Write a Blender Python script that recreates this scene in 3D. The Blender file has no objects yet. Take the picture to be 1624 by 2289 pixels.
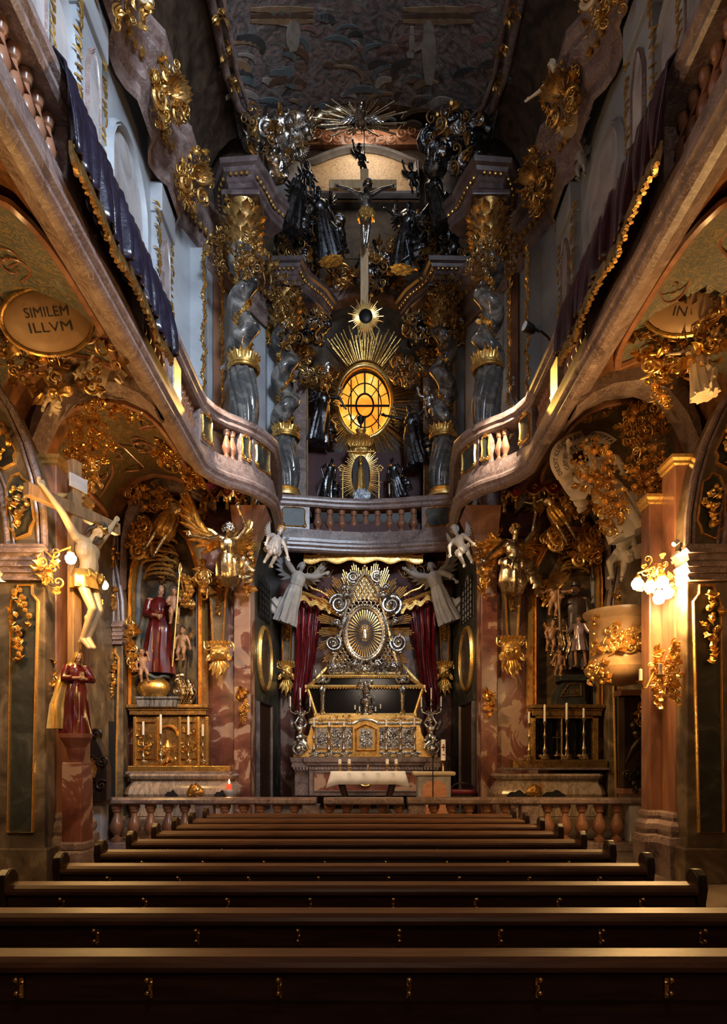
import bpy, math, random
from mathutils import Vector, Matrix, Euler, noise

# ------------------------------------------------------------------ camera, world, light, exposure
SC = bpy.context.scene
COL = SC.collection
PI = math.pi
FPX, HOR, VPX, EYE = 1500.0, 1697.0, 817.0, 1.77   # focal length (px of the 1624 px frame), horizon row, axis column, eye height

cam_d = bpy.data.cameras.new('camera')
cam = bpy.data.objects.new('camera', cam_d)
COL.objects.link(cam)
cam.location = (0, 0, EYE)
cam.rotation_euler = (PI / 2, 0, 0)
cam_d.sensor_fit = 'HORIZONTAL'
cam_d.sensor_width = 36.0
cam_d.lens = 36.0 * FPX / 1624.0
cam_d.shift_x = (812.0 - VPX) / 1624.0
cam_d.shift_y = (HOR - 1144.5) / 1624.0
cam_d.clip_end = 200
SC.camera = cam

SC.view_settings.view_transform = 'Standard'
SC.view_settings.look = 'None'
SC.view_settings.gamma = 1.0
SC.view_settings.use_curve_mapping = False
SC.view_settings.exposure = 0.0

wd = bpy.data.worlds.new('dim_church_air')
SC.world = wd
wd.use_nodes = True
wd.node_tree.nodes['Background'].inputs[0].default_value = (0.55, 0.62, 0.75, 1)
wd.node_tree.nodes['Background'].inputs[1].default_value = 0.02


def lamp(kind, name, loc, power, col, size=0.1, aim=None, spot=None, blend=0.5, size_y=None, spread=None):
    d = bpy.data.lights.new(name, kind)
    d.energy = power
    d.color = col
    if kind == 'AREA':
        d.size = size
        if size_y:
            d.shape = 'RECTANGLE'
            d.size_y = size_y
    else:
        d.shadow_soft_size = size
    if kind == 'SPOT':
        d.spot_size = spot
        d.spot_blend = blend
    if spread:
        d.spread = spread
    o = bpy.data.objects.new(name, d)
    COL.objects.link(o)
    o.location = loc
    if aim is not None:
        o.rotation_euler = (Vector(aim) - Vector(loc)).to_track_quat('-Z', 'Y').to_euler()
    return o


COLD = (0.70, 0.84, 1.0)
WARM = (1.0, 0.56, 0.18)
# assumed daylight behind the camera and over the apse; area lights without windows
lamp('AREA', 'assumed_facade_daylight', (3.0, -1.2, 12.6), 800, COLD, 2.4, (-4.2, 10.5, 10.2), size_y=3.4, spread=1.18)  # assumed from the lit left wall; the back wall has no window
lamp('AREA', 'low_facade_fill', (0.3, -1.2, 6.0), 70, (1.0, 0.80, 0.62), 1.6, (0, 18, 4.0), size_y=1.6)  # added warm fill from behind the camera; no window stands there
lamp('AREA', 'assumed_apse_daylight', (0.0, 19.2, 20.6), 60, (1.0, 0.83, 0.62), 1.6, (0, 20.3, 18.0))  # assumed hidden source above the calotte
# right gallery floodlight and an added left one that pick out the high altar
lamp('SPOT', 'altar_floodlight', (3.05, 12.6, 9.2), 1250, (1.0, 0.80, 0.54), 0.05, (0.0, 17.8, 3.7), spot=1.05, blend=0.5)
lamp('SPOT', 'altar_floodlight', (-3.05, 12.6, 9.2), 650, (1.0, 0.84, 0.62), 0.05, (0.0, 17.8, 3.7), spot=1.0, blend=0.5)  # added counterpart; the left gallery carries no fixture
# assumed sconces further back in the nave (outside the frame), lights without fixtures
# added fill spots, without fixtures, that brighten the two dim side altars
lamp('SPOT', 'side_altar_fill', (3.0, 8.6, 9.3), 2000, (1.0, 0.66, 0.32), 0.05, (-4.2, 15.4, 3.9), spot=0.50, blend=0.8)
lamp('SPOT', 'side_altar_fill', (-3.0, 8.6, 9.3), 2600, (1.0, 0.66, 0.32), 0.05, (4.2, 15.4, 3.9), spot=0.50, blend=0.8)
# sunlight assumed to fall in through the amber apse window onto both gallery parapets
for sx in (-1, 1):
    lamp('SPOT', 'amber_sunbeam', (0.0, 20.2, 12.6), 2600, (1.0, 0.55, 0.10), 0.03, (sx * 3.2, 11.0, 8.0), spot=0.10, blend=0.15)
lamp('AREA', 'ceiling_fill', (3.3, 5.0, 15.4), 95, (0.82, 0.88, 1.0), 1.6, (-2.2, 14.5, 18.0), spread=1.5)  # cool fill lamp added to brighten the ceiling; no window stands here
for sx, pw in ((-1, 270), (1, 22)):  # assumed lamps out of view; bare point lights, no sconces built
    lamp('POINT', 'assumed_sconce_light', (sx * 4.75, 6.2, 4.3), pw, WARM, 0.12)

# ------------------------------------------------------------------ helpers


def P(px, py, d):
    return Vector(((px - VPX) * d / FPX, d, EYE + (HOR - py) * d / FPX))


def rng(seed):
    return random.Random(seed)


def Tm(loc=(0, 0, 0), rx=0, ry=0, rz=0, s=1.0):
    m = Matrix.Translation(Vector(loc)) @ Euler((rx, ry, rz), 'XYZ').to_matrix().to_4x4()
    if isinstance(s, (int, float)):
        s = (s, s, s)
    return m @ Matrix.Diagonal((s[0], s[1], s[2], 1))


class MB:
    """collects shapes; build() links them as one mesh object"""

    def __init__(self, M=None):
        self.v = []
        self.f = []
        self.M = M or Matrix()

    def add(self, vs, fs, M=None):
        b = len(self.v)
        m = self.M @ M if M is not None else self.M
        self.v += [m @ Vector(p) for p in vs]
        self.f += [[i + b for i in q] for q in fs]

    def box(self, c, s, M=None, taper=1.0):
        x, y, z = s[0] / 2, s[1] / 2, s[2] / 2
        t = taper
        vs = [(-x, -y, -z), (x, -y, -z), (x, y, -z), (-x, y, -z), (-x * t, -y * t, z), (x * t, -y * t, z), (x * t, y * t, z), (-x * t, y * t, z)]
        vs = [(a + c[0], b + c[1], d + c[2]) for a, b, d in vs]
        self.add(vs, [(3, 2, 1, 0), (4, 5, 6, 7), (0, 1, 5, 4), (1, 2, 6, 5), (2, 3, 7, 6), (3, 0, 4, 7)], M)

    def bx(self, x0, x1, y0, y1, z0, z1):
        self.box(((x0 + x1) / 2, (y0 + y1) / 2, (z0 + z1) / 2), (abs(x1 - x0), abs(y1 - y0), abs(z1 - z0)))

    def rings(self, rs, M=None, cap=True, closed=False):
        n = len(rs[0])
        vs = [p for r in rs for p in r]
        fs = []
        k = len(rs)
        for i in range(k if closed else k - 1):
            a, b = i * n, ((i + 1) % k) * n
            for j in range(n):
                j2 = (j + 1) % n
                fs.append((a + j, a + j2, b + j2, b + j))
        if cap and not closed:
            fs.append(tuple(range(n - 1, -1, -1)))
            fs.append(tuple(range((k - 1) * n, k * n)))
        self.add(vs, fs, M)

    def lathe(self, prof, n=16, M=None, c=(0, 0, 0), sx=1.0, sy=1.0):
        rs = []
        for r, z in prof:
            r = max(r, 1e-4)
            rs.append([(c[0] + r * sx * math.cos(2 * PI * j / n), c[1] + r * sy * math.sin(2 * PI * j / n), c[2] + z) for j in range(n)])
        self.rings(rs, M)

    def tube(self, pts, r, n=8, M=None, closed=False, flat=1.0):
        pts = [Vector(p) for p in pts]
        k = len(pts)
        rs = []
        t0 = (pts[1] - pts[0]).normalized()
        up = Vector((0, 0, 1)) if abs(t0.z) < 0.9 else Vector((0, 1, 0))
        nrm = (up - t0 * up.dot(t0)).normalized()
        for i in range(k):
            a = pts[(i - 1) % k] if (closed or i > 0) else pts[0]
            b = pts[(i + 1) % k] if (closed or i < k - 1) else pts[-1]
            t = (b - a)
            if t.length < 1e-9:
                t = t0
            t = t.normalized()
            nrm = nrm - t * nrm.dot(t)
            if nrm.length < 1e-6:
                nrm = t.orthogonal()
            nrm.normalize()
            bi = t.cross(nrm)
            rr = r[i] if isinstance(r, (list, tuple)) else (r(i / max(k - 1, 1)) if callable(r) else r)
            rr = max(rr, 1e-4)
            rs.append([pts[i] + nrm * (rr * math.cos(2 * PI * j / n)) + bi * (rr * flat * math.sin(2 * PI * j / n)) for j in range(n)])
        self.rings(rs, M, closed=closed)

    def ball(self, c, r, n=10, M=None):
        if isinstance(r, (int, float)):
            r = (r, r, r)
        m = max(4, n * 2 // 3)
        rs = []
        for i in range(m + 1):
            a = PI * i / m
            s, z = max(math.sin(a), 0.02), -math.cos(a)
            rs.append([(c[0] + r[0] * s * math.cos(2 * PI * j / n), c[1] + r[1] * s * math.sin(2 * PI * j / n), c[2] + r[2] * z) for j in range(n)])
        self.rings(rs, M)

    def caps(self, a, b, ra, rb, n=10):
        a, b = Vector(a), Vector(b)
        self.tube([a, a.lerp(b, 0.5), b], [ra, (ra + rb) / 2, rb], n)
        self.ball(a, ra, n)
        self.ball(b, rb, n)

    def prism(self, poly, y0, y1, M=None):
        """outline in local (x, z), thick along y"""
        n = len(poly)
        vs = [(x, y0, z) for x, z in poly] + [(x, y1, z) for x, z in poly]
        fs = [tuple(range(n)), tuple(range(2 * n - 1, n - 1, -1))]
        fs += [(i, i + n, (i + 1) % n + n, (i + 1) % n) for i in range(n)]
        self.add(vs, fs, M)

    def frame(self, poly, w, y0, y1, M=None, closed=True):
        """moulded frame that follows an outline in local (x, z)"""
        n = len(poly)
        pts = [Vector((p[0], p[1])) for p in poly]
        rs = []
        for i in range(n):
            a = pts[i - 1] if (closed or i > 0) else pts[i]
            b = pts[(i + 1) % n] if (closed or i < n - 1) else pts[i]
            t = (b - a).normalized()
            q = Vector((t.y, -t.x))
            d = y0 - y1
            prof = [(0, y1), (0, y0 - d * 0.45), (w * 0.22, y0), (w * 0.42, y0 - d * 0.30), (w * 0.62, y0 - d * .02), (w * 0.85, y0 - d * 0.45), (w, y0 - d * .6), (w, y1)]
            rs.append([(pts[i].x + q.x * o, yy, pts[i].y + q.y * o) for o, yy in prof])
        self.rings(rs, M, closed=closed)

    def sweep(self, path, prof, closed=False):
        """plan path (x, y); profile (outward offset, z); outward is to the right of travel"""
        n = len(path)
        pts = [Vector((p[0], p[1])) for p in path]
        rs = []
        for i in range(n):
            a = pts[i] - pts[i - 1] if (closed or i > 0) else pts[1] - pts[0]
            b = pts[(i + 1) % n] - pts[i] if (closed or i < n - 1) else pts[-1] - pts[-2]
            a.normalize()
            b.normalize()
            na, nb = Vector((a.y, -a.x)), Vector((b.y, -b.x))
            m = na + nb
            m = m / max(m.dot(na), 0.5) if m.length > 1e-6 else na
            rs.append([(pts[i].x + m.x * o, pts[i].y + m.y * o, z) for o, z in prof])
        self.rings(rs, closed=closed)

    def leaf(self, M, L, W, curl=0.5, lobes=3, th=0.12, k=8):
        rs = []
        for i in range(k):
            u = i / (k - 1)
            w = W * (math.sin(PI * min(1, 0.08 + 0.92 * u)) ** 0.7) * (1 - 0.25 * u)
            if lobes:
                w *= 1 + 0.32 * math.cos(2 * PI * lobes * u)
            w = max(w, 0.004 * L)
            a = curl * u * 2.2
            z = L * math.sin(a) / (2.2 * curl) if abs(curl) > 1e-3 else L * u
            y = -L * (1 - math.cos(a)) / (2.2 * curl) if abs(curl) > 1e-3 else 0
            t = th * W
            rs.append([(-w, y + t * .6, z), (-w * 0.5, y - t * 1.3, z), (0, y - t * 0.2, z), (w * 0.5, y - t * 1.3, z), (w, y + t * .6, z), (0, y + t, z)])
        self.rings(rs, M)

    def scroll(self, M, r, turns=1.5, th=0.22, tail=0.0, n=6, k=26, bulb=True):
        pts, rad = [], []
        if tail:
            for i in range(5):
                u = i / 5
                pts.append((r, 0, -tail * (1 - u)))
                rad.append(r * th * (0.4 + 0.6 * u))
        for i in range(k):
            u = i / (k - 1)
            a = u * turns * 2 * PI
            rr = r * (1 - 0.85 * u)
            pts.append((rr * math.cos(a), -0.25 * r * u, rr * math.sin(a)))
            rad.append(r * th * (1 - 0.55 * u))
        self.tube(pts, rad, n, M)
        if bulb:
            self.ball(pts[-1], r * th * 0.8, 6, M)

    def flower(self, M, r):
        for i in range(5):
            self.leaf(M @ Tm(ry=2 * PI * i / 5) @ Tm(rx=0.5), r, r * 0.42, 0.35, 0, 0.2, 4)
        self.ball((0, -r * 0.25, 0), r * 0.3, 6, M)

    def build(self, name, mat, parent=None, smooth=0.7, bevel=0, voxel=0, relax=2):
        off = WPOS.get(parent.name, Vector()) if parent else Vector()
        me = bpy.data.meshes.new(name)
        me.from_pydata([tuple(p - off) for p in self.v], [], self.f)
        me.validate()
        o = bpy.data.objects.new(name, me)
        COL.objects.link(o)
        WPOS[o.name] = off.copy()
        if parent:
            o.parent = parent
        if mat:
            me.materials.append(mat)
        if smooth:
            for p in me.polygons:
                p.use_smooth = True
            me.set_sharp_from_angle(angle=smooth)
        if bevel:
            b = o.modifiers.new('bevel', 'BEVEL')
            b.width = bevel
            b.segments = 2
            b.limit_method = 'ANGLE'
            b.angle_limit = 0.6
        if voxel:
            m = o.modifiers.new('remesh', 'REMESH')
            m.mode = 'VOXEL'
            m.voxel_size = voxel
            m.use_smooth_shade = True
            s = o.modifiers.new('smooth', 'SMOOTH')
            s.iterations = relax
            s.factor = 0.5
        return o


WPOS = {}


def tag(o, label, cat, group=None):
    o['label'] = label
    o['category'] = cat
    if group:
        o['group'] = group
    return o


def thing(name, label, cat, loc=(0, 0, 0), group=None):
    o = bpy.data.objects.new(name, None)
    COL.objects.link(o)
    o.location = loc
    o.empty_display_size = 0.1
    WPOS[o.name] = Vector(loc)
    return tag(o, label, cat, group)


def struct(mb, name, mat, **k):
    o = mb.build(name, mat, None, **k)
    o['kind'] = 'structure'
    return o


def dup(root, loc, label=None, rz=None, group=None, scale=None):
    r = root.copy()
    COL.objects.link(r)
    r.location = loc
    if rz is not None:
        r.rotation_euler = (0, 0, rz)
    if scale:
        r.scale = scale
    if label:
        r['label'] = label
    if group:
        r['group'] = group
    WPOS[r.name] = Vector(loc)
    for ch in list(root.children):
        c = ch.copy()
        COL.objects.link(c)
        c.parent = r
        for g in ch.children:
            d = g.copy()
            COL.objects.link(d)
            d.parent = c
    return r


# ------------------------------------------------------------------ materials


def nt(name):
    m = bpy.data.materials.new(name)
    m.use_nodes = True
    t = m.node_tree
    return m, t, t.nodes['Principled BSDF'], t.links.new


def ramp(t, stops, interp='LINEAR'):
    r = t.nodes.new('ShaderNodeValToRGB')
    cr = r.color_ramp
    cr.interpolation = interp
    while len(cr.elements) < len(stops):
        cr.elements.new(0.5)
    for e, (p, c) in zip(cr.elements, stops):
        e.position = p
        e.color = (c[0], c[1], c[2], 1)
    return r


def coords(t, scale=(1, 1, 1)):
    tc = t.nodes.new('ShaderNodeTexCoord')
    mp = t.nodes.new('ShaderNodeMapping')
    mp.inputs['Scale'].default_value = scale
    t.links.new(tc.outputs['Object'], mp.inputs[0])
    return mp


def noise_tex(t, co, scale, detail=6, dist=0.0, rough=0.6):
    n = t.nodes.new('ShaderNodeTexNoise')
    n.inputs['Scale'].default_value = scale
    n.inputs['Detail'].default_value = detail
    n.inputs['Distortion'].default_value = dist
    n.inputs['Roughness'].default_value = rough
    t.links.new(co.outputs[0], n.inputs['Vector'])
    return n


def bump(t, b, src, strength, dist=0.02):
    n = t.nodes.new('ShaderNodeBump')
    n.inputs['Strength'].default_value = strength
    n.inputs['Distance'].default_value = dist
    t.links.new(src, n.inputs['Height'])
    t.links.new(n.outputs[0], b.inputs['Normal'])


def stone(name, stops, scale=1.2, dist=1.6, rough=0.28, sc=(1, 1, 1), vein=None, interp='LINEAR', bmp=0.0):
    m, t, b, L = nt(name)
    co = coords(t, sc)
    n = noise_tex(t, co, scale, 7, dist)
    r = ramp(t, stops, interp)
    L(n.outputs['Fac'], r.inputs[0])
    out = r.outputs[0]
    if vein:
        v = noise_tex(t, co, scale * 1.7, 5, dist * 1.6)
        vr = ramp(t, [(0.47, (0, 0, 0)), (0.5, (1, 1, 1)), (0.53, (0, 0, 0))])
        L(v.outputs['Fac'], vr.inputs[0])
        mx = t.nodes.new('ShaderNodeMix')
        mx.data_type = 'RGBA'
        L(vr.outputs[0], mx.inputs['Factor'])
        L(out, mx.inputs['A'])
        mx.inputs['B'].default_value = (*vein, 1)
        out = mx.outputs['Result']
    L(out, b.inputs['Base Color'])
    b.inputs['Roughness'].default_value = rough
    if bmp:
        bump(t, b, n.outputs['Fac'], bmp)
    return m


def metal(name, c, c2, rough=0.3, scale=9, bmp=0.25, met=1.0):
    m, t, b, L = nt(name)
    co = coords(t)
    n = noise_tex(t, co, scale, 4, 0.6)
    r = ramp(t, [(0.38, c2), (0.58, c)])
    L(n.outputs['Fac'], r.inputs[0])
    L(r.outputs[0], b.inputs['Base Color'])
    rr = ramp(t, [(0.3, (rough * 1.6,) * 3), (0.65, (rough * 0.75,) * 3)])
    L(n.outputs['Fac'], rr.inputs[0])
    L(rr.outputs[0], b.inputs['Roughness'])
    b.inputs['Metallic'].default_value = met
    n2 = noise_tex(t, co, scale * 3.5, 3, 0.3)
    bump(t, b, n2.outputs['Fac'], bmp, 0.015)
    return m


def plain(name, c, rough=0.5, met=0.0, sheen=0.0, coat=0.0, var=0.25, scale=6, bmp=0.0):
    m, t, b, L = nt(name)
    co = coords(t)
    n = noise_tex(t, co, scale, 5, 0.4)
    r = ramp(t, [(0.3, tuple(x * (1 - var) for x in c)), (0.7, tuple(min(1, x * (1 + var)) for x in c))])
    L(n.outputs['Fac'], r.inputs[0])
    L(r.outputs[0], b.inputs['Base Color'])
    b.inputs['Roughness'].default_value = rough
    b.inputs['Metallic'].default_value = met
    if sheen:
        b.inputs['Sheen Weight'].default_value = sheen
    if coat:
        b.inputs['Coat Weight'].default_value = coat
        b.inputs['Coat Roughness'].default_value = 0.15
    if bmp:
        bump(t, b, n.outputs['Fac'], bmp)
    return m


def glow(name, c, s):
    m, t, b, L = nt(name)
    b.inputs['Base Color'].default_value = (*c, 1)
    b.inputs['Emission Color'].default_value = (*c, 1)
    b.inputs['Emission Strength'].default_value = s
    return m


def wood(name, c1, c2, rough=0.35, sc=(0.6, 6, 6), coat=0.0):
    m, t, b, L = nt(name)
    co = coords(t, sc)
    n = noise_tex(t, co, 3.0, 6, 1.2)
    r = ramp(t, [(0.3, c1), (0.7, c2)])
    L(n.outputs['Fac'], r.inputs[0])
    L(r.outputs[0], b.inputs['Base Color'])
    b.inputs['Roughness'].default_value = rough
    b.inputs['Specular IOR Level'].default_value = 0.35
    if coat:
        b.inputs['Coat Weight'].default_value = coat
        b.inputs['Coat Roughness'].default_value = 0.3
    bump(t, b, n.outputs['Fac'], 0.12, 0.01)
    return m


def fresco(name, stops, scale, dist, sc=(1, 1, 1), rough=0.6):
    m, t, b, L = nt(name)
    co = coords(t, sc)
    n1 = noise_tex(t, co, scale, 6, dist, 0.62)
    r = ramp(t, stops)
    L(n1.outputs['Fac'], r.inputs[0])
    n2 = noise_tex(t, co, scale * 2.3, 5, dist * 0.8, 0.6)
    r2 = ramp(t, [(0.35, (0.25, 0.25, 0.27)), (0.62, (1.25, 1.2, 1.15))])
    L(n2.outputs['Fac'], r2.inputs[0])
    mx = t.nodes.new('ShaderNodeMix')
    mx.data_type = 'RGBA'
    mx.blend_type = 'MULTIPLY'
    mx.inputs['Factor'].default_value = 0.85
    L(r.outputs[0], mx.inputs['A'])
    L(r2.outputs[0], mx.inputs['B'])
    L(mx.outputs['Result'], b.inputs['Base Color'])
    b.inputs['Roughness'].default_value = rough
    return m


def lattice(name, c1, c2, scale):
    """painted ground with a scattered star and wave pattern"""
    m, t, b, L = nt(name)
    co = coords(t)
    w = noise_tex(t, co, scale, 3, 1.8)
    r = ramp(t, [(0.40, c1), (0.455, c2), (0.48, c1), (0.55, c1), (0.585, c2), (0.62, c1)])
    L(w.outputs['Fac'], r.inputs[0])
    L(r.outputs[0], b.inputs['Base Color'])
    b.inputs['Roughness'].default_value = 0.45
    bump(t, b, w.outputs['Fac'], 0.3, 0.02)
    return m


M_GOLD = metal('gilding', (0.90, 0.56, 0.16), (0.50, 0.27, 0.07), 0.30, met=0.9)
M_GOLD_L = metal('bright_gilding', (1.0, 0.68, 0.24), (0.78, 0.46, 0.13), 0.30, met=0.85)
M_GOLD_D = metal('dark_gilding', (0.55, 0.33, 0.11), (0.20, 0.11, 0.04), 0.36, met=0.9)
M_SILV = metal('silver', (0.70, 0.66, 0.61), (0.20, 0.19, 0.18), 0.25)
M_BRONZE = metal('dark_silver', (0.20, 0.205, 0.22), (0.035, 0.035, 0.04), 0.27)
M_BRASS = metal('brass', (0.95, 0.70, 0.35), (0.7, 0.48, 0.2), 0.18, bmp=0.05)
M_PALEW = wood('pale_cross_wood', (0.34, 0.23, 0.12), (0.55, 0.40, 0.24), 0.45, (5, 5, 0.6))
M_IRON = plain('black_iron', (0.012, 0.011, 0.010), 0.45, 0.6)
M_RED = stone('red_marble', [(0.30, (0.055, 0.016, 0.012)), (0.44, (0.15, 0.048, 0.033)), (0.525, (0.21, 0.078, 0.052)), (0.545, (0.40, 0.26, 0.185)), (0.70, (0.33, 0.185, 0.13)), (0.74, (0.14, 0.05, 0.035))], 1.35, 1.1, 0.3)
M_SALMON = stone('salmon_marble', [(0.3, (0.13, 0.055, 0.032)), (0.5, (0.26, 0.115, 0.065)), (0.6, (0.33, 0.16, 0.09)), (0.75, (0.42, 0.25, 0.16))], 1.1, 1.4, 0.26, (1, 1, 0.4))
M_PINK = stone('grey_pink_marble', [(0.3, (0.09, 0.058, 0.054)), (0.5, (0.19, 0.13, 0.12)), (0.7, (0.28, 0.21, 0.195))], 2.2, 1.2, 0.32, vein=(0.34, 0.27, 0.25))
M_CORN = stone('dark_purple_marble', [(0.3, (0.035, 0.025, 0.026)), (0.5, (0.09, 0.065, 0.066)), (0.72, (0.19, 0.15, 0.15))], 1.8, 1.4, 0.3)
M_OLIVE = stone('olive_marble', [(0.3, (0.035, 0.025, 0.015)), (0.5, (0.12, 0.085, 0.05)), (0.65, (0.24, 0.18, 0.11)), (0.8, (0.33, 0.26, 0.17))], 1.6, 1.2, 0.3)
M_GREEN = stone('dark_green_marble', [(0.3, (0.010, 0.011, 0.009)), (0.55, (0.032, 0.034, 0.028)), (0.7, (0.09, 0.09, 0.075))], 2.0, 1.6, 0.45)
M_COLUMN = stone('grey_column_marble', [(0.36, (0.02, 0.021, 0.023)), (0.50, (0.085, 0.08, 0.078)), (0.60, (0.22, 0.205, 0.19)), (0.74, (0.42, 0.40, 0.38))], 2.1, 1.3, 0.16)
M_PLAST = stone('pale_blue_plaster', [(0.3, (0.25, 0.265, 0.29)), (0.7, (0.40, 0.42, 0.45))], 1.0, 0.4, 0.5)
M_PANEL = stone('pale_panel_marble', [(0.3, (0.20, 0.19, 0.20)), (0.55, (0.42, 0.40, 0.41)), (0.7, (0.52, 0.46, 0.45))], 1.3, 1.2, 0.4)
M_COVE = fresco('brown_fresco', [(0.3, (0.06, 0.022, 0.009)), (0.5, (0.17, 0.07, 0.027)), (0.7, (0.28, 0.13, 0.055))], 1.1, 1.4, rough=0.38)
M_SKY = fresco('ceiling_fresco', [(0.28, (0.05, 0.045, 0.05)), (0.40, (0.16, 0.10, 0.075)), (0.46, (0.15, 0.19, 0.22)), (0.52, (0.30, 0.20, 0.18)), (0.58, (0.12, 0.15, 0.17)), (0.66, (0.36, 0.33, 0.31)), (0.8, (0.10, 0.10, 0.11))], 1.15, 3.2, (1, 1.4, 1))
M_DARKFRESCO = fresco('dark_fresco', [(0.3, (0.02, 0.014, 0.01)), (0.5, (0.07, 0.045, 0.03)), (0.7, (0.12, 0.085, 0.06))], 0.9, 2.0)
M_LATT = lattice('blue_gold_lattice', (0.085, 0.09, 0.08), (0.24, 0.17, 0.075), 3.4)
M_OLATT = lattice('ochre_lattice', (0.075, 0.05, 0.022), (0.20, 0.125, 0.05), 3.6)
M_TAN = lattice('tan_calotte', (0.62, 0.43, 0.24), (0.34, 0.20, 0.12), 3.0)
M_STONE = plain('grey_stucco', (0.36, 0.34, 0.33), 0.5, var=0.2, scale=4)
M_CREAM = plain('cream_stucco', (0.62, 0.50, 0.34), 0.5, var=0.15, scale=3)
M_FLESH = plain('painted_flesh', (0.36, 0.19, 0.10), 0.4, var=0.15, scale=5)
M_HAIR = plain('dark_hair', (0.05, 0.03, 0.018), 0.5)
M_WOOD = wood('pew_wood', (0.016, 0.006, 0.004), (0.05, 0.019, 0.010), 0.34, coat=0.3)
M_WOODL = wood('pew_rail_wood', (0.065, 0.027, 0.013), (0.14, 0.062, 0.030), 0.45, coat=0)
M_DKWOOD = wood('dark_oak', (0.012, 0.007, 0.005), (0.04, 0.02, 0.012), 0.35, (6, 6, 0.7))
M_CROSSW = wood('cross_wood', (0.16, 0.09, 0.04), (0.34, 0.21, 0.11), 0.4, (5, 5, 0.6))
M_VELVET = plain('crimson_velvet', (0.17, 0.010, 0.014), 0.36, var=0.4, scale=5)
M_DKRED = plain('dark_red_damask', (0.05, 0.006, 0.008), 0.6, var=0.4, scale=7)
M_MOURN = plain('blue_violet_cloth', (0.014, 0.011, 0.022), 0.24, var=0.5, scale=5, bmp=0.5)
M_LINEN = plain('white_linen', (0.80, 0.74, 0.68), 0.7, var=0.06)
M_WAX = plain('wax', (0.85, 0.76, 0.62), 0.45, var=0.05)
M_BLACK = plain('black_void', (0.008, 0.007, 0.007), 0.7)
M_FLOOR = stone('floor_stone', [(0.35, (0.10, 0.075, 0.06)), (0.65, (0.22, 0.17, 0.13))], 1.3, 0.6, 0.3)
M_MENSA = stone('striped_altar_marble', [(0.30, (0.20, 0.14, 0.10)), (0.42, (0.45, 0.34, 0.25)), (0.5, (0.24, 0.18, 0.14)), (0.58, (0.50, 0.38, 0.28)), (0.7, (0.32, 0.22, 0.17))], 1.5, 2.2, 0.2, (2.2, 1, 0.5))
M_BULB = glow('lamp_bulb', (1.0, 0.80, 0.50), 60)
M_FLAME = glow('flame', (1.0, 0.55, 0.2), 25)

# ------------------------------------------------------------------ the setting


def side(s):
    """left-hand geometry (x < 0) is mirrored for s = +1"""
    return Matrix.Diagonal((-s, 1, 1, 1))


def lx(px, py, d):
    p = P(px, py, d)
    return (p.x, p.z)


def grid(mb, rows, M=None):
    n = len(rows[0])
    vs = [p for r in rows for p in r]
    fs = [(i * n + j, i * n + j + 1, (i + 1) * n + j + 1, (i + 1) * n + j) for i in range(len(rows) - 1) for j in range(n - 1)]
    mb.add(vs, fs, M)


m = MB()
m.bx(-7, 7, -1.6, 13.75, -0.3, 0.0)
m.bx(-7, 7, 13.75, 14.1, -0.3, 0.15)
m.bx(-7, 7, 14.1, 14.45, -0.3, 0.30)
m.bx(-7, 7, 14.45, 21, -0.3, 0.45)
struct(m, 'floor', M_FLOOR, smooth=0)
m = MB()
m.bx(-7, 7, -1.9, -1.5, 0, 20)
struct(m, 'wall_back', M_COVE, smooth=0)
for s, nm in ((-1, 'left'), (1, 'right')):
    m = MB(side(s))
    m.bx(-6.6, -5.6, -1.6, 15.6, 0, 8.2)
    struct(m, 'wall_' + nm, M_OLIVE, smooth=0)
    # vault under the gallery
    prof = [(-3.28, 7.42), (-3.36, 7.50), (-3.55, 7.72), (-3.9, 7.92), (-4.4, 8.0), (-4.9, 7.85), (-5.25, 7.5), (-5.5, 7.0), (-5.62, 6.4)]
    rows = []
    for i in range(41):
        y = -1.6 + i * (15.7 + 1.6) / 40
        rows.append([(x, y, z) for x, z in prof] + [(-5.7, y, 6.3), (-5.7, y, 8.3), (-3.3, y, 8.3)])
    m = MB(side(s))
    grid(m, rows)
    struct(m, 'ceiling_gallery_' + nm, M_COVE)
    # upper wall of the nave, then the splay towards the apse
    m = MB(side(s))
    m.sweep([(-4.4, -1.6), (-4.4, 14.6), (-3.35, 17.4), (-2.75, 18.4), (-2.75, 20.6)], [(0, 8.2), (0, 15.0), (-0.4, 15.0), (-0.4, 8.2)])
    struct(m, 'wall_upper_' + nm, M_PLAST, smooth=0)
    # dark painted cove above the main cornice
    m = MB(side(s))
    rows = []
    for i in range(30):
        y = -1.6 + i * 18.9 / 29
        rows.append([(-4.45 + 1.3 * (1 - math.cos(a * PI / 2 / 6)), y, 14.6 + 3.25 * math.sin(a * PI / 2 / 6)) for a in range(7)])
    grid(m, rows)
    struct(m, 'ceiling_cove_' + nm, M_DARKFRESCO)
    # lower front wall that carries the side altar, and the splayed wall of the altar room
    m = MB(side(s))
    m.bx(-5.7, -2.68, 15.6, 16.2, 0.45, 8.2)
    struct(m, 'wall_front_' + nm, M_RED, smooth=0)
    m = MB(side(s))
    m.sweep([(-2.72, 16.2), (-2.46, 19.4)], [(0, 0.45), (0, 8.0), (-0.5, 8.0), (-0.5, 0.45)])
    struct(m, 'wall_altar_' + nm, M_GREEN, smooth=0)
m = MB()
m.bx(-3.4, 3.4, 19.4, 19.9, 0.45, 8.0)
struct(m, 'wall_altar_rear', M_RED, smooth=0)
m = MB()
m.bx(-3.4, 3.4, 18.3, 20.4, 7.5, 8.2)
struct(m, 'ceiling_altar', M_DKRED, smooth=0)
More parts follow.
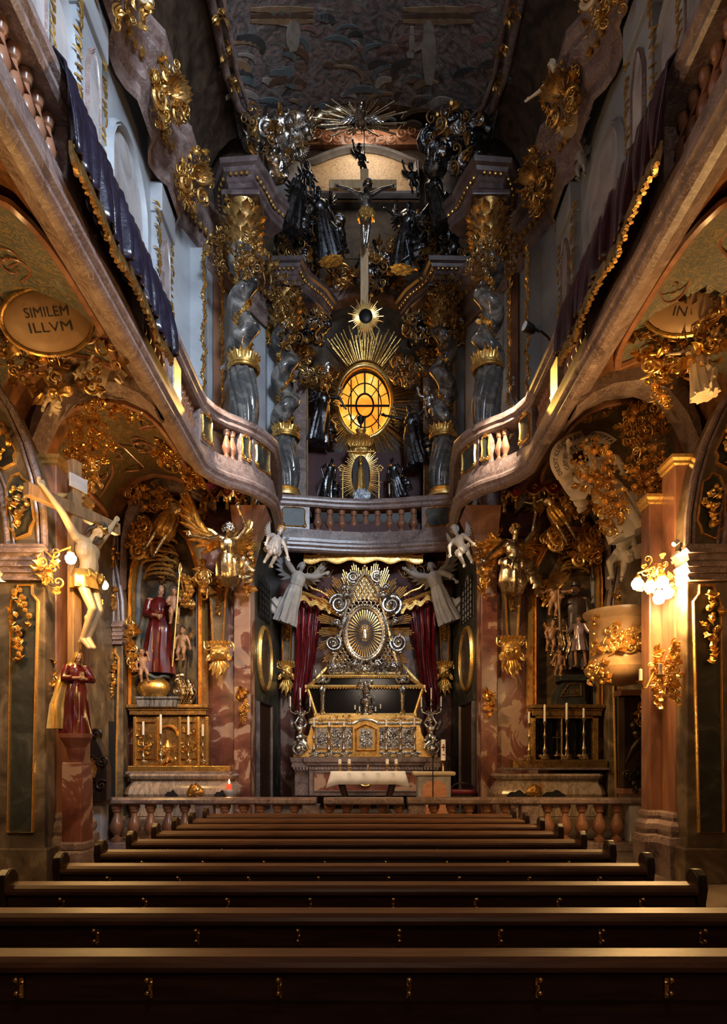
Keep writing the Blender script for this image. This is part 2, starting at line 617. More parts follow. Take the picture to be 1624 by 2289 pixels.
# back wall of the upper apse, open round the oval window
WX, WZ, WA, WB, WY = -0.03, 12.62, 0.77, 1.03, 20.45
m = MB()
n = 40
inner = [(WX + WA * math.cos(2 * PI * i / n), WZ + WB * math.sin(2 * PI * i / n)) for i in range(n)]
outer = []
for i in range(n):
    c, sn = math.cos(2 * PI * i / n), math.sin(2 * PI * i / n)
    k = 1 / max(abs(c) / 3.0, abs(sn) / 4.4)
    outer.append((WX + c * k, WZ + sn * k))
rows = [[(x, WY, z) for x, z in outer + outer[:1]], [(x, WY, z) for x, z in inner + inner[:1]], [(x, WY + 0.4, z) for x, z in inner + inner[:1]], [(x, WY + 0.4, z) for x, z in outer + outer[:1]]]
grid(m, rows)
m.bx(-3, 3, WY, WY + 0.4, 17.0, 21.5)
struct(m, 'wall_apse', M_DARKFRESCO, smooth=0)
for s, nm in ((-1, 'left'), (1, 'right')):
    m = MB(side(s))
    m.bx(-4.8, -2.75, 17.9, 18.3, 14.7, 21.4)
    m.bx(-3.1, -2.75, 18.3, 20.6, 14.7, 21.4)
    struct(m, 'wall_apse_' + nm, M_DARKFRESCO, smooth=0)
m = MB()
m.bx(-4.6, 4.6, 17.2, 20.9, 21.2, 21.5)
m.bx(-4.6, 4.6, 17.1, 17.5, 19.6, 21.4)
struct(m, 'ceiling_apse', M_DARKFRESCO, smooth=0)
m = MB()
rows = []
for i in range(25):
    y = -1.6 + i * 18.9 / 24
    rows.append([(3.25 * k / 10, y, 17.75 + 0.95 * (1 - (k / 10) ** 2)) for k in range(-10, 11)])
grid(m, rows)
rows = [[(x, y, z + 0.25) for x, y, z in r] for r in rows]
grid(m, rows)
grid(m, [rows[-1], [(x, y, z - 0.25) for x, y, z in rows[-1]]])
struct(m, 'ceiling_nave', M_SKY)

# painted figures, columns and volutes of the ceiling fresco


def vault(px, py):
    """point of the ceiling surface seen along a picture ray"""
    d = 15.0
    for _ in range(8):
        p = P(px, py, d)
        z = 17.73 + 0.95 * (1 - (p.x / 3.25) ** 2)
        d = (z - EYE) * FPX / (HOR - py)
    return P(px, py, d)


DAB = {}


def dab(pts, w, mat, nm):
    m = DAB.setdefault(mat.name, (MB(), mat))[0]
    L, Rr = [], []
    v = [vault(*p) for p in pts]
    k = len(v)
    for i in range(k):
        tt = (v[min(i + 1, k - 1)] - v[max(i - 1, 0)])
        n = Vector((-tt.y, tt.x, 0)).normalized() * w * (.35 + .65 * math.sin(PI * (i + .5) / k))
        a, b = v[i] + n, v[i] - n
        for q_, S in ((a, L), (b, Rr)):
            z = 17.73 + 0.95 * (1 - (q_.x / 3.25) ** 2)
            S.append((q_.x, q_.y, z))
    m.rings([[a, b, (b[0], b[1], b[2] + .05), (a[0], a[1], a[2] + .05)] for a, b in zip(L, Rr)])


PAINT = [plain('fresco_' + n_, c_, .6, var=.35, scale=4) for n_, c_ in (('umber', (.10, .06, .04)), ('slate', (.11, .14, .16)), ('rose', (.20, .12, .11)), ('ochre', (.25, .17, .10)), ('bone', (.30, .28, .26)), ('teal', (.11, .15, .165)), ('shadow', (.05, .05, .055)))]
rq = rng(42)
for i in range(85):
    py = 20 + 270 * rq.random() ** .8
    px = 815 + rq.uniform(-1, 1) * (300 - .35 * (300 - py) * .3)
    a = rq.uniform(-.5, .5) + (.9 if px < 815 else -.9) * rq.random()
    l = rq.uniform(10, 50)
    pts = [(px + l * (k / 6 - .5) * 2 * math.cos(a + (k - 3) * .16), py + .55 * l * (k / 6 - .5) * 2 * math.sin(a + (k - 3) * .2)) for k in range(7)]
    dab([(x, max(5, min(292, y))) for x, y in pts], rq.uniform(.03, .10), rq.choice(PAINT), 'ceiling_fresco')
for x0, y0, y1, w in ((655, 45, 115, .17), (958, 45, 190, .17), (920, 60, 130, .07)):
    dab([(x0, y0 + (y1 - y0) * k / 6) for k in range(7)], w, PAINT[4], 'ceiling_fresco')
for y0 in (22, 36, 48):
    for x0, x1 in ((560, 700), (900, 1060)):
        dab([(x0 + (x1 - x0) * k / 8, y0) for k in range(9)], .06, PAINT[0 if y0 == 36 else 3], 'ceiling_fresco')
for cx, sg in ((632, 1), (1010, -1)):
    for k in range(3):
        dab([(cx + sg * (34 - 9 * k) * math.cos(j * .7), 268 + (24 - 6 * k) * math.sin(j * .7)) for j in range(9)], .05, PAINT[(2, 6, 4)[k]], 'ceiling_fresco')
    for k in range(6):
        dab([(cx - sg * (30 + k * 9), 240 + k * 3), (cx - sg * (34 + k * 9), 262), (cx - sg * (36 + k * 9), 284)], .06, PAINT[(2, 6)[k % 2]], 'ceiling_fresco')

for m_, mt_ in DAB.values():
    struct(m_, 'ceiling_painting', mt_)

# mouldings and gilded borders of the setting
tn = 0


def trim(mb, mat, **k):
    global tn
    tn += 1
    return struct(mb, 'trim_%d' % tn, mat, **k)


for s in (-1, 1):
    # frame of the ceiling painting
    m = MB(side(s))
    path = [(-3.25, -1.4, 17.72), (-3.25, 15.6, 17.72), (-3.12, 16.4, 17.72), (-2.8, 16.9, 17.78), (-2.4, 17.25, 17.9)]
    m.tube(path, 0.10, 10)
    m.tube([(x + 0.25, y, z + 0.02) for x, y, z in path], 0.06, 8)
    trim(m, M_PINK)
    r = rng(5 + s)
    m = MB(side(s))
    for i in range(11):
        y = 8.5 + i * 0.72
        for j in range(7):
            m.leaf(Tm((-3.1 + r.uniform(-.08, .1), y + r.uniform(-.14, .14), 17.6), r.uniform(1.2, 2.6), r.uniform(-.7, .7), r.uniform(-2, 2)), 0.2, 0.07, 0.7, 3, 0.2, 5)
    trim(m, M_GOLD)
    # the main cornice of the nave: it breaks forward over each pilaster
    path = [(-4.3, -1.5)]
    for yc in (6.6, 8.6, 10.4, 12.4, 14.2):
        path += [(-4.3, yc - 0.85), (-4.22, yc - 0.6), (-4.08, yc - 0.4), (-4.08, yc + 0.4), (-4.22, yc + 0.6), (-4.3, yc + 0.85)]
    path += [(-4.2, 15.4), (-3.65, 16.6), (-3.2, 17.3), (-2.72, 18.3)]
    prof = [(0, 13.55), (0.06, 13.6), (0.06, 13.8), (0.16, 13.86), (0.20, 14.1), (0.36, 14.2), (0.44, 14.3), (0.44, 14.42), (0.55, 14.5), (0.55, 14.62), (0, 14.7)]
    m = MB(side(s))
    m.sweep(path, prof)
    trim(m, M_PINK, smooth=0.5)
    m = MB(side(s))
    for i in range(len(path) - 1):
        a, b = Vector(path[i]), Vector(path[i + 1])
        k = max(1, int((b - a).length / 0.17))
        t = (b - a).normalized()
        q = Vector((t.y, -t.x))
        for j in range(k):
            p = a.lerp(b, (j + 0.5) / k) + q * 0.30
            if p.y > 5:
                m.ball((p.x, p.y, 14.13), (0.06, 0.06, 0.085), 6)
    trim(m, M_GOLD)
    # upper wall pilasters, window surrounds and gilt edges
    for yc in (8.6, 10.4, 14.2):
        m = MB(side(s))
        m.bx(-4.42, -4.24, yc - 0.42, yc + 0.42, 8.2, 13.55)
        m.bx(-4.42, -4.16, yc - 0.5, yc + 0.5, 8.2, 9.3)
        m.bx(-4.42, -4.16, yc - 0.48, yc + 0.48, 13.0, 13.6)
        trim(m, M_PLAST, smooth=0, bevel=0.02)
        m = MB(side(s) @ Tm((-4.22, yc, 0), rz=PI / 2))
        pts = [(-0.2, 9.7), (0.2, 9.7), (0.2, 12.3), (0.1, 12.6), (0.0, 12.75), (-0.1, 12.6), (-0.2, 12.3)]
        m.prism(pts, -0.01, 0.01)
        trim(m, M_PANEL, smooth=0)
        m = MB(side(s) @ Tm((-4.22, yc, 0), rz=PI / 2))
        m.frame(pts, 0.06, -0.035, 0.02)
        trim(m, M_PINK)
        m = MB(side(s))
        r = rng(int(yc * 10))
        for yy in (yc - 0.46, yc + 0.46):
            for i in range(26):
                m.leaf(Tm((-4.2, yy, 9.3 + i * 0.15), r.uniform(-.5, .5), 0.3, -PI / 2 + r.uniform(-.6, .6)), 0.2, 0.05, 0.5, 2, 0.25, 5)
        trim(m, M_GOLD)
    # arched upper windows with drawn blinds
    for k, yc in enumerate((7.5, 9.5, 12.3)):
        w = 0.42 if k < 2 else 0.85
        arch = [(-w, 8.3), (w, 8.3)] + [(w * math.cos(PI * i / 10), 12.2 + w * math.sin(PI * i / 10)) for i in range(11)]
        m = MB(side(s) @ Tm((-4.38, yc, 0), rz=PI / 2))
        m.prism(arch, -0.01, 0.05)
        struct(m, 'window_%d' % (k + 1 + (s > 0) * 3), M_PANEL, smooth=0)
        m = MB(side(s) @ Tm((-4.38, yc, 0), rz=PI / 2))
        m.frame(arch, 0.12, -0.1, 0.04)
        trim(m, M_PLAST)
    # splayed strips of pale wall and red marble beside the apse
    for a, w, mt in (((-4.02, 15.7), 0.34, M_PLAST), ((-3.72, 16.5), 0.22, M_SALMON), ((-3.45, 17.2), 0.34, M_PLAST)):
        m = MB(side(s))
        m.box((a[0] + 0.12, a[1] - 0.05, 11.0), (w, 0.3, 5.2), None)
        m.box((a[0] + 0.12, a[1] - 0.08, 8.9), (w + 0.12, 0.4, 0.9), None)
        trim(m, mt, smooth=0, bevel=0.02)
        m = MB(side(s))
        r = rng(int(a[1] * 7))
        for i in range(30):
            m.leaf(Tm((a[0] + 0.12 + w / 2, a[1] - 0.22, 9.4 + i * 0.14), 0.3, r.uniform(-.5, .5), r.uniform(-.6, .6)), 0.19, 0.045, 0.5, 2, 0.25, 5)
        trim(m, M_GOLD)
    # marble ribs of the gallery vault
    for yb, th in ((10.9, 0.5), (15.0, 0.4), (5.2, 0.5)):
        for o, dd in ((0, 0), (0.16, 0.07)):
            m = MB(side(s))
            rs = []
            for i, (x, z) in enumerate([(-3.35, 7.42), (-3.6, 7.64), (-3.95, 7.8), (-4.4, 7.86), (-4.8, 7.72), (-5.1, 7.35), (-5.3, 6.9), (-5.4, 6.3), (-5.42, 5.7)]):
                k = 0.14 - dd
                rs.append([(x, yb - th / 2 + o, z + 0.3), (x, yb - th / 2 + o, z - k * .4), (x, yb - th / 4 + o, z - k), (x, yb + th / 4, z - k), (x, yb + th / 2, z - k * .4), (x, yb + th / 2, z + 0.3)])
            m.rings(rs)
            trim(m, M_SALMON if o else M_PINK)
    # painted fields of the vault, framed
    for y0, y1, mt in ((7.2, 10.2, M_LATT), (11.5, 14.5, M_OLATT)):
        pv = [(-3.66, 7.76), (-3.95, 7.88), (-4.4, 7.95), (-4.85, 7.81), (-5.2, 7.48), (-5.42, 7.0)]
        m = MB(side(s))
        rows = []
        for i in range(13):
            u = i / 12
            ins = 0.55 * (abs(u - 0.5) * 2) ** 4
            rows.append([(x - ins * .3, y0 + u * (y1 - y0), z - 0.01) for x, z in pv])
        grid(m, rows)
        trim(m, mt)
        m = MB(side(s))
        edge = rows[0] + [r_[-1] for r_ in rows] + rows[-1][::-1] + [r_[0] for r_ in rows[::-1]]
        m.tube([(x, y, z - 0.02) for x, y, z in edge], 0.055, 6, closed=True)
        trim(m, M_SALMON)
        # raised scrolls on the field
        m = MB(side(s))
        r = rng(int(y0 * 10) + s)
        for i in range(9):
            k = r.randrange(1, 5)
            x, z = pv[k]
            m.scroll(Tm((x, r.uniform(y0 + .4, y1 - .4), z - 0.03), PI / 2 - 0.5 * (k - 2), 0, r.uniform(0, 6)), r.uniform(.16, .3), 1.2, 0.09, r.uniform(.2, .5))
        trim(m, M_SALMON)


# piers with inset panels, capital and outward-bending arch above (left outlines, mirrored for the right)
def pier(s, y, dx, label, cat='pier', pend=None):
    def q(px, py):
        p = P(px, py, 9.6)
        return (max(p.x + dx, -5.59), p.z)
    t = thing('panelled_pier', label, cat, (-s * (-5.2 + dx), y, 0), 'panelled piers of the nave walls')
    Mx = side(s) @ Tm((0, y, 0))
    m = MB(Mx)
    m.prism([q(-60, 1300), q(100, 1300), q(100, 1905), q(-60, 1905)], 0, 0.33)
    m.prism([q(-60, 1895), q(112, 1895), q(112, 1975), q(-60, 1975)], -0.1, 0.33)
    m.build('shaft', M_OLIVE, t, smooth=0, bevel=0.02)
    m = MB(Mx)
    cp = [(0, 1225), (9, 1222), (13, 1232), (5, 1242), (2, 1256), (10, 1262), (6, 1272), (0, 1284), (4, 1292), (0, 1300)]
    for i in range(len(cp) - 1):
        a, b = cp[i], cp[i + 1]
        m.prism([q(12 - a[0], a[1]), q(100 + a[0], a[1]), q(100 + b[0], b[1]), q(12 - b[0], b[1])], -0.06 - a[0] * .008, 0.33)
    m.build('capital', M_PINK, t, smooth=0.5)
    # arch band bending outwards
    out = [(102, 1228), (99, 1150), (86, 1070), (62, 990), (28, 915), (-30, 830)]
    inn = [(20, 1228), (14, 1160), (0, 1090), (-24, 1030), (-60, 960), (-110, 900)]
    m = MB(Mx)
    m.rings([[(*q(*a),)[0:1] + (0,) + (q(*a)[1],), (q(*b)[0], 0, q(*b)[1]), (q(*b)[0], .33, q(*b)[1]), (q(*a)[0], .33, q(*a)[1])] for a, b in zip(out, inn)])
    m.build('arch', M_OLIVE, t, smooth=0.5)
    m = MB(Mx)
    for pl, rr in ((out, 0.05), (inn, 0.04)):
        pts = [(q(*a)[0], -0.02, q(*a)[1]) for a in pl]
        m.tube(pts, rr, 8)
        m.tube([(x - 0.09 * (1 if pl is out else -1), yy, z) for x, yy, z in pts], rr * 0.5, 6)
    m.build('arch_moulding', M_PINK, t)
    pans = [([(30, 1068), (45, 1062), (50, 1072), (64, 1080), (76, 1165), (68, 1180), (66, 1192), (38, 1204), (34, 1190), (22, 1178), (18, 1100), (22, 1088)], 48, 1135, 0.34, 10),
            ([(-8, 952), (6, 950), (36, 1012), (30, 1022), (33, 1035), (8, 1048), (-4, 1038), (-26, 1000)], 8, 1000, 0.26, 8),
            ([(44, 1312), (72, 1312), (72, 1330), (84, 1345), (72, 1860), (22, 1860), (30, 1345), (40, 1330)], 50, 1400, 0.62, 18)]
    for pl, cx, cy, ln, nn in pans:
        pts = [q(*a) for a in pl]
        m = MB(Mx)
        m.prism(pts, -0.012, 0.05)
        pn = m.build('panel', M_GREEN, t, smooth=0)
        m = MB(Mx)
        m.frame(pts[::-1], 0.035, -0.05, 0.0)
        m.build('gilt_edge', M_GOLD_L, pn)
        m = MB(Mx)
        r = rng(int(cy + dx * 10 + s))
        cc = q(cx, cy)
        for i in range(nn * 2):
            u = i / (nn * 2 - 1)
            sp = 0.13 * math.sin(PI * min(1, u * 1.15 + .1)) + 0.015
            p = (cc[0] + r.uniform(-sp, sp), -0.07 - r.uniform(0, .05), cc[1] + ln * (0.8 - 1.6 * u))
            if r.random() < 0.45:
                m.leaf(Tm(p, r.uniform(-.4, .6), r.uniform(2, 4.2), 0), 0.17, 0.06, 0.9, 2, 0.25, 5)
            else:
                m.ball(p, r.uniform(.03, .055), 7)
        m.build('gilded_festoon', M_GOLD, pn)
    return t


pier(-1, 9.6, 0.0, 'olive marble pier with gilded fruit panels, left edge of the nave before the crucifix')
pier(1, 9.6, 0.0, 'olive marble pier with gilded fruit panels, right edge of the nave beyond the bright lamp')
pier(-1, 14.9, -0.80, 'small far panelled pier between the crucifix and the Madonna altar')
pier(1, 14.9, -0.80, 'small far panelled pier behind the pulpit')

# salmon marble pilasters of the nave: two stepped shafts, moulded bases, gilt caps


def pilaster(s, label):
    t = thing('stepped_pilaster', label, 'pilaster', (-s * -4.8, 9.9, 0), 'stepped salmon pilasters of the nave')
    for x0, x1, y0, zt, dp in ((-5.3, -4.58, 9.95, 6.15, .45), (-5.0, -4.40, 10.42, 5.75, .32)):
        m = MB(side(s))
        m.bx(x0, x1, y0, y0 + dp, 0.95, zt)
        m.build('shaft', M_SALMON, t, smooth=0, bevel=0.02)
        m = MB(side(s))
        prof = [(0, 0.98), (0.04, 0.95), (0.05, 0.90), (0.03, 0.86), (0.10, 0.78), (0.11, 0.70), (0.08, 0.64), (0.13, 0.60), (0.15, 0.50), (0.13, 0.44), (0.11, 0.0), (-0.3, 0), (-0.3, .98)]
        m.sweep([(x0, y0 + dp), (x0, y0), (x1, y0), (x1, y0 + dp)], [(o, z) for o, z in prof])
        m.bx(x0 + .01, x1 - .01, y0 + .01, y0 + dp - .01, 0, .97)
        m.build('base', M_PINK, t, smooth=0.5)
        m = MB(side(s))
        m.sweep([(x0, y0 + dp), (x0, y0), (x1, y0), (x1, y0 + dp)], [(o, zt + z) for o, z in [(0, -.02), (0.03, 0), (0.03, .04), (0.07, .07), (0.07, .12), (-.3, .12), (-.3, -.02)]])
        m.build('cap', M_GOLD_L, t, smooth=0.5)
    return t


pilaster(-1, 'stepped salmon marble pilaster behind the large crucifix and painted statue')
pilaster(1, 'stepped salmon marble pilaster lit by the dazzling lamp beside the pulpit')

# ------------------------------------------------------------------ gallery balustrade
BAL_PROF = [(0.07, 0), (0.075, 0.05), (0.05, 0.07), (0.045, 0.10), (0.085, 0.18), (0.095, 0.24), (0.07, 0.33), (0.045, 0.42), (0.04, 0.47), (0.06, 0.49), (0.06, 0.52), (0.07, 0.54), (0.07, 0.60)]
BALM = {}


def baluster_mesh(key, prof, mat):
    if key not in BALM:
        m = MB()
        m.lathe(prof, 12)
        o = m.build('baluster', mat)
        BALM[key] = o.data
        bpy.data.objects.remove(o)
    return BALM[key]


def baluster(parent, key, prof, mat, loc):
    o = bpy.data.objects.new('baluster', baluster_mesh(key, prof, mat))
    COL.objects.link(o)
    o.parent = parent
    o.location = Vector(loc) - WPOS[parent.name]
    return o


CORN = [(0.0, 7.95), (0.02, 7.72), (0.06, 7.70), (0.06, 7.62), (0.12, 7.56), (0.12, 7.50), (0.07, 7.45), (0.07, 7.40), (0.02, 7.35), (-0.06, 7.33), (-0.13, 7.38), (-0.16, 7.50), (-0.35, 7.60), (-0.35, 7.95)]
RAIL = [(0.02, 8.56), (0.06, 8.60), (0.06, 8.66), (0.11, 8.70), (0.12, 8.76), (0.10, 8.82), (-0.32, 8.82), (-0.32, 8.56)]


def gallery(name, path, label, bal, fat=1.0, mat=M_PINK):
    t = thing(name, label, 'balustrade', (path[0][0], path[0][1], 7.35))
    m = MB()
    m.sweep(path, CORN)
    m.build('cornice', mat, t, smooth=0.5)
    m = MB()
    m.sweep(path, RAIL)
    m.build('top_rail', mat, t, smooth=0.5)
    for (x, y) in bal:
        baluster(t, 'gal%s' % fat, [(r_ * fat, z_) for r_, z_ in BAL_PROF], M_SALMON, (x, y, 7.955))
    return t


def gal_panel(t, a, b, inset=True, gold=True):
    """solid parapet block between plan points a and b with a dark gilt-edged panel"""
    a, b = Vector(a), Vector(b)
    d = b - a
    L = d.length
    ang = math.atan2(d.y, d.x)
    M = Tm((a.x, a.y, 7.95), rz=ang)
    m = MB(M)
    m.box((L / 2, 0.14, 0.305), (L, 0.28, 0.62))
    bl = m.build('parapet_block', M_PINK, t, smooth=0, bevel=0.015)
    if inset:
        x0, x1 = L * 0.16, L * 0.84
        pts = [(x0 + .05, 0.08), (x1 - .05, 0.08), (x1, 0.14), (x1 - .02, 0.3), (x1, 0.5), (x1 - .05, 0.55), (x0 + .05, 0.55), (x0, 0.5), (x0 + .02, 0.3), (x0, 0.14)]
        m = MB(M)
        m.prism(pts, -0.012, 0.05)
        m.build('dark_panel', M_GREEN, bl, smooth=0)
        m = MB(M)
        m.frame(pts, 0.028, -0.04, 0.0)
        for px_, pz in ((x0, 0.1), (x1, 0.1)):
            m.scroll(Tm((px_, -0.03, pz), ry=0 if px_ == x0 else PI), 0.06, 1.3, 0.25)
        m.leaf(Tm(((x0 + x1) / 2, -0.02, 0.54)), 0.09, 0.05, 0.6)
        m.build('gilt_edge', M_GOLD, bl)


def gbal(a, b, n):
    a, b = Vector(a), Vector(b)
    return [tuple(a.lerp(b, (i + 0.5) / n)) for i in range(n)]


GL = [(-3.2, -1.4), (-3.2, 13.05), (-3.05, 13.45), (-2.85, 13.72), (-2.62, 13.92), (-2.42, 14.12), (-2.22, 14.45), (-2.06, 14.9), (-2.1, 15.9), (-2.3, 17.6), (-2.36, 18.0)]
for s, nm in ((-1, 'left'), (1, 'right')):
    pts = GL if s < 0 else [(-x, y) for x, y in GL][::-1]
    bal = []
    for y0, y1, nb in ((3.6, 5.2, 7), (5.6, 7.2, 7), (7.6, 9.2, 7), (9.7, 11.2, 7), (11.65, 12.95, 7)):
        bal += gbal((s * 3.36, y0), (s * 3.36, y1), nb)
    bal += gbal((s * 2.92, 13.78), (s * 2.72, 13.98), 2)
    t = gallery('gallery_balustrade', pts, 'long pink marble gallery parapet sweeping along the %s of the nave' % nm, bal)
    for y0, y1 in ((5.2, 5.6), (7.2, 7.6), (9.2, 9.7), (11.2, 11.65)):
        gal_panel(t, (s * 3.2, y0 if s < 0 else y1), (s * 3.2, y1 if s < 0 else y0), False)
    # rz of a left-hand block runs along +y; outward is +x there
    for a, b in (((-3.2, 12.95), (-3.06, 13.42)), ((-2.60, 13.94), (-2.42, 14.12)), ((-2.38, 14.18), (-2.10, 14.85))):
        if s > 0:
            a, b = (-b[0], b[1]), (-a[0], a[1])
        gal_panel(t, a, b)
# the straight centre piece
GC = [(-2.4, 17.9), (-1.5, 18.05), (-0.8, 18.2), (0, 18.28), (0.8, 18.2), (1.5, 18.05), (2.4, 17.9)]
bal = [(-1.30 + i * 0.325, 18.42 - 0.12 * abs(-1.30 + i * 0.325) ** 1.5) for i in range(9)]
t = gallery('gallery_balustrade', GC, 'short centre balustrade of nine balusters between the twisted columns', bal, 1.32)
gal_panel(t, (-2.36, 17.92), (-1.50, 18.06))
gal_panel(t, (1.50, 18.06), (2.36, 17.92))

# ------------------------------------------------------------------ communion rail
RB = [(0.10, 0), (0.105, 0.06), (0.06, 0.09), (0.055, 0.13), (0.12, 0.22), (0.135, 0.30), (0.10, 0.40), (0.06, 0.50), (0.055, 0.56), (0.085, 0.58), (0.09, 0.63), (0.11, 0.65), (0.11, 0.72)]
t = thing('communion_rail', 'low marble communion rail with bulbous balusters crossing the nave behind the pews', 'rail', (0, 13, 0))
for nm, pth in (('side_rail', [(-5.7, 13.0), (-0.95, 13.0)]), ('gate_rail', [(-0.80, 12.93), (0.72, 12.93)]), ('side_rail', [(0.80, 13.0), (5.7, 13.0)])):
    m = MB()
    m.sweep(pth, [(0.16, 0.90), (0.20, 0.93), (0.20, 0.99), (0.16, 1.03), (-0.16, 1.03), (-0.20, 0.99), (-0.20, 0.93), (-0.16, 0.90)])
    m.build(nm, M_PINK, t, smooth=0.5)
m = MB()
m.bx(-5.7, 5.7, 12.82, 13.2, 0, 0.17)
m.build('plinth', M_PINK, t, smooth=0, bevel=0.02)
for x0, x1 in ((-5.65, -5.06), (5.06, 5.65)):
    m = MB()
    m.bx(x0, x1, 12.86, 13.16, 0.17, 0.90)
    m.build('end_block', M_PANEL, t, smooth=0, bevel=0.02)
for x in (-3.1, -1.05, 0.98, 3.15):
    m = MB()
    m.bx(x - 0.17, x + 0.17, 12.86, 13.14, 0.17, 0.90)
    m.build('post', M_PINK, t, smooth=0, bevel=0.02)
for xs in ((-4.82, -4.48, -4.16, -3.82, -3.5), (-2.72, -2.36, -2.04, -1.70, -1.38), (-0.7, -0.36, -0.02, 0.32, 0.64), (1.32, 1.66, 2.0, 2.34, 2.7), (3.52, 3.86, 4.18, 4.52, 4.86)):
    for x in xs:
        baluster(t, 'rail', RB, M_SALMON, (x, 13.0, 0.175))

# ------------------------------------------------------------------ pews
PX0 = -0.10


def pew():
    hl = 2.42
    t = thing('church_pew', 'dark oak pew', 'pew', (0, 0, 0), 'rows of dark oak pews')
    m = MB()
    m.bx(-hl, hl, -0.02, 0.02, 0.16, 0.82)
    m.build('backrest', M_WOOD, t, smooth=0, bevel=0.005)
    m = MB()
    m.sweep([(-hl, 0), (hl, 0)], [(0.075, 0.82), (0.085, 0.845), (0.075, 0.865), (0.05, 0.885), (-0.05, 0.895), (-0.06, 0.87), (-0.05, 0.82)])
    m.build('top_rail', M_WOODL, t, smooth=0.4)
    m = MB()
    m.bx(-hl, hl, 0.02, 0.42, 0.42, 0.455)
    m.build('seat', M_WOOD, t, smooth=0, bevel=0.006)
    m = MB()
    m.bx(-hl, hl, -0.04, -0.02, 0.68, 0.80)
    m.bx(-hl, hl, -0.04, -0.02, 0.40, 0.46)
    m.build('batten', M_WOOD, t, smooth=0, bevel=0.004)
    m = MB()
    m.bx(-hl, hl, -0.30, -0.10, 0.14, 0.18)
    m.build('kneeler', M_WOOD, t, smooth=0, bevel=0.006)
    for sx in (-1, 1):
        out = [(-0.08, 0), (0.44, 0), (0.44, 0.10), (0.40, 0.42), (0.46, 0.56), (0.42, 0.64), (0.30, 0.60), (0.16, 0.66), (0.10, 0.84), (0.12, 0.93), (0.07, 0.985), (0.0, 0.99), (-0.06, 0.95), (-0.08, 0.86), (-0.05, 0.75), (-0.10, 0.45)]
        m = MB(Tm((sx * (hl + 0.035), 0, 0), rz=PI / 2))
        m.prism([(x, z) for x, z in out], -0.035, 0.035)
        m.build('bench_end', M_DKWOOD, t, smooth=0.5, bevel=0.008)
    for i in range(8):
        x = -2.02 + i * 0.578
        m = MB(Tm((x, -0.045, 0.745)))
        m.box((0, -0.004, 0.0), (0.018, 0.008, 0.09))
        m.tube([(0, -0.01, 0.02), (0, -0.045, 0.03), (0, -0.055, 0.045)], 0.006, 6)
        m.ball((0, -0.056, 0.05), 0.014, 8)
        m.tube([(0, -0.01, -0.03), (0, -0.04, -0.03), (0, -0.05, -0.015)], 0.006, 6)
        m.ball((0, -0.05, -0.01), 0.014, 8)
        m.build('coat_hook', M_BRASS, t)
    return t


PROTO = pew()
ORD = ['nearest dark oak pew cut by the bottom of the picture', 'second dark oak pew from the front of the picture', 'third dark oak pew, first whose curved ends both show', 'fourth dark oak pew from the front of the picture', 'fifth dark oak pew from the front of the picture', 'sixth dark oak pew, midway between camera and rail', 'seventh dark oak pew, fourth back from the altar rail', 'eighth dark oak pew, third back from the altar rail', 'ninth dark oak pew, second back from the altar rail', 'tenth dark oak pew, closest to the marble altar rail']
for i, lb in enumerate(ORD):
    loc = (PX0, 3.06 + 0.85 * i, 0)
    if i == 0:
        PROTO.location = loc
        PROTO['label'] = lb
    else:
        dup(PROTO, loc, lb)

# ------------------------------------------------------------------ figures, wings, clouds, foliage
ADULT = dict(pel=(0, 0, .93), waist=(0, 0, 1.09), chest=(0, -.01, 1.28), neck=(0, 0, 1.45), head=(0, -.02, 1.605),
             shL=(-.185, 0, 1.40), elL=(-.25, 0, 1.12), wrL=(-.26, -.08, .88), shR=(.185, 0, 1.40), elR=(.25, 0, 1.12), wrR=(.26, -.08, .88),
             hiL=(-.095, 0, .90), knL=(-.11, -.04, .50), anL=(-.11, .02, .09), toL=(-.12, -.15, .03), hiR=(.095, 0, .90), knR=(.11, -.04, .50), anR=(.11, .02, .09), toR=(.12, -.15, .03))
CHILD = dict(pel=(0, 0, .70), waist=(0, -.02, .84), chest=(0, -.01, 1.03), neck=(0, 0, 1.19), head=(0, -.03, 1.43),
             shL=(-.19, 0, 1.14), elL=(-.30, 0, .90), wrL=(-.28, -.14, .72), shR=(.19, 0, 1.14), elR=(.30, 0, .90), wrR=(.28, -.14, .72),
             hiL=(-.11, 0, .66), knL=(-.15, -.10, .38), anL=(-.14, .02, .10), toL=(-.16, -.16, .04), hiR=(.11, 0, .66), knR=(.15, -.10, .38), anR=(.14, .02, .10), toR=(.16, -.16, .04))


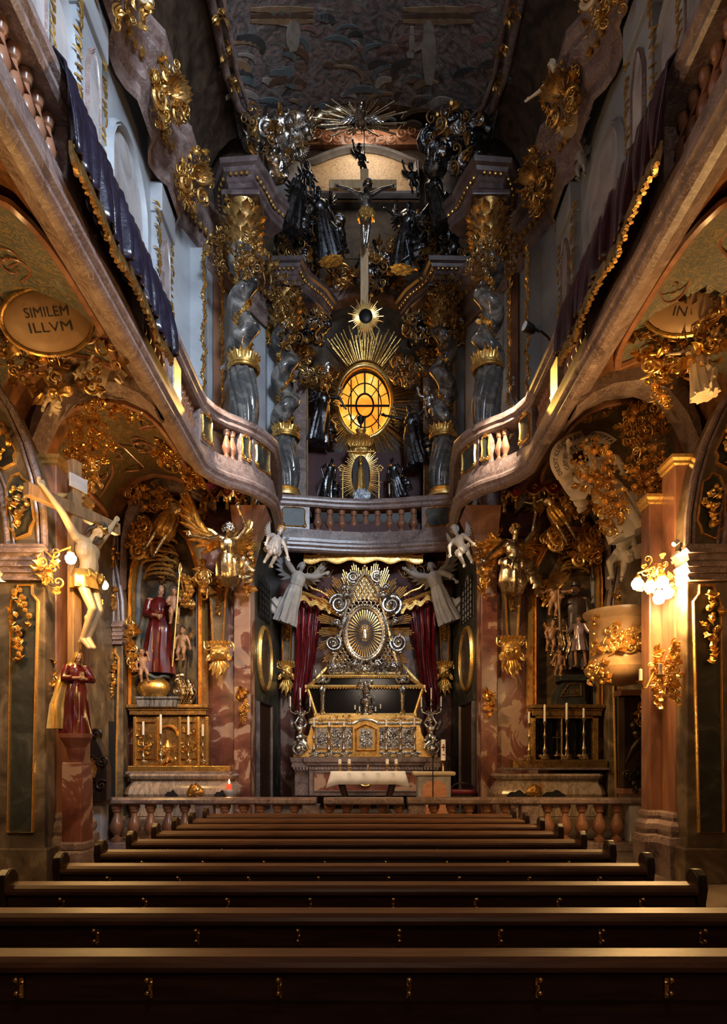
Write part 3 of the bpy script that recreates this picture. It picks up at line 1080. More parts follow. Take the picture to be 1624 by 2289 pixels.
def body_mesh(m, J, child, face=True):
    V = {k: Vector(v) for k, v in J.items()}
    k = 1.5 if child else 1.0
    t = 1.22 if child else 1.0
    hs = 1.62 if child else 1.0
    # trunk
    m.ball(V['pel'], (.165 * t, .125 * t, .13 * t), 14)
    m.ball(V['waist'], (.135 * t, .11 * t, .14 * t), 14)
    m.ball(V['chest'], (.185 * t, .125 * t, .165 * t), 14)
    m.caps(V['pel'], V['waist'], .125 * t, .115 * t, 12)
    m.caps(V['waist'], V['chest'], .115 * t, .125 * t, 12)
    m.caps(V['chest'].lerp(V['neck'], .5), V['head'], .062 * t, .052 * t)
    for s in 'LR':
        m.caps(V['chest'].lerp(V['neck'], .55), V['sh' + s], .075 * t, .068 * k * .9)
        m.caps(V['sh' + s], V['el' + s], .060 * k, .045 * k)
        m.caps(V['el' + s], V['wr' + s], .045 * k, .030 * k)
        m.ball(V['el' + s].lerp(V['wr' + s], .3), .046 * k, 8)
        m.caps(V['hi' + s], V['kn' + s], .088 * k * .95, .058 * k)
        m.caps(V['kn' + s], V['an' + s], .056 * k, .036 * k)
        m.ball(V['kn' + s].lerp(V['an' + s], .3) + Vector((0, .02, 0)), .055 * k, 8)
        m.caps(V['an' + s], V['to' + s], .042 * k, .030 * k)
        m.ball(V['an' + s] + Vector((0, .03, -.03)), .036 * k, 8)
        # hand: palm, four fingers, thumb
        d = (V['wr' + s] - V['el' + s]).normalized()
        sd = d.cross(Vector((0, 1, 0)))
        if sd.length < .2:
            sd = Vector((1, 0, 0))
        sd.normalize()
        up = sd.cross(d)
        pc = V['wr' + s] + d * .05 * k
        m.caps(V['wr' + s], pc, .028 * k, .034 * k, 8)
        for i, ln in enumerate((.075, .085, .08, .062)):
            o = pc + d * .02 + sd * (i - 1.5) * .021 * k
            a = o + d * ln * .5 * k
            b = a + d * ln * .42 * k - up * ln * .3 * k
            m.caps(o, a, .0125 * k, .0115 * k, 6)
            m.caps(a, b, .0115 * k, .010 * k, 6)
        o = V['wr' + s] + d * .02 - sd * .024 * k
        m.caps(o, o + d * .035 - sd * .035 * k, .014 * k, .012 * k, 6)
        m.caps(o + d * .035 - sd * .035 * k, o + d * .07 - sd * .04 * k, .012 * k, .010 * k, 6)
    # head and face
    h = V['head']
    ax = (h - V['neck']).normalized()
    q = Vector((0, 0, 1)).rotation_difference(ax).to_matrix().to_4x4()
    F = Matrix.Translation(h) @ q @ Matrix.Rotation(J.get('turn', (0, 0, 0))[2], 4, 'Z') @ Matrix.Scale(hs, 4)
    s0 = len(m.v)
    keep = m.M
    m.M = keep @ F
    m.ball((0, .012, .02), (.075, .092, .098), 14)
    m.ball((0, -.02, -.045), (.055, .065, .065), 12)
    m.ball((0, -.062, -.088), (.024, .024, .022), 8)
    m.caps((0, -.078, .012), (0, -.102, -.032), .010, .017, 8)
    for sx in (-1, 1):
        m.ball((sx * .026, -.074, .026), (.026, .016, .010), 8)
        m.ball((sx * .030, -.066, .004), (.014, .014, .011), 8)
        m.ball((sx * .036, -.055, -.035), (.022, .022, .022), 8)
        m.ball((sx * .074, .012, -.01), (.012, .022, .032), 8)
    m.ball((0, -.080, -.055), (.024, .012, .007), 8)
    m.ball((0, -.078, -.067), (.020, .012, .008), 8)
    m.M = keep
    return F


def drape(m, rings_, nf=9, amp=.16, seed=0, seg=44, sub=5, M=None):
    r = rng(seed)
    p1, p2, p3 = r.uniform(0, 6), r.uniform(0, 6), r.uniform(-1.2, 1.2)
    rs = []
    k = len(rings_)
    for i in range((k - 1) * sub + 1):
        a, f = min(i // sub, k - 2), i / sub - min(i // sub, k - 2)
        c = [x + (y - x) * f for x, y in zip(rings_[a], rings_[a + 1])]
        u = i / ((k - 1) * sub)
        row = []
        for j in range(seg):
            th = 2 * PI * j / seg
            w = 1 + amp * (0.25 + 0.75 * u) * (.62 * math.sin(nf * th + p1 + p3 * u * 3) + .38 * math.sin((nf * 2 + 1) * th + p2 - 2 * u))
            row.append((c[0] + c[3] * w * math.cos(th), c[1] + c[4] * w * math.sin(th), c[2]))
        rs.append(row)
    m.rings(rs, M)


def sash(m, pts, w, seed=0, flat=.35, M=None):
    r = rng(seed)
    k = 22
    P2 = []
    n = len(pts)
    for i in range(k):
        u = i / (k - 1) * (n - 1)
        a = min(int(u), n - 2)
        P2.append(Vector(pts[a]).lerp(Vector(pts[a + 1]), u - a) + Vector((r.uniform(-1, 1), r.uniform(-1, 1), r.uniform(-1, 1))) * w * .12)
    m.tube(P2, [w * (.55 + .45 * math.sin(PI * (i + 1) / (k + 1))) * (1 + .25 * math.sin(i * 1.9)) for i in range(k)], 10, M, flat=flat)


def wing(m, M, L, sgn=1, droop=0.0):
    """root at the origin, opening to +x (or -x for sgn -1)"""
    Mx = M @ Matrix.Diagonal((sgn, 1, 1, 1))
    m.tube([(0, 0, 0), (L * .25, .03 * L, L * .22), (L * .5, .03 * L, L * .30)], [L * .07, L * .06, L * .03], 8, Mx)
    for row, (n, l0, l1, y) in enumerate(((9, .95, .55, .02), (8, .6, .38, -.02), (6, .34, .22, -.05))):
        for i in range(n):
            u = i / (n - 1)
            bx, bz = L * (.5 - .48 * u), L * (.30 - .30 * u)
            a = (.35 + 1.75 * u) + droop
            m.leaf(Mx @ Tm((bx, y * L, bz), .12, a, 0), L * (l0 + (l1 - l0) * u), L * .085, -.25, 0, .22, 6)


def curls(m, F, seed=0, long_=0.0, top=True, n=46):
    """locks over the skull in head space F"""
    r = rng(seed)
    for i in range(n):
        a, e = r.uniform(0, 2 * PI), r.uniform(-.15, 1.45)
        d = Vector((math.cos(a) * math.cos(e), math.sin(a) * math.cos(e), math.sin(e)))
        if d.y < -.45 and d.z < .45:
            continue
        p = Vector((d.x * .08, .012 + d.y * .095, .02 + d.z * .10))
        m.ball(p, r.uniform(.018, .03), 6, F)
        if long_ and d.z < .5:
            m.tube([p, p + Vector((d.x * .03, .03, -long_ * .5)), p + Vector((d.x * .02, .02, -long_))], [.022, .02, .008], 6, F)


def figure(name, label, cat, loc, h=1.75, rz=0.0, rx=0.0, ry=0.0, pose=None, mat=None, child=False, robe=None, robe_mat=None, top=None, mantle=None, mantle_mat=None,
           wings=0, wing_mat=None, hair=None, hair_long=0.0, beard=False, voxel=.013, group=None, extra=None, sashes=None, hair_n=46, droop=0.0):
    J = dict(CHILD if child else ADULT)
    J.update(pose or {})
    sc = h / (1.64 if child else 1.75)
    t = thing(name, label, cat, loc, group)
    W = Tm(loc, rx, ry, rz, sc)
    m = MB(W)
    F = body_mesh(m, J, child)
    b = m.build('body', mat, t, voxel=voxel * sc, smooth=0)
    if hair or beard:
        m = MB(W)
        if hair:
            curls(m, F, hash_(label), hair_long, n=hair_n)
        if beard:
            for i in range(16):
                r = rng(i)
                p = Vector((r.uniform(-.045, .045), -.07 - r.uniform(0, .02), -.07 - r.uniform(0, .02)))
                m.tube([p, p + Vector((p.x * .1, -.02, -.05)), p + Vector((-p.x * .4, -.01, -.10))], [.016, .016, .005], 6, F)
        m.build('hair', hair or M_HAIR, t)
    if robe:
        m = MB(W)
        drape(m, robe, seed=hash_(label))
        m.build('robe', robe_mat, t)
    if top:
        m = MB(W)
        drape(m, top, 7, .07, hash_(label) + 3, sub=3)
        for s in 'LR':
            a, b_, c = (Vector(J[q + s]) for q in ('sh', 'el', 'wr'))
            m.tube([a, a.lerp(b_, .5), b_, b_.lerp(c, .6)], [.085, .09, .085, .075], 10)
        m.build('tunic', robe_mat, t)
    if mantle:
        m = MB(W)
        drape(m, mantle, 7, .2, hash_(label) + 7)
        m.build('mantle', mantle_mat, t)
    if sashes:
        m = MB(W)
        for i, (pts, w) in enumerate(sashes):
            sash(m, pts, w, i)
        m.build('drapery', robe_mat or mat, t)
    if wings:
        for sg in (-1, 1):
            m = MB(W)
            c = Vector(J['chest'])
            wing(m, Tm((c.x + sg * .06, c.y + .11, c.z + .05), 0, 0, sg * .25), wings, sg, droop)
            m.build('wing', wing_mat or mat, t)
    if extra:
        extra(t, W, F, J)
    return t


def hash_(s):
    return sum((i + 1) * ord(c) for i, c in enumerate(s)) % 9973


def foliage(m, M, w, h, n, seed, size=.2, scrolls=.3, berries=.25, depth=.12, shape=None):
    """gilded acanthus, scrolls and fruit over a w x h field in the local xz plane, facing -y"""
    r = rng(seed)
    for i in range(n):
        for _ in range(20):
            x, z = r.uniform(-w / 2, w / 2), r.uniform(-h / 2, h / 2)
            if shape is None or shape(x / (w / 2), z / (h / 2)):
                break
        y = -r.uniform(0, depth)
        u = r.random()
        s = size * r.uniform(.6, 1.3)
        if u < scrolls:
            m.scroll(M @ Tm((x, y, z), 0, r.uniform(0, 6.3), r.uniform(-.5, .5)), s * .42, r.uniform(.9, 1.6), .2, s * .4, 6, 16)
        elif u < scrolls + berries:
            m.ball((x, y - .02, z), s * r.uniform(.10, .2), 6, M)
        else:
            m.leaf(M @ Tm((x, y, z), r.uniform(-.3, .6), r.uniform(0, 6.3), r.uniform(-.6, .6)), s, s * .32, r.uniform(.4, 1.0), 3, .22, 6)


def disc(x, z):
    return x * x + z * z < 1


def ring_(x, z):
    return .5 < x * x + z * z < 1


def cloud(m, M, r0, n, seed, flat=.6):
    r = rng(seed)
    for i in range(n):
        a, d = r.uniform(0, 6.3), r0 * math.sqrt(r.random()) * .8
        p = (d * math.cos(a), -r.uniform(0, r0 * .3), d * math.sin(a) * .8)
        q = r0 * r.uniform(.22, .42)
        m.ball(p, (q, q * flat, q * .85), 9, M)
        if r.random() < .55:
            m.scroll(M @ Tm((p[0], p[1] - q * flat * .8, p[2]), 0, r.uniform(0, 6)), q * .75, 1.6, .22, 0, 6, 18)


def cherub(m, M, r, seed=0):
    m.ball((0, 0, 0), (r, r, r * 1.12), 10, M)
    m.ball((0, -r * .75, -r * .35), (r * .5, r * .4, r * .4), 8, M)
    m.ball((0, -r * 1.05, -.05 * r), (r * .16, r * .2, r * .2), 6, M)
    for s in (-1, 1):
        m.ball((s * r * .38, -r * .88, r * .12), (r * .2, r * .15, r * .12), 6, M)
        m.ball((s * r * .5, -r * .7, -r * .3), r * .32, 6, M)
    q = rng(seed)
    for i in range(18):
        a, e = q.uniform(0, 6.3), q.uniform(.2, 1.4)
        m.ball((r * math.cos(a) * math.cos(e), .1 * r + r * abs(math.sin(a)) * math.cos(e) * .6, r * 1.1 * math.sin(e)), r * .28, 6, M)
    for s in (-1, 1):
        wing(m, M @ Tm((s * r * .8, r * .4, -r * .5)), r * 2.0, s, .3)


def rays(m, c, n, r0, r1, w, sticks=5, y=0.0, a0=0.0, a1=2 * PI, jit=.1, seed=0, ell=1.0, bar=.45):
    """bundles of straight gilded rods fanning from c in the xz plane"""
    r = rng(seed)
    for i in range(n):
        a = a0 + (a1 - a0) * (i + .5) / n
        rr = r1 * (1 - jit * r.random())
        for j in range(sticks):
            o = (j - (sticks - 1) / 2) * w
            l = rr * (1 - .05 * abs(j - (sticks - 1) / 2))
            d = Vector((math.cos(a), 0, math.sin(a) * ell))
            q = Vector((-math.sin(a), 0, math.cos(a)))
            p0 = Vector((c[0], c[1] + y, c[2])) + d * r0 + q * o * .6
            p1 = Vector((c[0], c[1] + y, c[2])) + d * l + q * o * 1.25
            m.tube([p0, p1], [w * bar * .6, w * bar], 5)


def candle(t, x, y, z, h, r=.016, lit=False):
    m = MB()
    m.lathe([(r, 0), (r, h * .97), (r * .7, h)], 10, None, (x, y, z))
    m.tube([(x, y, z + h), (x, y, z + h + .02)], r * .12, 5)
    m.build('candle', M_WAX, t)


CS_PROF = [(.11, 0), (.115, .02), (.09, .04), (.05, .07), (.03, .09), (.026, .13), (.045, .16), (.05, .20), (.03, .25), (.02, .30), (.022, .42), (.036, .46), (.036, .50), (.018, .54), (.016, .66), (.03, .70), (.05, .74), (.052, .76), (.02, .765)]


def candlestick(label, px, d, yb, yt, yc, mat, group=None, wide=1.0, name='candlestick'):
    """baroque candlestick: foot row yb, drip pan row yt, candle top row yc"""
    b, p, c = P(px, yb, d), P(px, yt, d), P(px, yc, d)
    H = p.z - b.z
    t = thing(name, label, 'candlestick', b, group)
    m = MB()
    k = H / .765
    m.lathe([(r * min(k, 1.4) * wide, z * k) for r, z in CS_PROF[3:]], 12, None, b)
    m.build('stem', mat, t)
    m = MB()
    m.lathe([(r * min(k, 1.4) * wide, z * k) for r, z in CS_PROF[:5]], 12, None, b)
    for i in range(3):
        a = i * 2 * PI / 3 - PI / 2
        m.scroll(Tm(b + Vector((math.cos(a) * .09 * wide * k, math.sin(a) * .09 * wide * k, .05 * k)), 0, 0, a), .05 * k * wide, 1.3, .3, 0, 6, 14)
        m.leaf(Tm(b + Vector((math.cos(a) * .05 * wide * k, math.sin(a) * .05 * wide * k, .04 * k)), -.6, 0, a + PI / 2), .13 * k, .05 * k * wide, .5)
    m.build('foot', mat, t)
    candle(t, b.x, b.y, p.z - .01, c.z - p.z, .027)
    return t


def relief(m, M, w, h, n, seed, s=.1):
    """crowded little embossed figures on a plate"""
    r = rng(seed)
    m.box((0, 0, 0), (w, .02, h), M)
    for i in range(n):
        x, z = r.uniform(-.42, .42) * w, r.uniform(-.42, .38) * h
        q = s * r.uniform(.7, 1.2)
        a = r.uniform(-.5, .5)
        m.ball((x, -.02, z), (q * .22, q * .2, q * .4), 7, M)
        m.ball((x + q * .15 * a, -.03, z + q * .5), q * .15, 6, M)
        m.tube([(x, -.03, z + q * .2), (x + q * r.choice((-1, 1)) * .35, -.045, z + q * r.uniform(-.1, .45))], q * .07, 5, M)
        m.tube([(x, -.02, z - q * .2), (x + q * a * .5, -.035, z - q * .6)], [q * .12, q * .06], 5, M)
        if r.random() < .4:
            m.scroll(M @ Tm((x + q * .3, -.015, z), 0, r.uniform(0, 6)), q * .25, 1.2, .2, 0, 5, 12)

# ------------------------------------------------------------------ the high altar
D = 17.6


def bxp(m, px0, px1, py0, py1, d0, d1):
    """box whose front face covers those picture bounds at depth d0"""
    a, b = P(px0, py0, d0), P(px1, py1, d0)
    m.bx(a.x, b.x, d0, d1, b.z, a.z)


t = thing('altar_mensa', 'grey pink stone high altar table with inset red marble front', 'altar', (0, D, .45))
m = MB()
m.sweep([(-1.95, 18.9), (-1.95, 17.45), (-1.60, 17.45), (-1.60, 17.35), (1.55, 17.35), (1.55, 17.45), (1.97, 17.45), (1.97, 18.9)], [(-.12, 1.58), (-.06, 1.62), (-.06, 1.66), (.0, 1.70), (.02, 1.82), (-.1, 1.82)][::-1])
m.bx(-1.93, 1.95, 17.48, 18.9, 1.56, 1.81)
m.build('slab', M_PINK, t, smooth=.5)
m = MB()
for i in range(46):
    m.box((-1.85 + i * .0823, 17.40, 1.53), (.05, .09, .06))
m.build('dentils', M_PINK, t, smooth=0)
m = MB()
bxp(m, 690, 945, 1716, 1779, 17.42, 18.9)
m.build('body', M_PINK, t, smooth=0, bevel=.02)
for x0, x1 in ((658, 690), (945, 978)):
    m = MB()
    bxp(m, x0, x1, 1716, 1779, 17.6, 18.9)
    m.build('side_block', M_PINK, t, smooth=0, bevel=.02)
m = MB()
a, b = P(703, 1728, D), P(932, 1766, D)
m.bx(a.x, b.x, 17.40, 17.44, b.z, a.z)
m.build('front_panel', M_RED, t, smooth=0)
m = MB()
m.frame([(b.x, b.z), (b.x, a.z), (a.x, a.z), (a.x, b.z)], .05, 17.37, 17.43)
m.build('panel_moulding', M_PINK, t)
m = MB()
c = P(816, 1742, 17.4)
m.tube([(c.x + .2 * math.cos(2 * PI * i / 24), 17.36, c.z + .17 * math.sin(2 * PI * i / 24)) for i in range(24)], .022, 6, closed=True)
for i in range(8):
    m.leaf(Tm((c.x, 17.38, c.z), 0, i * PI / 4), .16, .03, .3, 0)
m.ball((c.x, 17.36, c.z), .05, 8)
m.build('gilt_medallion', M_GOLD, t)

# gilded and silver base with relief panels
t = thing('silver_predella', 'gilded altar base with embossed silver panels, standing on the stone altar table', 'predella', (0, 18, 1.82))
Zt = lambda y, d=17.9: P(0, y, d).z
Xt = lambda x, d=17.9: P(x, 0, d).x
z0, z1 = 1.82, Zt(1618)
m = MB()
prof = [(655, 1692), (655, 1680), (668, 1676), (680, 1660), (690, 1640), (694, 1622), (698, 1618), (690, 1614), (690, 1608), (704, 1602), (706, 1598)]
left = [(Xt(x), Zt(y)) for x, y in prof]
left[0] = (left[0][0], z0)
poly = left + [(-x - .02, z) for x, z in left[::-1]]
m.prism(poly[::-1], 17.85, 18.7)
m.build('body', M_GOLD_L, t, smooth=0, bevel=.015)
m = MB()
bxp(m, 788, 847, 1607, 1692, 17.72, 17.9)
a, b = P(797, 1625, 17.7), P(838, 1676, 17.7)
m.frame([(b.x, b.z), (b.x, a.z - .06), ((a.x + b.x) / 2, a.z + .04), (a.x, a.z - .06), (a.x, b.z)], .05, 17.64, 17.72)
m.build('centre_block', M_GOLD, t, smooth=.5)
m = MB()
relief(m, Tm(((a.x + b.x) / 2, 17.71, (a.z + b.z) / 2)), .36, .5, 14, 4, .14)
m.build('silver_relief', M_SILV, t)
for k, (x0, x1) in enumerate(((706, 734), (739, 786), (846, 893), (898, 926))):
    a, b = P(x0, 1627, 17.85), P(x1, 1673, 17.85)
    m = MB()
    relief(m, Tm(((a.x + b.x) / 2, 17.84, (a.z + b.z) / 2)), b.x - a.x, a.z - b.z, 18 if k in (0, 3) else 30, k + 10, .15)
    pn = m.build('silver_relief', M_SILV, t)
    m = MB()
    m.frame([(b.x, b.z), (b.x, a.z), (a.x, a.z), (a.x, b.z)], .035, 17.79, 17.85)
    m.build('gilt_frame', M_GOLD_L, pn)
m = MB()
for y, r in ((1617, .035), (1609, .02), (1682, .03)):
    for x0, x1 in ((690, 788), (847, 940)):
        a, b = P(x0, y, 17.82), P(x1, y, 17.82)
        k = 26
        for i in range(k):
            m.ball(a.lerp(b, (i + .5) / k), (r * 1.1, r, r), 6)
a = P(788, 1618, 17.7)
b = P(847, 1618, 17.7)
m.tube([a, a.lerp(b, .25) + Vector((0, 0, .09)), a.lerp(b, .5) + Vector((0, 0, .12)), a.lerp(b, .75) + Vector((0, 0, .09)), b], .04, 8)
m.build('silver_beading', M_SILV, t)
m = MB()
for x0, x1 in ((704, 785), (850, 930)):
    c = P((x0 + x1) / 2, 1606, 17.84)
    foliage(m, Tm(c), (x1 - x0) * .0119, .11, 26, x0, .1, .35, .2, .04)
c = P(816, 1685, 17.7)
foliage(m, Tm(c), .6, .08, 12, 3, .08)
m.build('gilded_foliage', M_GOLD_L, t)
for s in (-1, 1):
    c = P(817 + s * 150, 1674, 17.75)
    m = MB()
    m.scroll(Tm(c, 0, PI if s > 0 else 0) @ Matrix.Diagonal((1, 1, 1 if s < 0 else -1, 1)), .22, 1.6, .32)
    m.ball(c + Vector((0, -.03, 0)), .13, 10)
    m.build('silver_scroll', M_SILV, t)

# glazed shrine
M_GLASS = plain('dark_glass', (.02, .018, .02), .12, var=.1)
M_GLASS.node_tree.nodes['Principled BSDF'].inputs['Specular IOR Level'].default_value = .15
M_GLASS.node_tree.nodes['Principled BSDF'].inputs['Transmission Weight'].default_value = .65
t = thing('glass_shrine', 'glass sided gilded reliquary shrine, wider at its top, between altar base and pyramid', 'shrine', (0, 18.2, 2.95))
q = lambda x, y, d=18.1: P(x, y, d)
lo, mid, up = [(706, 1598), (926, 1598)], [(686, 1535), (946, 1535)], [(722, 1512), (908, 1512)]
m = MB()
for (a, b), r in ((lo, .05), (mid, .05), (up, .04)):
    A, B = q(*a), q(*b)
    m.box((A + B) / 2 + Vector((0, .25, 0)), (B.x - A.x + .1, .62, r * 1.7))
    m.tube([A + Vector((0, -.05, 0)), B + Vector((0, -.05, 0))], r, 8)
    for i in range(40):
        m.ball(A.lerp(B, (i + .5) / 40) + Vector((0, -.07, -r)), r * .42, 5)
for i in (0, 1):
    m.tube([q(*lo[i]), q(*mid[i])], .05, 8)
    m.tube([q(*mid[i]), q(*up[i])], .05, 8)
m.build('gilt_frame', M_GOLD_L, t)
m = MB()
m.prism([(q(*p).x, q(*p).z) for p in (lo[0], lo[1], mid[1], up[1], up[0], mid[0])], 18.14, 18.16)
m.build('glass_pane', M_GLASS, t, smooth=0)
m = MB()
m.bx(-1.0, 1.0, 18.3, 18.6, 3.0, 3.12)
m.tube([(-.9, 18.42, 3.2), (-.4, 18.42, 3.25), (.3, 18.42, 3.22), (.9, 18.42, 3.2)], [.10, .16, .14, .12], 8)
m.build('relic_cushion', M_VELVET, t)
for x in (721, 899):
    m = MB()
    A, B, Cc = q(x, 1598), q(x, 1540), q(x, 1518)
    m.tube([A + Vector((0, -.06, 0)), B + Vector((0, -.1, 0))], [.05, .075], 8)
    cherub(m, Tm(Cc + Vector((0, -.12, -.05))), .075, x)
    m.leaf(Tm(B + Vector((0, -.16, .08)), 0, PI), .3, .09, .5)
    m.leaf(Tm(A + Vector((0, -.12, -.02))), .2, .08, .6)
    m.build('silver_strap', M_SILV, t)
m = MB()
A = q(818, 1600)
m.lathe([(.16, 0), (.16, .06), (.08, .1), (.06, .2), (.12, .3), (.17, .36), (.16, .44), (.08, .48), (.10, .6), (.12, .78), (.06, .84), (.1, .9)], 12, None, A + Vector((0, -.08, 0)))
foliage(m, Tm(A + Vector((0, -.2, .5))), .42, .9, 46, 77, .13)
m.build('silver_centrepiece', M_SILV, t)
for i, (px, y0, y1) in enumerate(((793, 1578, 1586), (803, 1580, 1589), (839, 1580, 1590), (850, 1575, 1584))):
    c = q(px, y1, 17.95)
    m = MB()
    m.lathe([(.018, 0), (.018, .12)], 8, None, c)
    m.build('small_candle', M_WAX, t)
m = MB()
A = q(818, 1559, 17.95)
m.box(A, (.08, .05, .32))
m.build('red_jewel', M_DKRED, t, bevel=.01)
for x in (705, 717, 892, 908):
    A = q(x, 1514 if x in (705, 908) else 1518, 18.0)
    m = MB()
    m.lathe([(.03, 0), (.01, .03), (.01, .07), (.018, .08), (.014, .085), (.014, .22)], 8, None, A)
    m.build('corner_candle', M_SILV, t)

# pyramid reliquary with its glory
t = thing('pyramid_reliquary', 'silver lattice pyramid reliquary with oval gold glory, rays and clouds above the shrine', 'reliquary', (0, 18.5, 4.15))
q = lambda x, y, d=18.5: P(x, y, d)
m = MB()
L1 = [(736, 1505), (752, 1440), (770, 1370), (786, 1318), (800, 1296), (813, 1282), (815, 1272)]
for s in (0, 1):
    pts = [q(x if not s else 1630 - x, y) for x, y in L1]
    m.tube(pts, [.10, .085, .075, .065, .06, .05, .03], 8)
m.tube([q(736, 1503), q(894, 1503)], .08, 8)
m.ball(q(815, 1266), .06)
m.ball(q(815, 1258), .035)
m.tube([q(815, 1262), q(815, 1244)], .015, 6)
m.tube([q(809, 1250), q(821, 1250)], .013, 6)
m.build('pyramid_frame', M_SILV, t)
m = MB()
hr = 5.2


def halfw(y):
    for (x0, y0), (x1, y1) in zip(L1, L1[1:]):
        if y1 <= y <= y0:
            return 815 - (x0 + (x1 - x0) * (y0 - y) / (y0 - y1))
    return 0


for row in range(26):
    y = 1300 + row * hr * 1.55
    for col in range(-14, 15):
        x = 815 + (col + (row % 2) * .5) * hr * 1.8
        if abs(x - 815) > halfw(y) - 3:
            continue
        if ((x - 815) / 45) ** 2 + ((y - 1414) / 61) ** 2 < 1.0:
            continue
        pts = [q(x + hr * math.sin(k * PI / 3), y + hr * math.cos(k * PI / 3), 18.48) for k in range(6)]
        m.tube(pts, .016, 5, closed=True)
m.build('hexagon_lattice', M_SILV, t)
oc = q(815, 1415, 18.42)
m = MB()
for rr, th in ((1.0, .06), (.90, .03)):
    m.tube([(oc.x + .545 * rr * math.cos(2 * PI * i / 48), oc.y, oc.z + .755 * rr * math.sin(2 * PI * i / 48)) for i in range(48)], th, 8, closed=True)
for i in range(48):
    m.ball((oc.x + .545 * math.cos(2 * PI * i / 48), oc.y - .05, oc.z + .755 * math.sin(2 * PI * i / 48)), .03, 5)
m.build('oval_frame', M_SILV, t)
m = MB()
m.lathe([(.001, 0), (.5, 0), (.5, .02), (.001, .02)], 40, Tm((oc.x, oc.y + .05, oc.z), PI / 2, 0, 0, (1, 1.4, 1)))
m.build('oval_ground', M_DKWOOD, t, smooth=.4)
m = MB()
r = rng(8)
for i in range(40):
    a = 2 * PI * i / 40
    r1 = .94 + .03 * (i % 2)
    c, sn = math.cos(a), math.sin(a)
    w = .033
    p = [(.10 * c, .14 * sn), (r1 * .48 * math.cos(a - w), r1 * .69 * math.sin(a - w)), (r1 * .48 * math.cos(a + w), r1 * .69 * math.sin(a + w))]
    yo = -.02 * (i % 2)
    m.add([(oc.x + x, oc.y + .03 + yo, oc.z + z) for x, z in p] + [(oc.x + x, oc.y + .05, oc.z + z) for x, z in p] + [(oc.x + .5 * .48 * c, oc.y - .01 + yo, oc.z + .5 * .69 * sn)], [(0, 1, 6), (1, 2, 6), (2, 0, 6), (3, 5, 4)])
for i in range(30):
    a = 2 * PI * i / 30
    m.tube([(oc.x + .05 * math.cos(a), oc.y - .02, oc.z + .08 * math.sin(a)), (oc.x + .17 * math.cos(a), oc.y - .03, oc.z + .24 * math.sin(a))], [.012, .003], 5)
m.build('gold_glory', M_GOLD_L, t)
m = MB()
drape(m, [(oc.x, oc.y - .05, oc.z + .13, .02, .02), (oc.x, oc.y - .05, oc.z + .06, .06, .04), (oc.x, oc.y - .05, oc.z - .16, .085, .05)], 6, .05)
m.ball((oc.x, oc.y - .05, oc.z + .13), (.045, .04, .055))
m.build('small_madonna', M_SILV, t)
m = MB()
rays(m, q(815, 1405, 18.58), 21, .6, 1.46, .045, 5, 0, -PI * .28, PI * 1.28, .10, 3, 1.36)
m.build('ray_bundles', M_GOLD_L, t)
for k, (x, y, r0) in enumerate(((757, 1350, .27), (873, 1352, .29), (744, 1437, .22), (890, 1436, .24), (789, 1289, .17), (842, 1290, .17))):
    m = MB()
    c = q(x, y, 18.35)
    m.ball(c + Vector((0, .06, 0)), (r0 * .72, r0 * .3, r0 * .78), 10)
    m.scroll(Tm(c, 0, k * 1.1) @ Matrix.Diagonal((1 if k % 2 else -1, 1, 1.1, 1)), r0 * .95, 2.1, .17, 0, 7, 40)
    m.scroll(Tm(c + Vector((r0 * .3, -.02, r0 * .75)), 0, k), r0 * .4, 1.4, .22)
    m.ball(c + Vector((0, -.14, 0)), r0 * .26, 8)
    cloud(m, Tm(c + Vector((0, .05, -r0 * .9))), r0 * .6, 5, k)
    cloud(m, Tm(c + Vector((-r0 * .6 if k % 2 else r0 * .6, .05, r0 * .6))), r0 * .5, 4, k + 20)
    m.build('silver_cloud', M_SILV, t)
for k, (x, y) in enumerate(((768, 1313), (862, 1312), (752, 1393), (884, 1388), (792, 1483), (843, 1484), (815, 1496), (748, 1490), (880, 1488), (773, 1330), (856, 1330))):
    m = MB()
    cherub(m, Tm(q(x, y, 18.25), 0, .3 * ((k % 3) - 1)), .085, k)
    m.build('cherub_head', M_SILV, t)
m = MB()
foliage(m, Tm(q(815, 1496, 18.3)), 1.9, .25, 70, 21, .14, .4, .3)
m.build('silver_foliage', M_SILV, t)

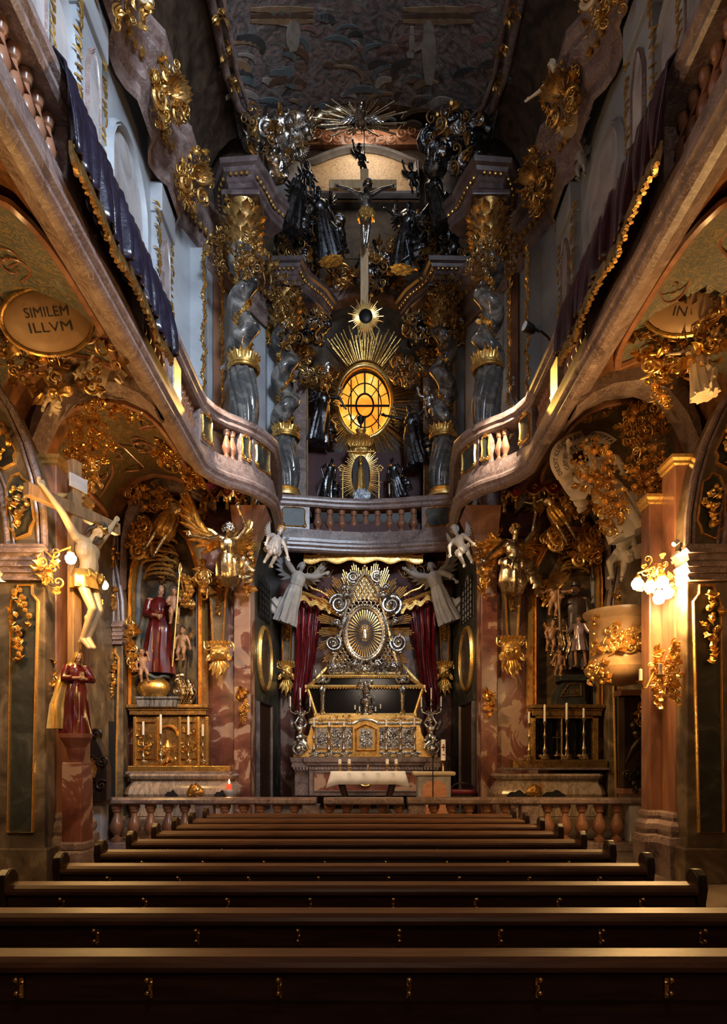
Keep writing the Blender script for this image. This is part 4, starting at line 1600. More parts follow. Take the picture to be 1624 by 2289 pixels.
# curtains and canopy
for s, pts, nm in ((-1, None, 'left'), (1, None, 'right')):
    t = thing('crimson_curtain', 'crimson curtain bunched on the %s of the pyramid reliquary' % nm, 'curtain', (s * 1.75, 19.1, 2.6), 'crimson altar curtains')
    m = MB(Matrix.Diagonal((s, 1, 1, 1)))
    rs = []
    cols = 34
    for i in range(15):
        u = i / 14
        z = P(0, 1335 + u * 235, 19.1).z
        x1 = 2.0
        x0 = 1.05 + .72 * u ** .6 * (.35 + .65 * u)
        row, back = [], []
        for j in range(cols):
            v = j / (cols - 1)
            f = .10 * math.sin(v * 23 + u * 2.2) + .05 * math.sin(v * 47 - u * 3)
            row.append((x0 + (x1 - x0) * v + .05 * math.sin(u * 5 + v * 3), 18.95 + f * (.5 + .5 * u), z - .25 * math.sin(v * PI) * u))
            back.append((row[-1][0], 19.22, row[-1][2]))
        rs.append(row + back[::-1])
    m.rings(rs)
    m.build('cloth', M_VELVET, t)
    m = MB(Matrix.Diagonal((s, 1, 1, 1)))
    drape(m, [(1.86, 19.05, 3.25, .16, .10), (1.80, 19.05, 2.9, .13, .10), (1.88, 19.05, 1.7, .14, .11)], 8, .2, 4)
    m.build('tail', M_VELVET, t)
    m = MB(Matrix.Diagonal((s, 1, 1, 1)))
    for i in range(26):
        u = i / 25
        a = P(817 + 70 + 62 * u, 1470 + 68 * u, 18.9)
        m.tube([a, a + Vector((.03, -.02, -.12))], [.02, .028], 5)
    m.build('gold_fringe', M_GOLD, t)
t = thing('altar_canopy', 'dark red canopy with wavy gold fringe under the centre balcony', 'canopy', (0, 18.7, 7.0))
m = MB()
edge = []
for i in range(49):
    u = i / 48
    edge.append(P(680 + 266 * u, 1247 + 4 * math.sin(u * 6 * PI * 1.5) + 3 * abs(u - .5), 18.45))
m.rings([[p + Vector((0, 0, -.04)), p + Vector((0, .04, -.04)), p + Vector((0, .06, .16)), p + Vector((0, 0, .16))] for p in edge])
m.build('valance', M_VELVET, t)
m = MB()
for a, b in zip(edge, edge[1:]):
    for f in (0, .5):
        p = a.lerp(b, f)
        m.tube([p + Vector((0, -.02, .08)), p + Vector((0, -.03, -.06)), p + Vector((0, -.02, -.12))], [.024, .03, .022], 5)
m.tube([p + Vector((0, -.03, .10)) for p in edge], .025, 6)
m.build('gold_fringe', M_GOLD_L, t)
m = MB()
m.bx(-2.0, 2.0, 19.0, 19.3, 5.6, 7.3)
m.build('dark_lining', M_DKRED, t, smooth=0)
for s in (-1, 1):
    m = MB(Matrix.Diagonal((s, 1, 1, 1)))
    pts = [P(817 + x, y, 18.6) for x, y in ((165, 1318), (150, 1322), (128, 1330), (108, 1338), (92, 1342), (80, 1350))]
    m.tube(pts, [.05, .06, .06, .05, .045, .03], 8)
    for i in range(36):
        u = i / 35 * (len(pts) - 1)
        k = min(int(u), len(pts) - 2)
        p = pts[k].lerp(pts[k + 1], u - k) + Vector((0, 0, -.10 + .05 * math.sin(i * .7)))
        m.tube([p, p + Vector((0, -.02, -.15))], [.024, .03], 5)
    pts = [P(817 + x, y, 18.55) for x, y in ((150, 1285), (135, 1300), (120, 1315), (100, 1322), (85, 1332))]
    m.tube(pts, .03, 6)
    for k, (x, y) in enumerate(((120, 1275), (105, 1262), (90, 1282), (128, 1258))):
        m.scroll(Tm(P(817 + x, y, 18.55), 0, k * 1.3), .13, 1.3, .09, .2)
    m.build('gilt_swag', M_GOLD, t)

# six silver candlesticks on the altar table
for i, (px, yc) in enumerate(((701, 1604), (735, 1612), (768, 1612), (863, 1608), (895, 1608), (926, 1603))):
    candlestick(['leftmost', 'second', 'third', 'fourth', 'fifth', 'rightmost'][i] + ' of six silver candlesticks before the gilded altar base', px, 17.5, 1692, 1624, yc, M_SILV, 'silver altar candlesticks')

# putti with candelabra
for s, nm in ((-1, 'left'), (1, 'right')):
    c = P(817 + s * 146, 1692, 17.75)
    c.z = 1.82

    def hold(t, W, F, J, s=s):
        pass
    figure('silver_putto', 'silver winged putto lifting a three armed candelabrum at the %s end of the altar' % nm, 'statue', c + Vector((0, 0, .16)), .92, -s * .5, 0, 0,
           dict(elL=(-.3, -.05, 1.3), wrL=(-.12, -.1, 1.62), elR=(.3, -.05, 1.3), wrR=(.12, -.1, 1.62), knL=(-.2, -.2, .5), anL=(-.1, .05, .2), toL=(-.12, -.12, .1)), M_SILV, True, wings=.42, hair=M_SILV,
           sashes=[([(-.25, -.1, .62), (0, -.2, .72), (.25, -.05, .66), (.4, .1, .4)], .12)], group='silver putti of the altar')
    t = thing('candelabrum', 'three armed silver candelabrum held up by the %s putto' % nm, 'candelabrum', c + Vector((0, -.05, 1.05)), 'altar candelabra')
    o = c + Vector((0, -.06, 1.04))
    m = MB()
    m.lathe([(.04, 0), (.06, .05), (.025, .1), (.022, .3), (.045, .34), (.02, .4), (.05, .47), (.05, .49)], 10, None, o)
    for k in (-1, 1):
        m.tube([o + Vector((0, 0, .14)), o + Vector((k * .12, 0, .10)), o + Vector((k * .24, 0, .16)), o + Vector((k * .26, 0, .27))], .016, 6)
        m.lathe([(.02, 0), (.05, .02), (.05, .035), (.02, .04)], 10, None, o + Vector((k * .26, 0, .26)))
        m.scroll(Tm(o + Vector((k * .1, -.01, .14)), 0, 0), .05, 1.2, .2)
    m.build('arms', M_SILV, t)
    for k, hh in ((-1, .28), (0, .49), (1, .28)):
        candle(t, o.x + k * .26, o.y, o.z + hh, .28 if k else .30, .02)

# free standing table, its cloth, candles
t = thing('altar_table', 'dark wooden free standing altar table with curved legs', 'table', (0, 15.7, .45))
a, b = P(742, 1726, 15.4), P(902, 1726, 15.4)
m = MB()
m.bx(a.x + .04, b.x - .04, 15.42, 16.1, 1.36, 1.46)
m.build('tabletop', M_DKWOOD, t, smooth=0, bevel=.01)
for x, s in ((a.x + .30, 1), (b.x - .34, -1)):
    for y in (15.5, 16.0):
        m = MB()
        m.tube([(x - .05 * s, y, 1.36), (x - .10 * s, y, 1.24), (x - .06 * s, y, 1.05), (x + .03 * s, y, .8), (x + .05 * s, y, .6), (x - .02 * s, y, .47)], [.08, .085, .07, .055, .05, .06], 10)
        m.ball((x - .02 * s, y, .49), .065, 8)
        m.build('leg', M_DKWOOD, t)
t = thing('altar_cloth', 'white linen cloth hanging over the free standing altar table', 'tablecloth', (0, 15.7, 1.47))
m = MB()
rows = []
xs = [a.x - .02 + (b.x - a.x + .04) * i / 40 for i in range(41)]
for k, (y, z) in enumerate(((16.12, 1.30), (16.12, 1.478), (15.9, 1.48), (15.6, 1.48), (15.40, 1.478), (15.385, 1.46), (15.38, 1.33), (15.372, 1.19))):
    row = []
    for i, x in enumerate(xs):
        e = max(0, abs(i - 20) - 16) / 4
        sgn = 1 if i > 20 else -1
        fl = e ** 1.4
        row.append((x + sgn * fl * (.02 + (.05 if k == 6 else .11 if k == 7 else 0)), y + (.014 * math.sin(i * .8) if k > 5 else 0), z - fl * (.0 if 0 < k < 5 else .02 if k == 5 else .05 if k == 6 else .09)))
    rows.append(row)
grid(m, rows)
o = m.build('linen', M_LINEN, t)
sm = o.modifiers.new('thick', 'SOLIDIFY')
sm.thickness = .008
for i, px in enumerate((759, 780, 865, 885)):
    c = P(px, 1721, 15.75)
    c.z = 1.487
    t = thing('short_candlestick', ['leftmost', 'second', 'third', 'rightmost'][i] + ' short brass candlestick with stubby candle on the white altar cloth', 'candlestick', c, 'short brass candlesticks')
    m = MB()
    m.lathe([(.055, 0), (.055, .015), (.02, .04), (.018, .07), (.04, .09), (.018, .11), (.018, .14), (.05, .165), (.05, .175)], 12, None, c)
    m.build('stem', M_BRASS, t)
    m = MB()
    m.lathe([(.038, .175), (.038, .275), (.02, .285)], 12, None, c)
    m.build('candle', M_WAX, t)
c = P(822, 1721, 15.7)
c.z = 1.487
t = thing('small_cross', 'small brass standing cross in the middle of the white altar cloth', 'cross', c)
m = MB()
m.lathe([(.055, 0), (.055, .015), (.02, .04), (.012, .1), (.028, .12), (.01, .14), (.008, .18)], 12, None, c)
m.box(c + Vector((0, 0, .27)), (.012, .012, .2))
m.box(c + Vector((0, 0, .30)), (.10, .012, .012))
m.build('cross', M_BRASS, t)

# lectern, paschal candle, microphone, stool
t = thing('stone_ambo', 'block shaped stone ambo with orange marble panel beside the altar table', 'ambo', (1.55, 15.2, .45))
a, b = P(924, 1725, 15.0), P(1018, 1735, 15.0)
m = MB()
m.sweep([(a.x, 15.7), (a.x, 15.0), (b.x, 15.0), (b.x, 15.7)], [(-.02, 1.40), (0, 1.43), (0, 1.47), (-.02, 1.49), (-.1, 1.49), (-.1, 1.40)][::-1])
m.bx(a.x + .02, b.x - .02, 15.02, 15.7, 1.40, 1.485)
m.build('top', M_CREAM, t, smooth=.4)
m = MB()
m.bx(a.x + .10, b.x - .10, 15.06, 15.66, .45, 1.42)
m.build('body', M_PANEL, t, smooth=0, bevel=.01)
m = MB()
m.prism([(a.x + .2, .5), (b.x - .2, .5), (b.x - .2, 1.18), (b.x - .28, 1.22), (b.x - .30, 1.28), (a.x + .30, 1.28), (a.x + .28, 1.22), (a.x + .2, 1.18)], 15.03, 15.08)
m.build('marble_panel', stone('orange_marble', [(.3, (.42, .16, .08)), (.5, (.58, .28, .16)), (.7, (.66, .38, .24))], 2.4, 2.0, .3, (1, 1, 2)), t, smooth=0)
c = P(990, 1722, 16.3)
t = thing('paschal_candle', 'tall white paschal candle with red marks on a dark turned stand', 'candle', (c.x, 16.3, .45))
m = MB()
m.lathe([(.18, 0), (.18, .04), (.05, .1), (.035, .4), (.06, .45), (.03, .5), (.03, .9), (.06, .95), (.035, 1.0), (.03, 1.2), (.08, 1.26), (.09, 1.29)], 12, None, (c.x, 16.3, .45))
m.build('stand', M_BRASS, t)
m = MB()
m.lathe([(.06, 0), (.06, .50), (.02, .51)], 14, None, (c.x, 16.3, 1.74))
cd = m.build('wax_column', M_WAX, t)
m = MB()
for z, w in ((2.06, .09), (1.98, .03), (2.12, .03), (1.88, .05)):
    m.box((c.x, 16.245, z), (w, .02, .025))
m.box((c.x, 16.245, 2.06), (.022, .02, .14))
m.build('red_cross_mark', M_VELVET, cd, smooth=0)
c = P(967, 1694, 13.7)
t = thing('microphone_stand', 'thin black microphone stand rising behind the altar rail', 'microphone stand', (c.x, 13.7, 0))
m = MB()
m.tube([(c.x, 13.7, .03), (c.x, 13.7, c.z)], .011, 8)
m.build('pole', M_IRON, t)
m = MB()
m.lathe([(.14, 0), (.14, .02), (.02, .04)], 14, None, (c.x, 13.7, .0))
m.build('foot', M_IRON, t)
m = MB()
m.caps((c.x, 13.69, c.z), (c.x, 13.62, c.z + .03), .018, .024, 8)
m.build('microphone', M_IRON, t)
c = P(1035, 1762, 16.2)
t = thing('red_stool', 'dark wooden stool with a crimson cushion behind the stone ambo', 'stool', (c.x, 16.2, .45))
m = MB()
m.box((c.x, 16.2, .98), (.58, .45, .12))
m.build('cushion', M_VELVET, t, bevel=.04)
for sx in (-1, 1):
    for sy in (-1, 1):
        m = MB()
        m.tube([(c.x + sx * .24, 16.2 + sy * .18, .93), (c.x + sx * .26, 16.2 + sy * .18, .45)], .025, 8)
        m.build('leg', M_DKWOOD, t)
m = MB()
m.box((c.x, 16.2, .90), (.56, .44, .05))
m.tube([(c.x + .26 * math.cos(i * PI / 8), 16.38, 1.05 + .14 * math.sin(i * PI / 8)) for i in range(9)], .022, 8)
m.build('frame', M_DKWOOD, t)

# doors, oval paintings and windows in the splayed walls beside the altar
for k, s in enumerate((-1, 1)):
    nm = 'left' if s < 0 else 'right'
    M0 = side(s) @ Tm((-2.72, 16.2, 0), rz=math.atan2(3.2, .26))
    m = MB(M0)
    m.prism([(.35, .45), (1.75, .45), (1.75, 3.15), (.35, 3.15)], -.04, .02)
    struct(m, 'door_%d' % (k + 1), M_DKWOOD, smooth=0)
    m = MB(M0)
    m.frame([(.3, .45), (.3, 3.2), (1.8, 3.2), (1.8, .45)], .09, -.09, .02, closed=False)
    trim(m, M_CORN)
    t = thing('oval_painting', 'dark oval painting in a gilt frame on the splayed wall %s of the high altar' % nm, 'painting', M0 @ Vector((1.05, 0, 3.6)), 'oval paintings beside the altar')
    m = MB(M0)
    ov = [(1.05 + .62 * math.cos(2 * PI * i / 32), 4.35 + .75 * math.sin(2 * PI * i / 32)) for i in range(32)]
    m.prism(ov, -.05, -.01)
    m.build('canvas', M_DARKFRESCO, t, smooth=0)
    m = MB(M0)
    m.frame(ov, .09, -.11, -.01)
    m.build('gilt_frame', M_GOLD_L, t)
    m = MB(M0)
    m.prism([(.5, 5.35), (1.6, 5.35), (1.6, 6.2), (1.05, 6.5), (.5, 6.2)], -.03, .0)
    struct(m, 'window_%d' % (k + 7), M_PANEL if s > 0 else M_BLACK, smooth=0)
    m = MB(M0)
    for i in range(5):
        m.box((.5 + i * .275, -.04, 5.85), (.025, .03, 1.05))
    for i in range(6):
        m.box((1.05, -.04, 5.4 + i * .16), (1.1, .03, .02))
    trim(m, M_IRON, smooth=0)


# herm brackets with gilded masks and leaf drops
def herm(label, px, d, y0, y1, y2, y3, w0, w1, s=1.0):
    t = thing('herm_bracket', label, 'herm', P(px, y3, d), 'tapering gilded herm brackets')
    q = lambda x, y: (P(px + x, y, d).x, P(px + x, y, d).z)
    k = d / 1500
    pts = [q(-w0, y0), q(w0, y0), q(w0 * 1.15, y0 + (y1 - y0) * .12), q(w0 * .85, y0 + (y1 - y0) * .25), q(w1, y1), q(-w1, y1), q(-w0 * .85, y0 + (y1 - y0) * .25), q(-w0 * 1.15, y0 + (y1 - y0) * .12)]
    m = MB()
    m.prism(pts, d - .12, d + .25)
    m.build('tapered_shaft', M_OLIVE, t, smooth=0)
    m = MB()
    m.frame(pts, .045, d - .2, d - .1)
    m.build('gilt_edge', M_GOLD_L, t)
    m = MB()
    c = P(px, (y0 * .62 + y1 * .38), d - .16)
    for i in range(16):
        u = i / 15
        m.leaf(Tm(P(px, y0 + (y1 - y0) * (.05 + .42 * u), d - .14), .2, PI + .5 * math.sin(i * 2.4), 0), .2, .075 * (1 - .6 * u), .5)
    foliage(m, Tm(P(px, y0, d - .16)), w0 * 2.4 * k, .22, 16, px, .16)
    m.ball(P(px, y0 + (y1 - y0) * .52, d - .15), (.03, .03, .06), 6)
    m.build('gilded_drop', M_GOLD, t)
    m = MB()
    c = P(px, (y1 + y2) / 2, d - .2)
    H = (y2 - y1) * k
    W = w0 * 1.3 * k
    m.ball(c, (W * .75, .17, H * .42), 12)
    m.ball(c + Vector((0, -.15, -.02)), (W * .2, .06, H * .1), 8)
    for sx in (-1, 1):
        m.ball(c + Vector((sx * W * .3, -.13, H * .08)), (W * .2, .05, H * .06), 8)
        m.ball(c + Vector((sx * W * .35, -.12, -H * .1)), W * .24, 8)
        m.scroll(Tm(c + Vector((sx * W * .8, -.05, H * .32)), 0, 0 if sx > 0 else PI), W * .34, 1.4, .25, W * .4)
        m.leaf(Tm(c + Vector((sx * W * .7, -.05, -H * .1)), 0, PI - sx * .3), H * .5, W * .25, .5)
    for i in range(7):
        m.leaf(Tm(c + Vector(((i - 3) * W * .22, -.08, H * .3)), .2, (i - 3) * .18), H * .42, W * .17, .5)
    m.build('gilded_mask', M_GOLD_L, t)
    m = MB()
    c = P(px, y2, d - .15)
    H = (y3 - y2) * k
    for i in range(5):
        m.leaf(Tm(c + Vector(((i - 2) * W * .16, -.03 * (2 - abs(i - 2)), .05)), 0, PI - (i - 2) * .22), H * (1.05 - .22 * abs(i - 2)), W * .24, .35, 2)
    m.build('leaf_drop', M_GOLD, t)
    return t


herm('slim gilded herm on the pilaster at the left of the crimson curtains', 641, 19.2, 1372, 1482, 1522, 1568, 14, 9)
herm('slim gilded herm on the pilaster at the right of the crimson curtains', 992, 19.2, 1372, 1482, 1522, 1568, 14, 9)
herm('large gilded herm with grinning mask beside the Madonna altar', 490, 15.35, 1298, 1438, 1480, 1530, 22, 13)
herm('large gilded herm with grinning mask beside the bearded saint altar', 1142, 15.35, 1288, 1428, 1480, 1528, 22, 13)

# grey stucco angels that hold the canopy curtains
WR = [(0, 0, 1.12, .17, .13), (0, .02, .85, .23, .19), (0, .08, .45, .27, .22), (.04, .15, .0, .34, .26)]
for s, nm in ((-1, 'left'), (1, 'right')):
    c = P(817 + s * (185 if s > 0 else 182), 1392, 18.3)
    figure('stucco_angel', 'grey stucco angel in windblown robe drawing back the %s crimson curtain' % nm, 'statue', c, 1.72, -s * .35, .15, -s * .28,
           dict(elL=(-.42, -.1, 1.55), wrL=(-.55, -.2, 1.78), elR=(.42, -.15, 1.45), wrR=(.62, -.25, 1.62)) if s < 0 else dict(elR=(.42, -.1, 1.2), wrR=(.55, -.2, 1.0), elL=(-.42, -.15, 1.5), wrL=(-.62, -.25, 1.72)),
           M_STONE, robe=WR, robe_mat=M_STONE, top=[(0, 0, 1.46, .13, .10), (0, 0, 1.3, .215, .16), (0, 0, 1.08, .19, .15)], wings=.8, hair=M_STONE, hair_long=.1,
           sashes=[([(0, .05, .6), (s * .35, .1, .45), (s * .55, .15, .1), (s * .45, .1, -.3)], .16)], group='stucco angels at the canopy')
    c = P(817 + s * (232 if s > 0 else 222), 1266, 14.85)
    figure('stucco_putto', ('grey stucco putto with small wings perched below the right end of the balcony' if s > 0 else 'pale stucco child with gilded hair leaning from below the left end of the balcony'), 'statue', c, 1.0, -s * .55, .1, -s * .35,
           dict(elL=(-.38, -.2, .95), wrL=(-.40, -.35, .66), elR=(.35, -.2, .9), wrR=(.5, -.35, .6), knL=(-.12, -.28, .42), anL=(-.14, -.06, .12)),
           M_STONE, True, wings=.5, hair=M_GOLD if s < 0 else M_STONE, robe=[(0, 0, 1.0, .2, .16), (0, -.02, .8, .26, .2), (0, 0, .52, .3, .24)] if s < 0 else None, robe_mat=M_STONE,
           sashes=[([(-.3, -.1, .62), (0, -.25, .6), (.3, -.05, .7)], .13)])

# ------------------------------------------------------------------ the two side altars
M_GS = metal('silvered_gilding', (.80, .66, .45), (.40, .28, .14), .26)
M_ROBE = plain('dark_red_robe', (.085, .006, .006), .26, var=.4, scale=6)
M_MANT = plain('dark_blue_green_mantle', (.025, .032, .03), .4, var=.4)
M_GROB = plain('gilded_robe', (.75, .47, .14), .3, .8, var=.25)
M_COAT = plain('dark_brown_coat', (.05, .03, .022), .4, var=.4)
M_TUN = plain('violet_grey_tunic', (.30, .22, .22), .26, .5, var=.3)
M_NICHE = fresco('golden_brown_niche', [(.3, (.03, .018, .008)), (.5, (.11, .065, .025)), (.62, (.24, .15, .06)), (.75, (.36, .24, .11))], 1.4, 1.6, rough=.4)


def text_polys(s, size):
    cu = bpy.data.curves.new('lettering', 'FONT')
    cu.body = s
    cu.size = size
    cu.resolution_u = 3
    o = bpy.data.objects.new('lettering', cu)
    COL.objects.link(o)
    me = o.to_mesh()
    vs = [tuple(v.co) for v in me.vertices]
    fs = [tuple(p.vertices) for p in me.polygons]
    w = max(v[0] for v in vs)
    o.to_mesh_clear()
    bpy.data.objects.remove(o)
    return vs, fs, w


def side_altar(nm, frame, sill, d=15.35):
    lo = [P(x, y, d) for x, y in frame]
    poly = [(p.x, p.z) for p in lo]
    c = P((frame[0][0] + frame[-1][0]) / 2, frame[0][1], d)
    t = thing('altarpiece_frame', 'tall arched gilded altarpiece frame around the ' + nm, 'altarpiece frame', c, 'gilded frames of the side altars')
    m = MB()
    m.prism(poly[::-1], d + .17, d + .24)
    m.build('niche_panel', M_NICHE, t, smooth=0)
    for w, y0, y1, mt, n2 in ((.20, d - .14, d + .2, M_GOLD_L, 'outer_moulding'), (.05, d - .02, d + .22, M_PANEL, 'inner_moulding')):
        m = MB()
        pp = poly
        if n2[0] == 'i':
            cx = sum(x for x, z in poly) / len(poly)
            pp = [(x + (.05 if x < cx else -.05), z - .03) for x, z in poly]
        m.frame(pp, w, y0, y1, closed=False)
        m.build(n2, mt, t)
    m = MB()
    a, b = P(sill[0], sill[2], d), P(sill[1], sill[3], d)
    m.bx(a.x, b.x, d - .25, d + .2, b.z, a.z)
    m.bx(a.x - .05, b.x + .05, d - .32, d + .2, a.z - .07, a.z + .01)
    m.bx(a.x - .03, b.x + .03, d - .28, d + .2, a.z - .12, a.z - .08)
    m.build('sill', M_GOLD_D, t, smooth=0, bevel=.012)
    return t


LF = [(303, 1590), (303, 1310), (308, 1270), (318, 1240), (332, 1220), (347, 1204), (362, 1192), (380, 1186), (398, 1193), (414, 1210), (424, 1235), (432, 1262), (440, 1288), (442, 1310), (442, 1590)]
RF = [(1199, 1592), (1199, 1285), (1206, 1266), (1218, 1243), (1230, 1220), (1244, 1203), (1266, 1193), (1286, 1194), (1300, 1206), (1315, 1230), (1326, 1262), (1330, 1300), (1330, 1592)]
side_altar('painted Madonna group', LF[::-1], (297, 466, 1578, 1600))
side_altar('bearded saint group', RF[::-1], (1183, 1336, 1578, 1602))
r = rng(3)
for lb, px, py, w, h, n, d in (
        ('gilded rocaille crest over the Madonna altarpiece, below the balcony', 318, 1205, .55, .95, 60, 15.1),
        ('gilded shell crest over the bearded saint altarpiece', 1310, 1225, .65, .95, 70, 15.1),
        ('gilded spray over the left shoulder of the saint altarpiece arch', 1235, 1205, .5, .35, 30, 15.1),
        ('gilded scroll bracket on the inner edge of the Madonna altarpiece', 297, 1450, .22, 1.3, 40, 15.05),
        ('gilded hanging ornament between Madonna altarpiece and herm', 458, 1300, .22, .65, 26, 15.05)):
    t = thing('gilded_rocaille', lb, 'ornament', P(px, py, d))
    m = MB()
    foliage(m, Tm(P(px, py, d)), w, h, n, int(px), .26, .35, .15, .16, disc)
    m.build('leaves', M_GOLD, t)
    m = MB()
    for i in range(3):
        m.scroll(Tm(P(px, py, d - .12) + Vector((r.uniform(-.25, .25) * w, 0, (i - 1) * .3 * h)), 0, r.uniform(0, 6)), min(w, .5) * .35, 1.5, .25, .15)
    m.build('scrolls', M_GOLD_L, t)

# gold drapery waves, sheaves and clouds behind the figures
for lb, px, py, w, h, n, sd in (('dark gilded glory of swirling rays above the Madonna', 358, 1255, .85, .8, 46, 5), ('dark gilded glory of swirling rays above the bearded saint', 1283, 1245, .75, .75, 46, 6)):
    t = thing('gilded_glory', lb, 'ornament', P(px, py, 15.5))
    m = MB()
    q = rng(sd)
    for i in range(9):
        a = q.uniform(-.2, .2)
        z = (i / 8 - .5) * h
        ww = w * (.25 + .25 * math.sin(i * 1.3 + 1) ** 2)
        m.tube([P(px, py, 15.42) + Vector((ww * math.cos(k * PI / 8), -.12 * math.sin(k * PI / 8), z + .10 * math.sin(k * PI / 8) + a * .1)) for k in range(9)], .035, 6)
    m.build('bands', M_GOLD, t)
    m = MB()
    foliage(m, Tm(P(px, py, 15.45)), w, h, n, sd, .2, .4, .1, .1, disc)
    m.build('leaves', M_GOLD_D, t)

# Madonna group
RB2 = [(0, 0, 1.12, .165, .13), (.0, -.02, .85, .22, .19), (-.03, 0, .45, .26, .22), (-.03, .0, .0, .32, .24)]
MAN = [(0, .05, 1.50, .14, .11), (0, .07, 1.36, .25, .15), (-.08, .10, 1.0, .27, .14), (-.16, .13, .6, .30, .14), (-.16, .12, .1, .34, .16)]


def veil(t, W, F, J):
    m = MB(W @ F)
    rs = []
    for i in range(7):
        q_ = ((.13, .02, .02), (.105, .075, .02), (.05, .10, .02), (-.02, .112, .03), (-.09, .118, .05), (-.17, .13, .06), (-.26, .17, .07))[i]
        row = []
        for k in range(25):
            a = -.95 + (2 * PI - 1.24) * k / 24 - .0
            row.append((q_[1] * math.cos(a), q_[2] + q_[1] * 1.08 * math.sin(a), q_[0]))
        inn = [(x * .9, y * .9 + .002, z) for x, y, z in row]
        rs.append(row + inn[::-1])
    m.rings(rs)
    m.build('veil', M_MANT, t)


figure('madonna_statue', 'painted statue of a veiled woman in dark red robe holding a child, left side altar', 'statue', P(356, 1506, 15.25), 2.05, .35, 0, 0,
       dict(elR=(.26, -.12, 1.15), wrR=(.20, -.30, 1.12), elL=(-.24, -.04, 1.14), wrL=(-.05, -.24, 1.08), head=(.02, -.03, 1.60), turn=(0, 0, .2)), M_FLESH, robe=RB2, robe_mat=M_ROBE,
       top=[(0, 0, 1.47, .10, .09), (0, 0, 1.36, .2, .14), (0, -.01, 1.2, .19, .16), (0, 0, 1.06, .175, .14)], mantle=MAN, mantle_mat=M_MANT, extra=veil)
figure('christ_child_statue', 'painted statue of a dark haired bare child held on the veiled woman\'s arm', 'statue', P(389, 1397, 15.0), .86, .2, 0, 0,
       dict(elR=(.3, -.12, .98), wrR=(.36, -.3, 1.0), elL=(-.28, -.1, .95), wrL=(-.2, -.26, .86), knR=(.16, -.16, .42), knL=(-.12, -.12, .38)), M_FLESH, True, hair=M_HAIR)
figure('putto_statue', 'small painted putto standing at the lower corner beside the red robe', 'statue', P(324, 1526, 14.98), .78, .3, 0, -.1, dict(elR=(.3, -.1, 1.0), wrR=(.25, -.15, 1.25)), M_FLESH, True, hair=M_HAIR)
figure('putto_statue', 'small dark winged putto hovering behind the spear beside the red robe', 'statue', P(404, 1478, 15.25), .80, -.2, 0, .08, dict(elR=(.32, 0, .95), wrR=(.42, -.05, .72), elL=(-.3, -.1, 1.0)), M_FLESH, True, hair=M_HAIR, wings=.4, wing_mat=M_GOLD_D)
a, b = P(401, 1282, 14.9), P(385, 1490, 14.9)
t = thing('gilded_spear', 'thin straight gilded spear slanting past the child on the left side altar', 'spear', b)
m = MB()
m.tube([b, a], .018, 6)
m.build('shaft', M_GOLD_L, t)
m = MB()
m.leaf(Tm(a, 0, .07), .25, .05, .01, 0)
m.build('tip', M_GOLD_L, t)
t = thing('golden_globe', 'golden globe wrapped by a dark snake under the red robed statue', 'globe', P(346, 1560, 15.2))
c = P(344, 1538, 15.2)
m = MB()
m.ball(c, (.37, .26, .27), 20)
m.build('globe', M_GOLD, t)
m = MB()
m.tube([c + Vector((-.2 + .08 * i, -.1 - .1 * math.sin(i * .8), .24 + .04 * math.sin(i * 1.4))) for i in range(8)], [.03, .06, .07, .07, .06, .06, .05, .03], 8)
m.build('snake', M_MANT, t)
t = thing('statue_plinth', 'grey veined plinth carrying the golden globe', 'plinth', P(350, 1588, 15.2))
m = MB()
a, b = P(305, 1562, 15.0), P(395, 1580, 15.0)
m.bx(a.x, b.x, 15.0, 15.5, b.z, a.z)
m.bx(a.x - .04, b.x + .04, 14.96, 15.5, a.z, a.z + .05)
m.build('block', stone('grey_veined', [(.35, (.05, .05, .05)), (.55, (.2, .19, .18)), (.7, (.36, .34, .32))], 3, 1.5, .35, (3, 1, .6)), t, smooth=0, bevel=.01)
for lb, px, py, w, h, n, mt in (('blazing gilded cloud at the lower inner corner of the Madonna niche', 412, 1550, .42, .7, 26, M_GS), ('gilded cloud beside the head of the held child', 416, 1320, .4, .75, 26, M_GOLD), ('silvery cloud column between putti and boy on the saint altar', 1252, 1440, .42, 1.1, 30, M_GS), ('gilded cloud behind the topmost putto of the saint altar', 1228, 1330, .35, .6, 18, M_GOLD)):
    t = thing('relief_cloud', lb, 'ornament', P(px, py, 15.3))
    m = MB()
    for i in range(4):
        cloud(m, Tm(P(px, py, 15.3) + Vector((.08 * (-1) ** i, 0, (i - 1.5) * h * .27))), w * .55, n // 4 + 2, px + i)
    q = rng(px)
    for i in range(10):
        x = q.uniform(-.4, .4) * w
        sash(m, [P(px, py, 15.2) + Vector((x, 0, h * .45)), P(px, py, 15.15) + Vector((x + .1, 0, 0)), P(px, py, 15.2) + Vector((x - .05, 0, -h * .45))], .05, i, .4)
    m.build('swirls', mt, t)

# bearded saint group


def palm(t, W, F, J):
    m = MB(W)
    o = Vector((-.36, -.3, 1.55))
    m.tube([(-.33, -.3, .75), (-.35, -.3, 1.3), o], .022, 6)
    m.build('staff', M_CROSSW, t)
    m = MB(W)
    for i in range(9):
        m.leaf(Tm(o + Vector((0, 0, .02)), .2, -1.3 + i * .25, 0), .42, .05, .5, 0)
    m.build('palm_leaves', M_GOLD_D, t)
    m = MB(W @ F)
    m.lathe([(.09, .06), (.11, .08), (.10, .14), (.05, .17)], 14)
    m.build('cap', M_COAT, t)


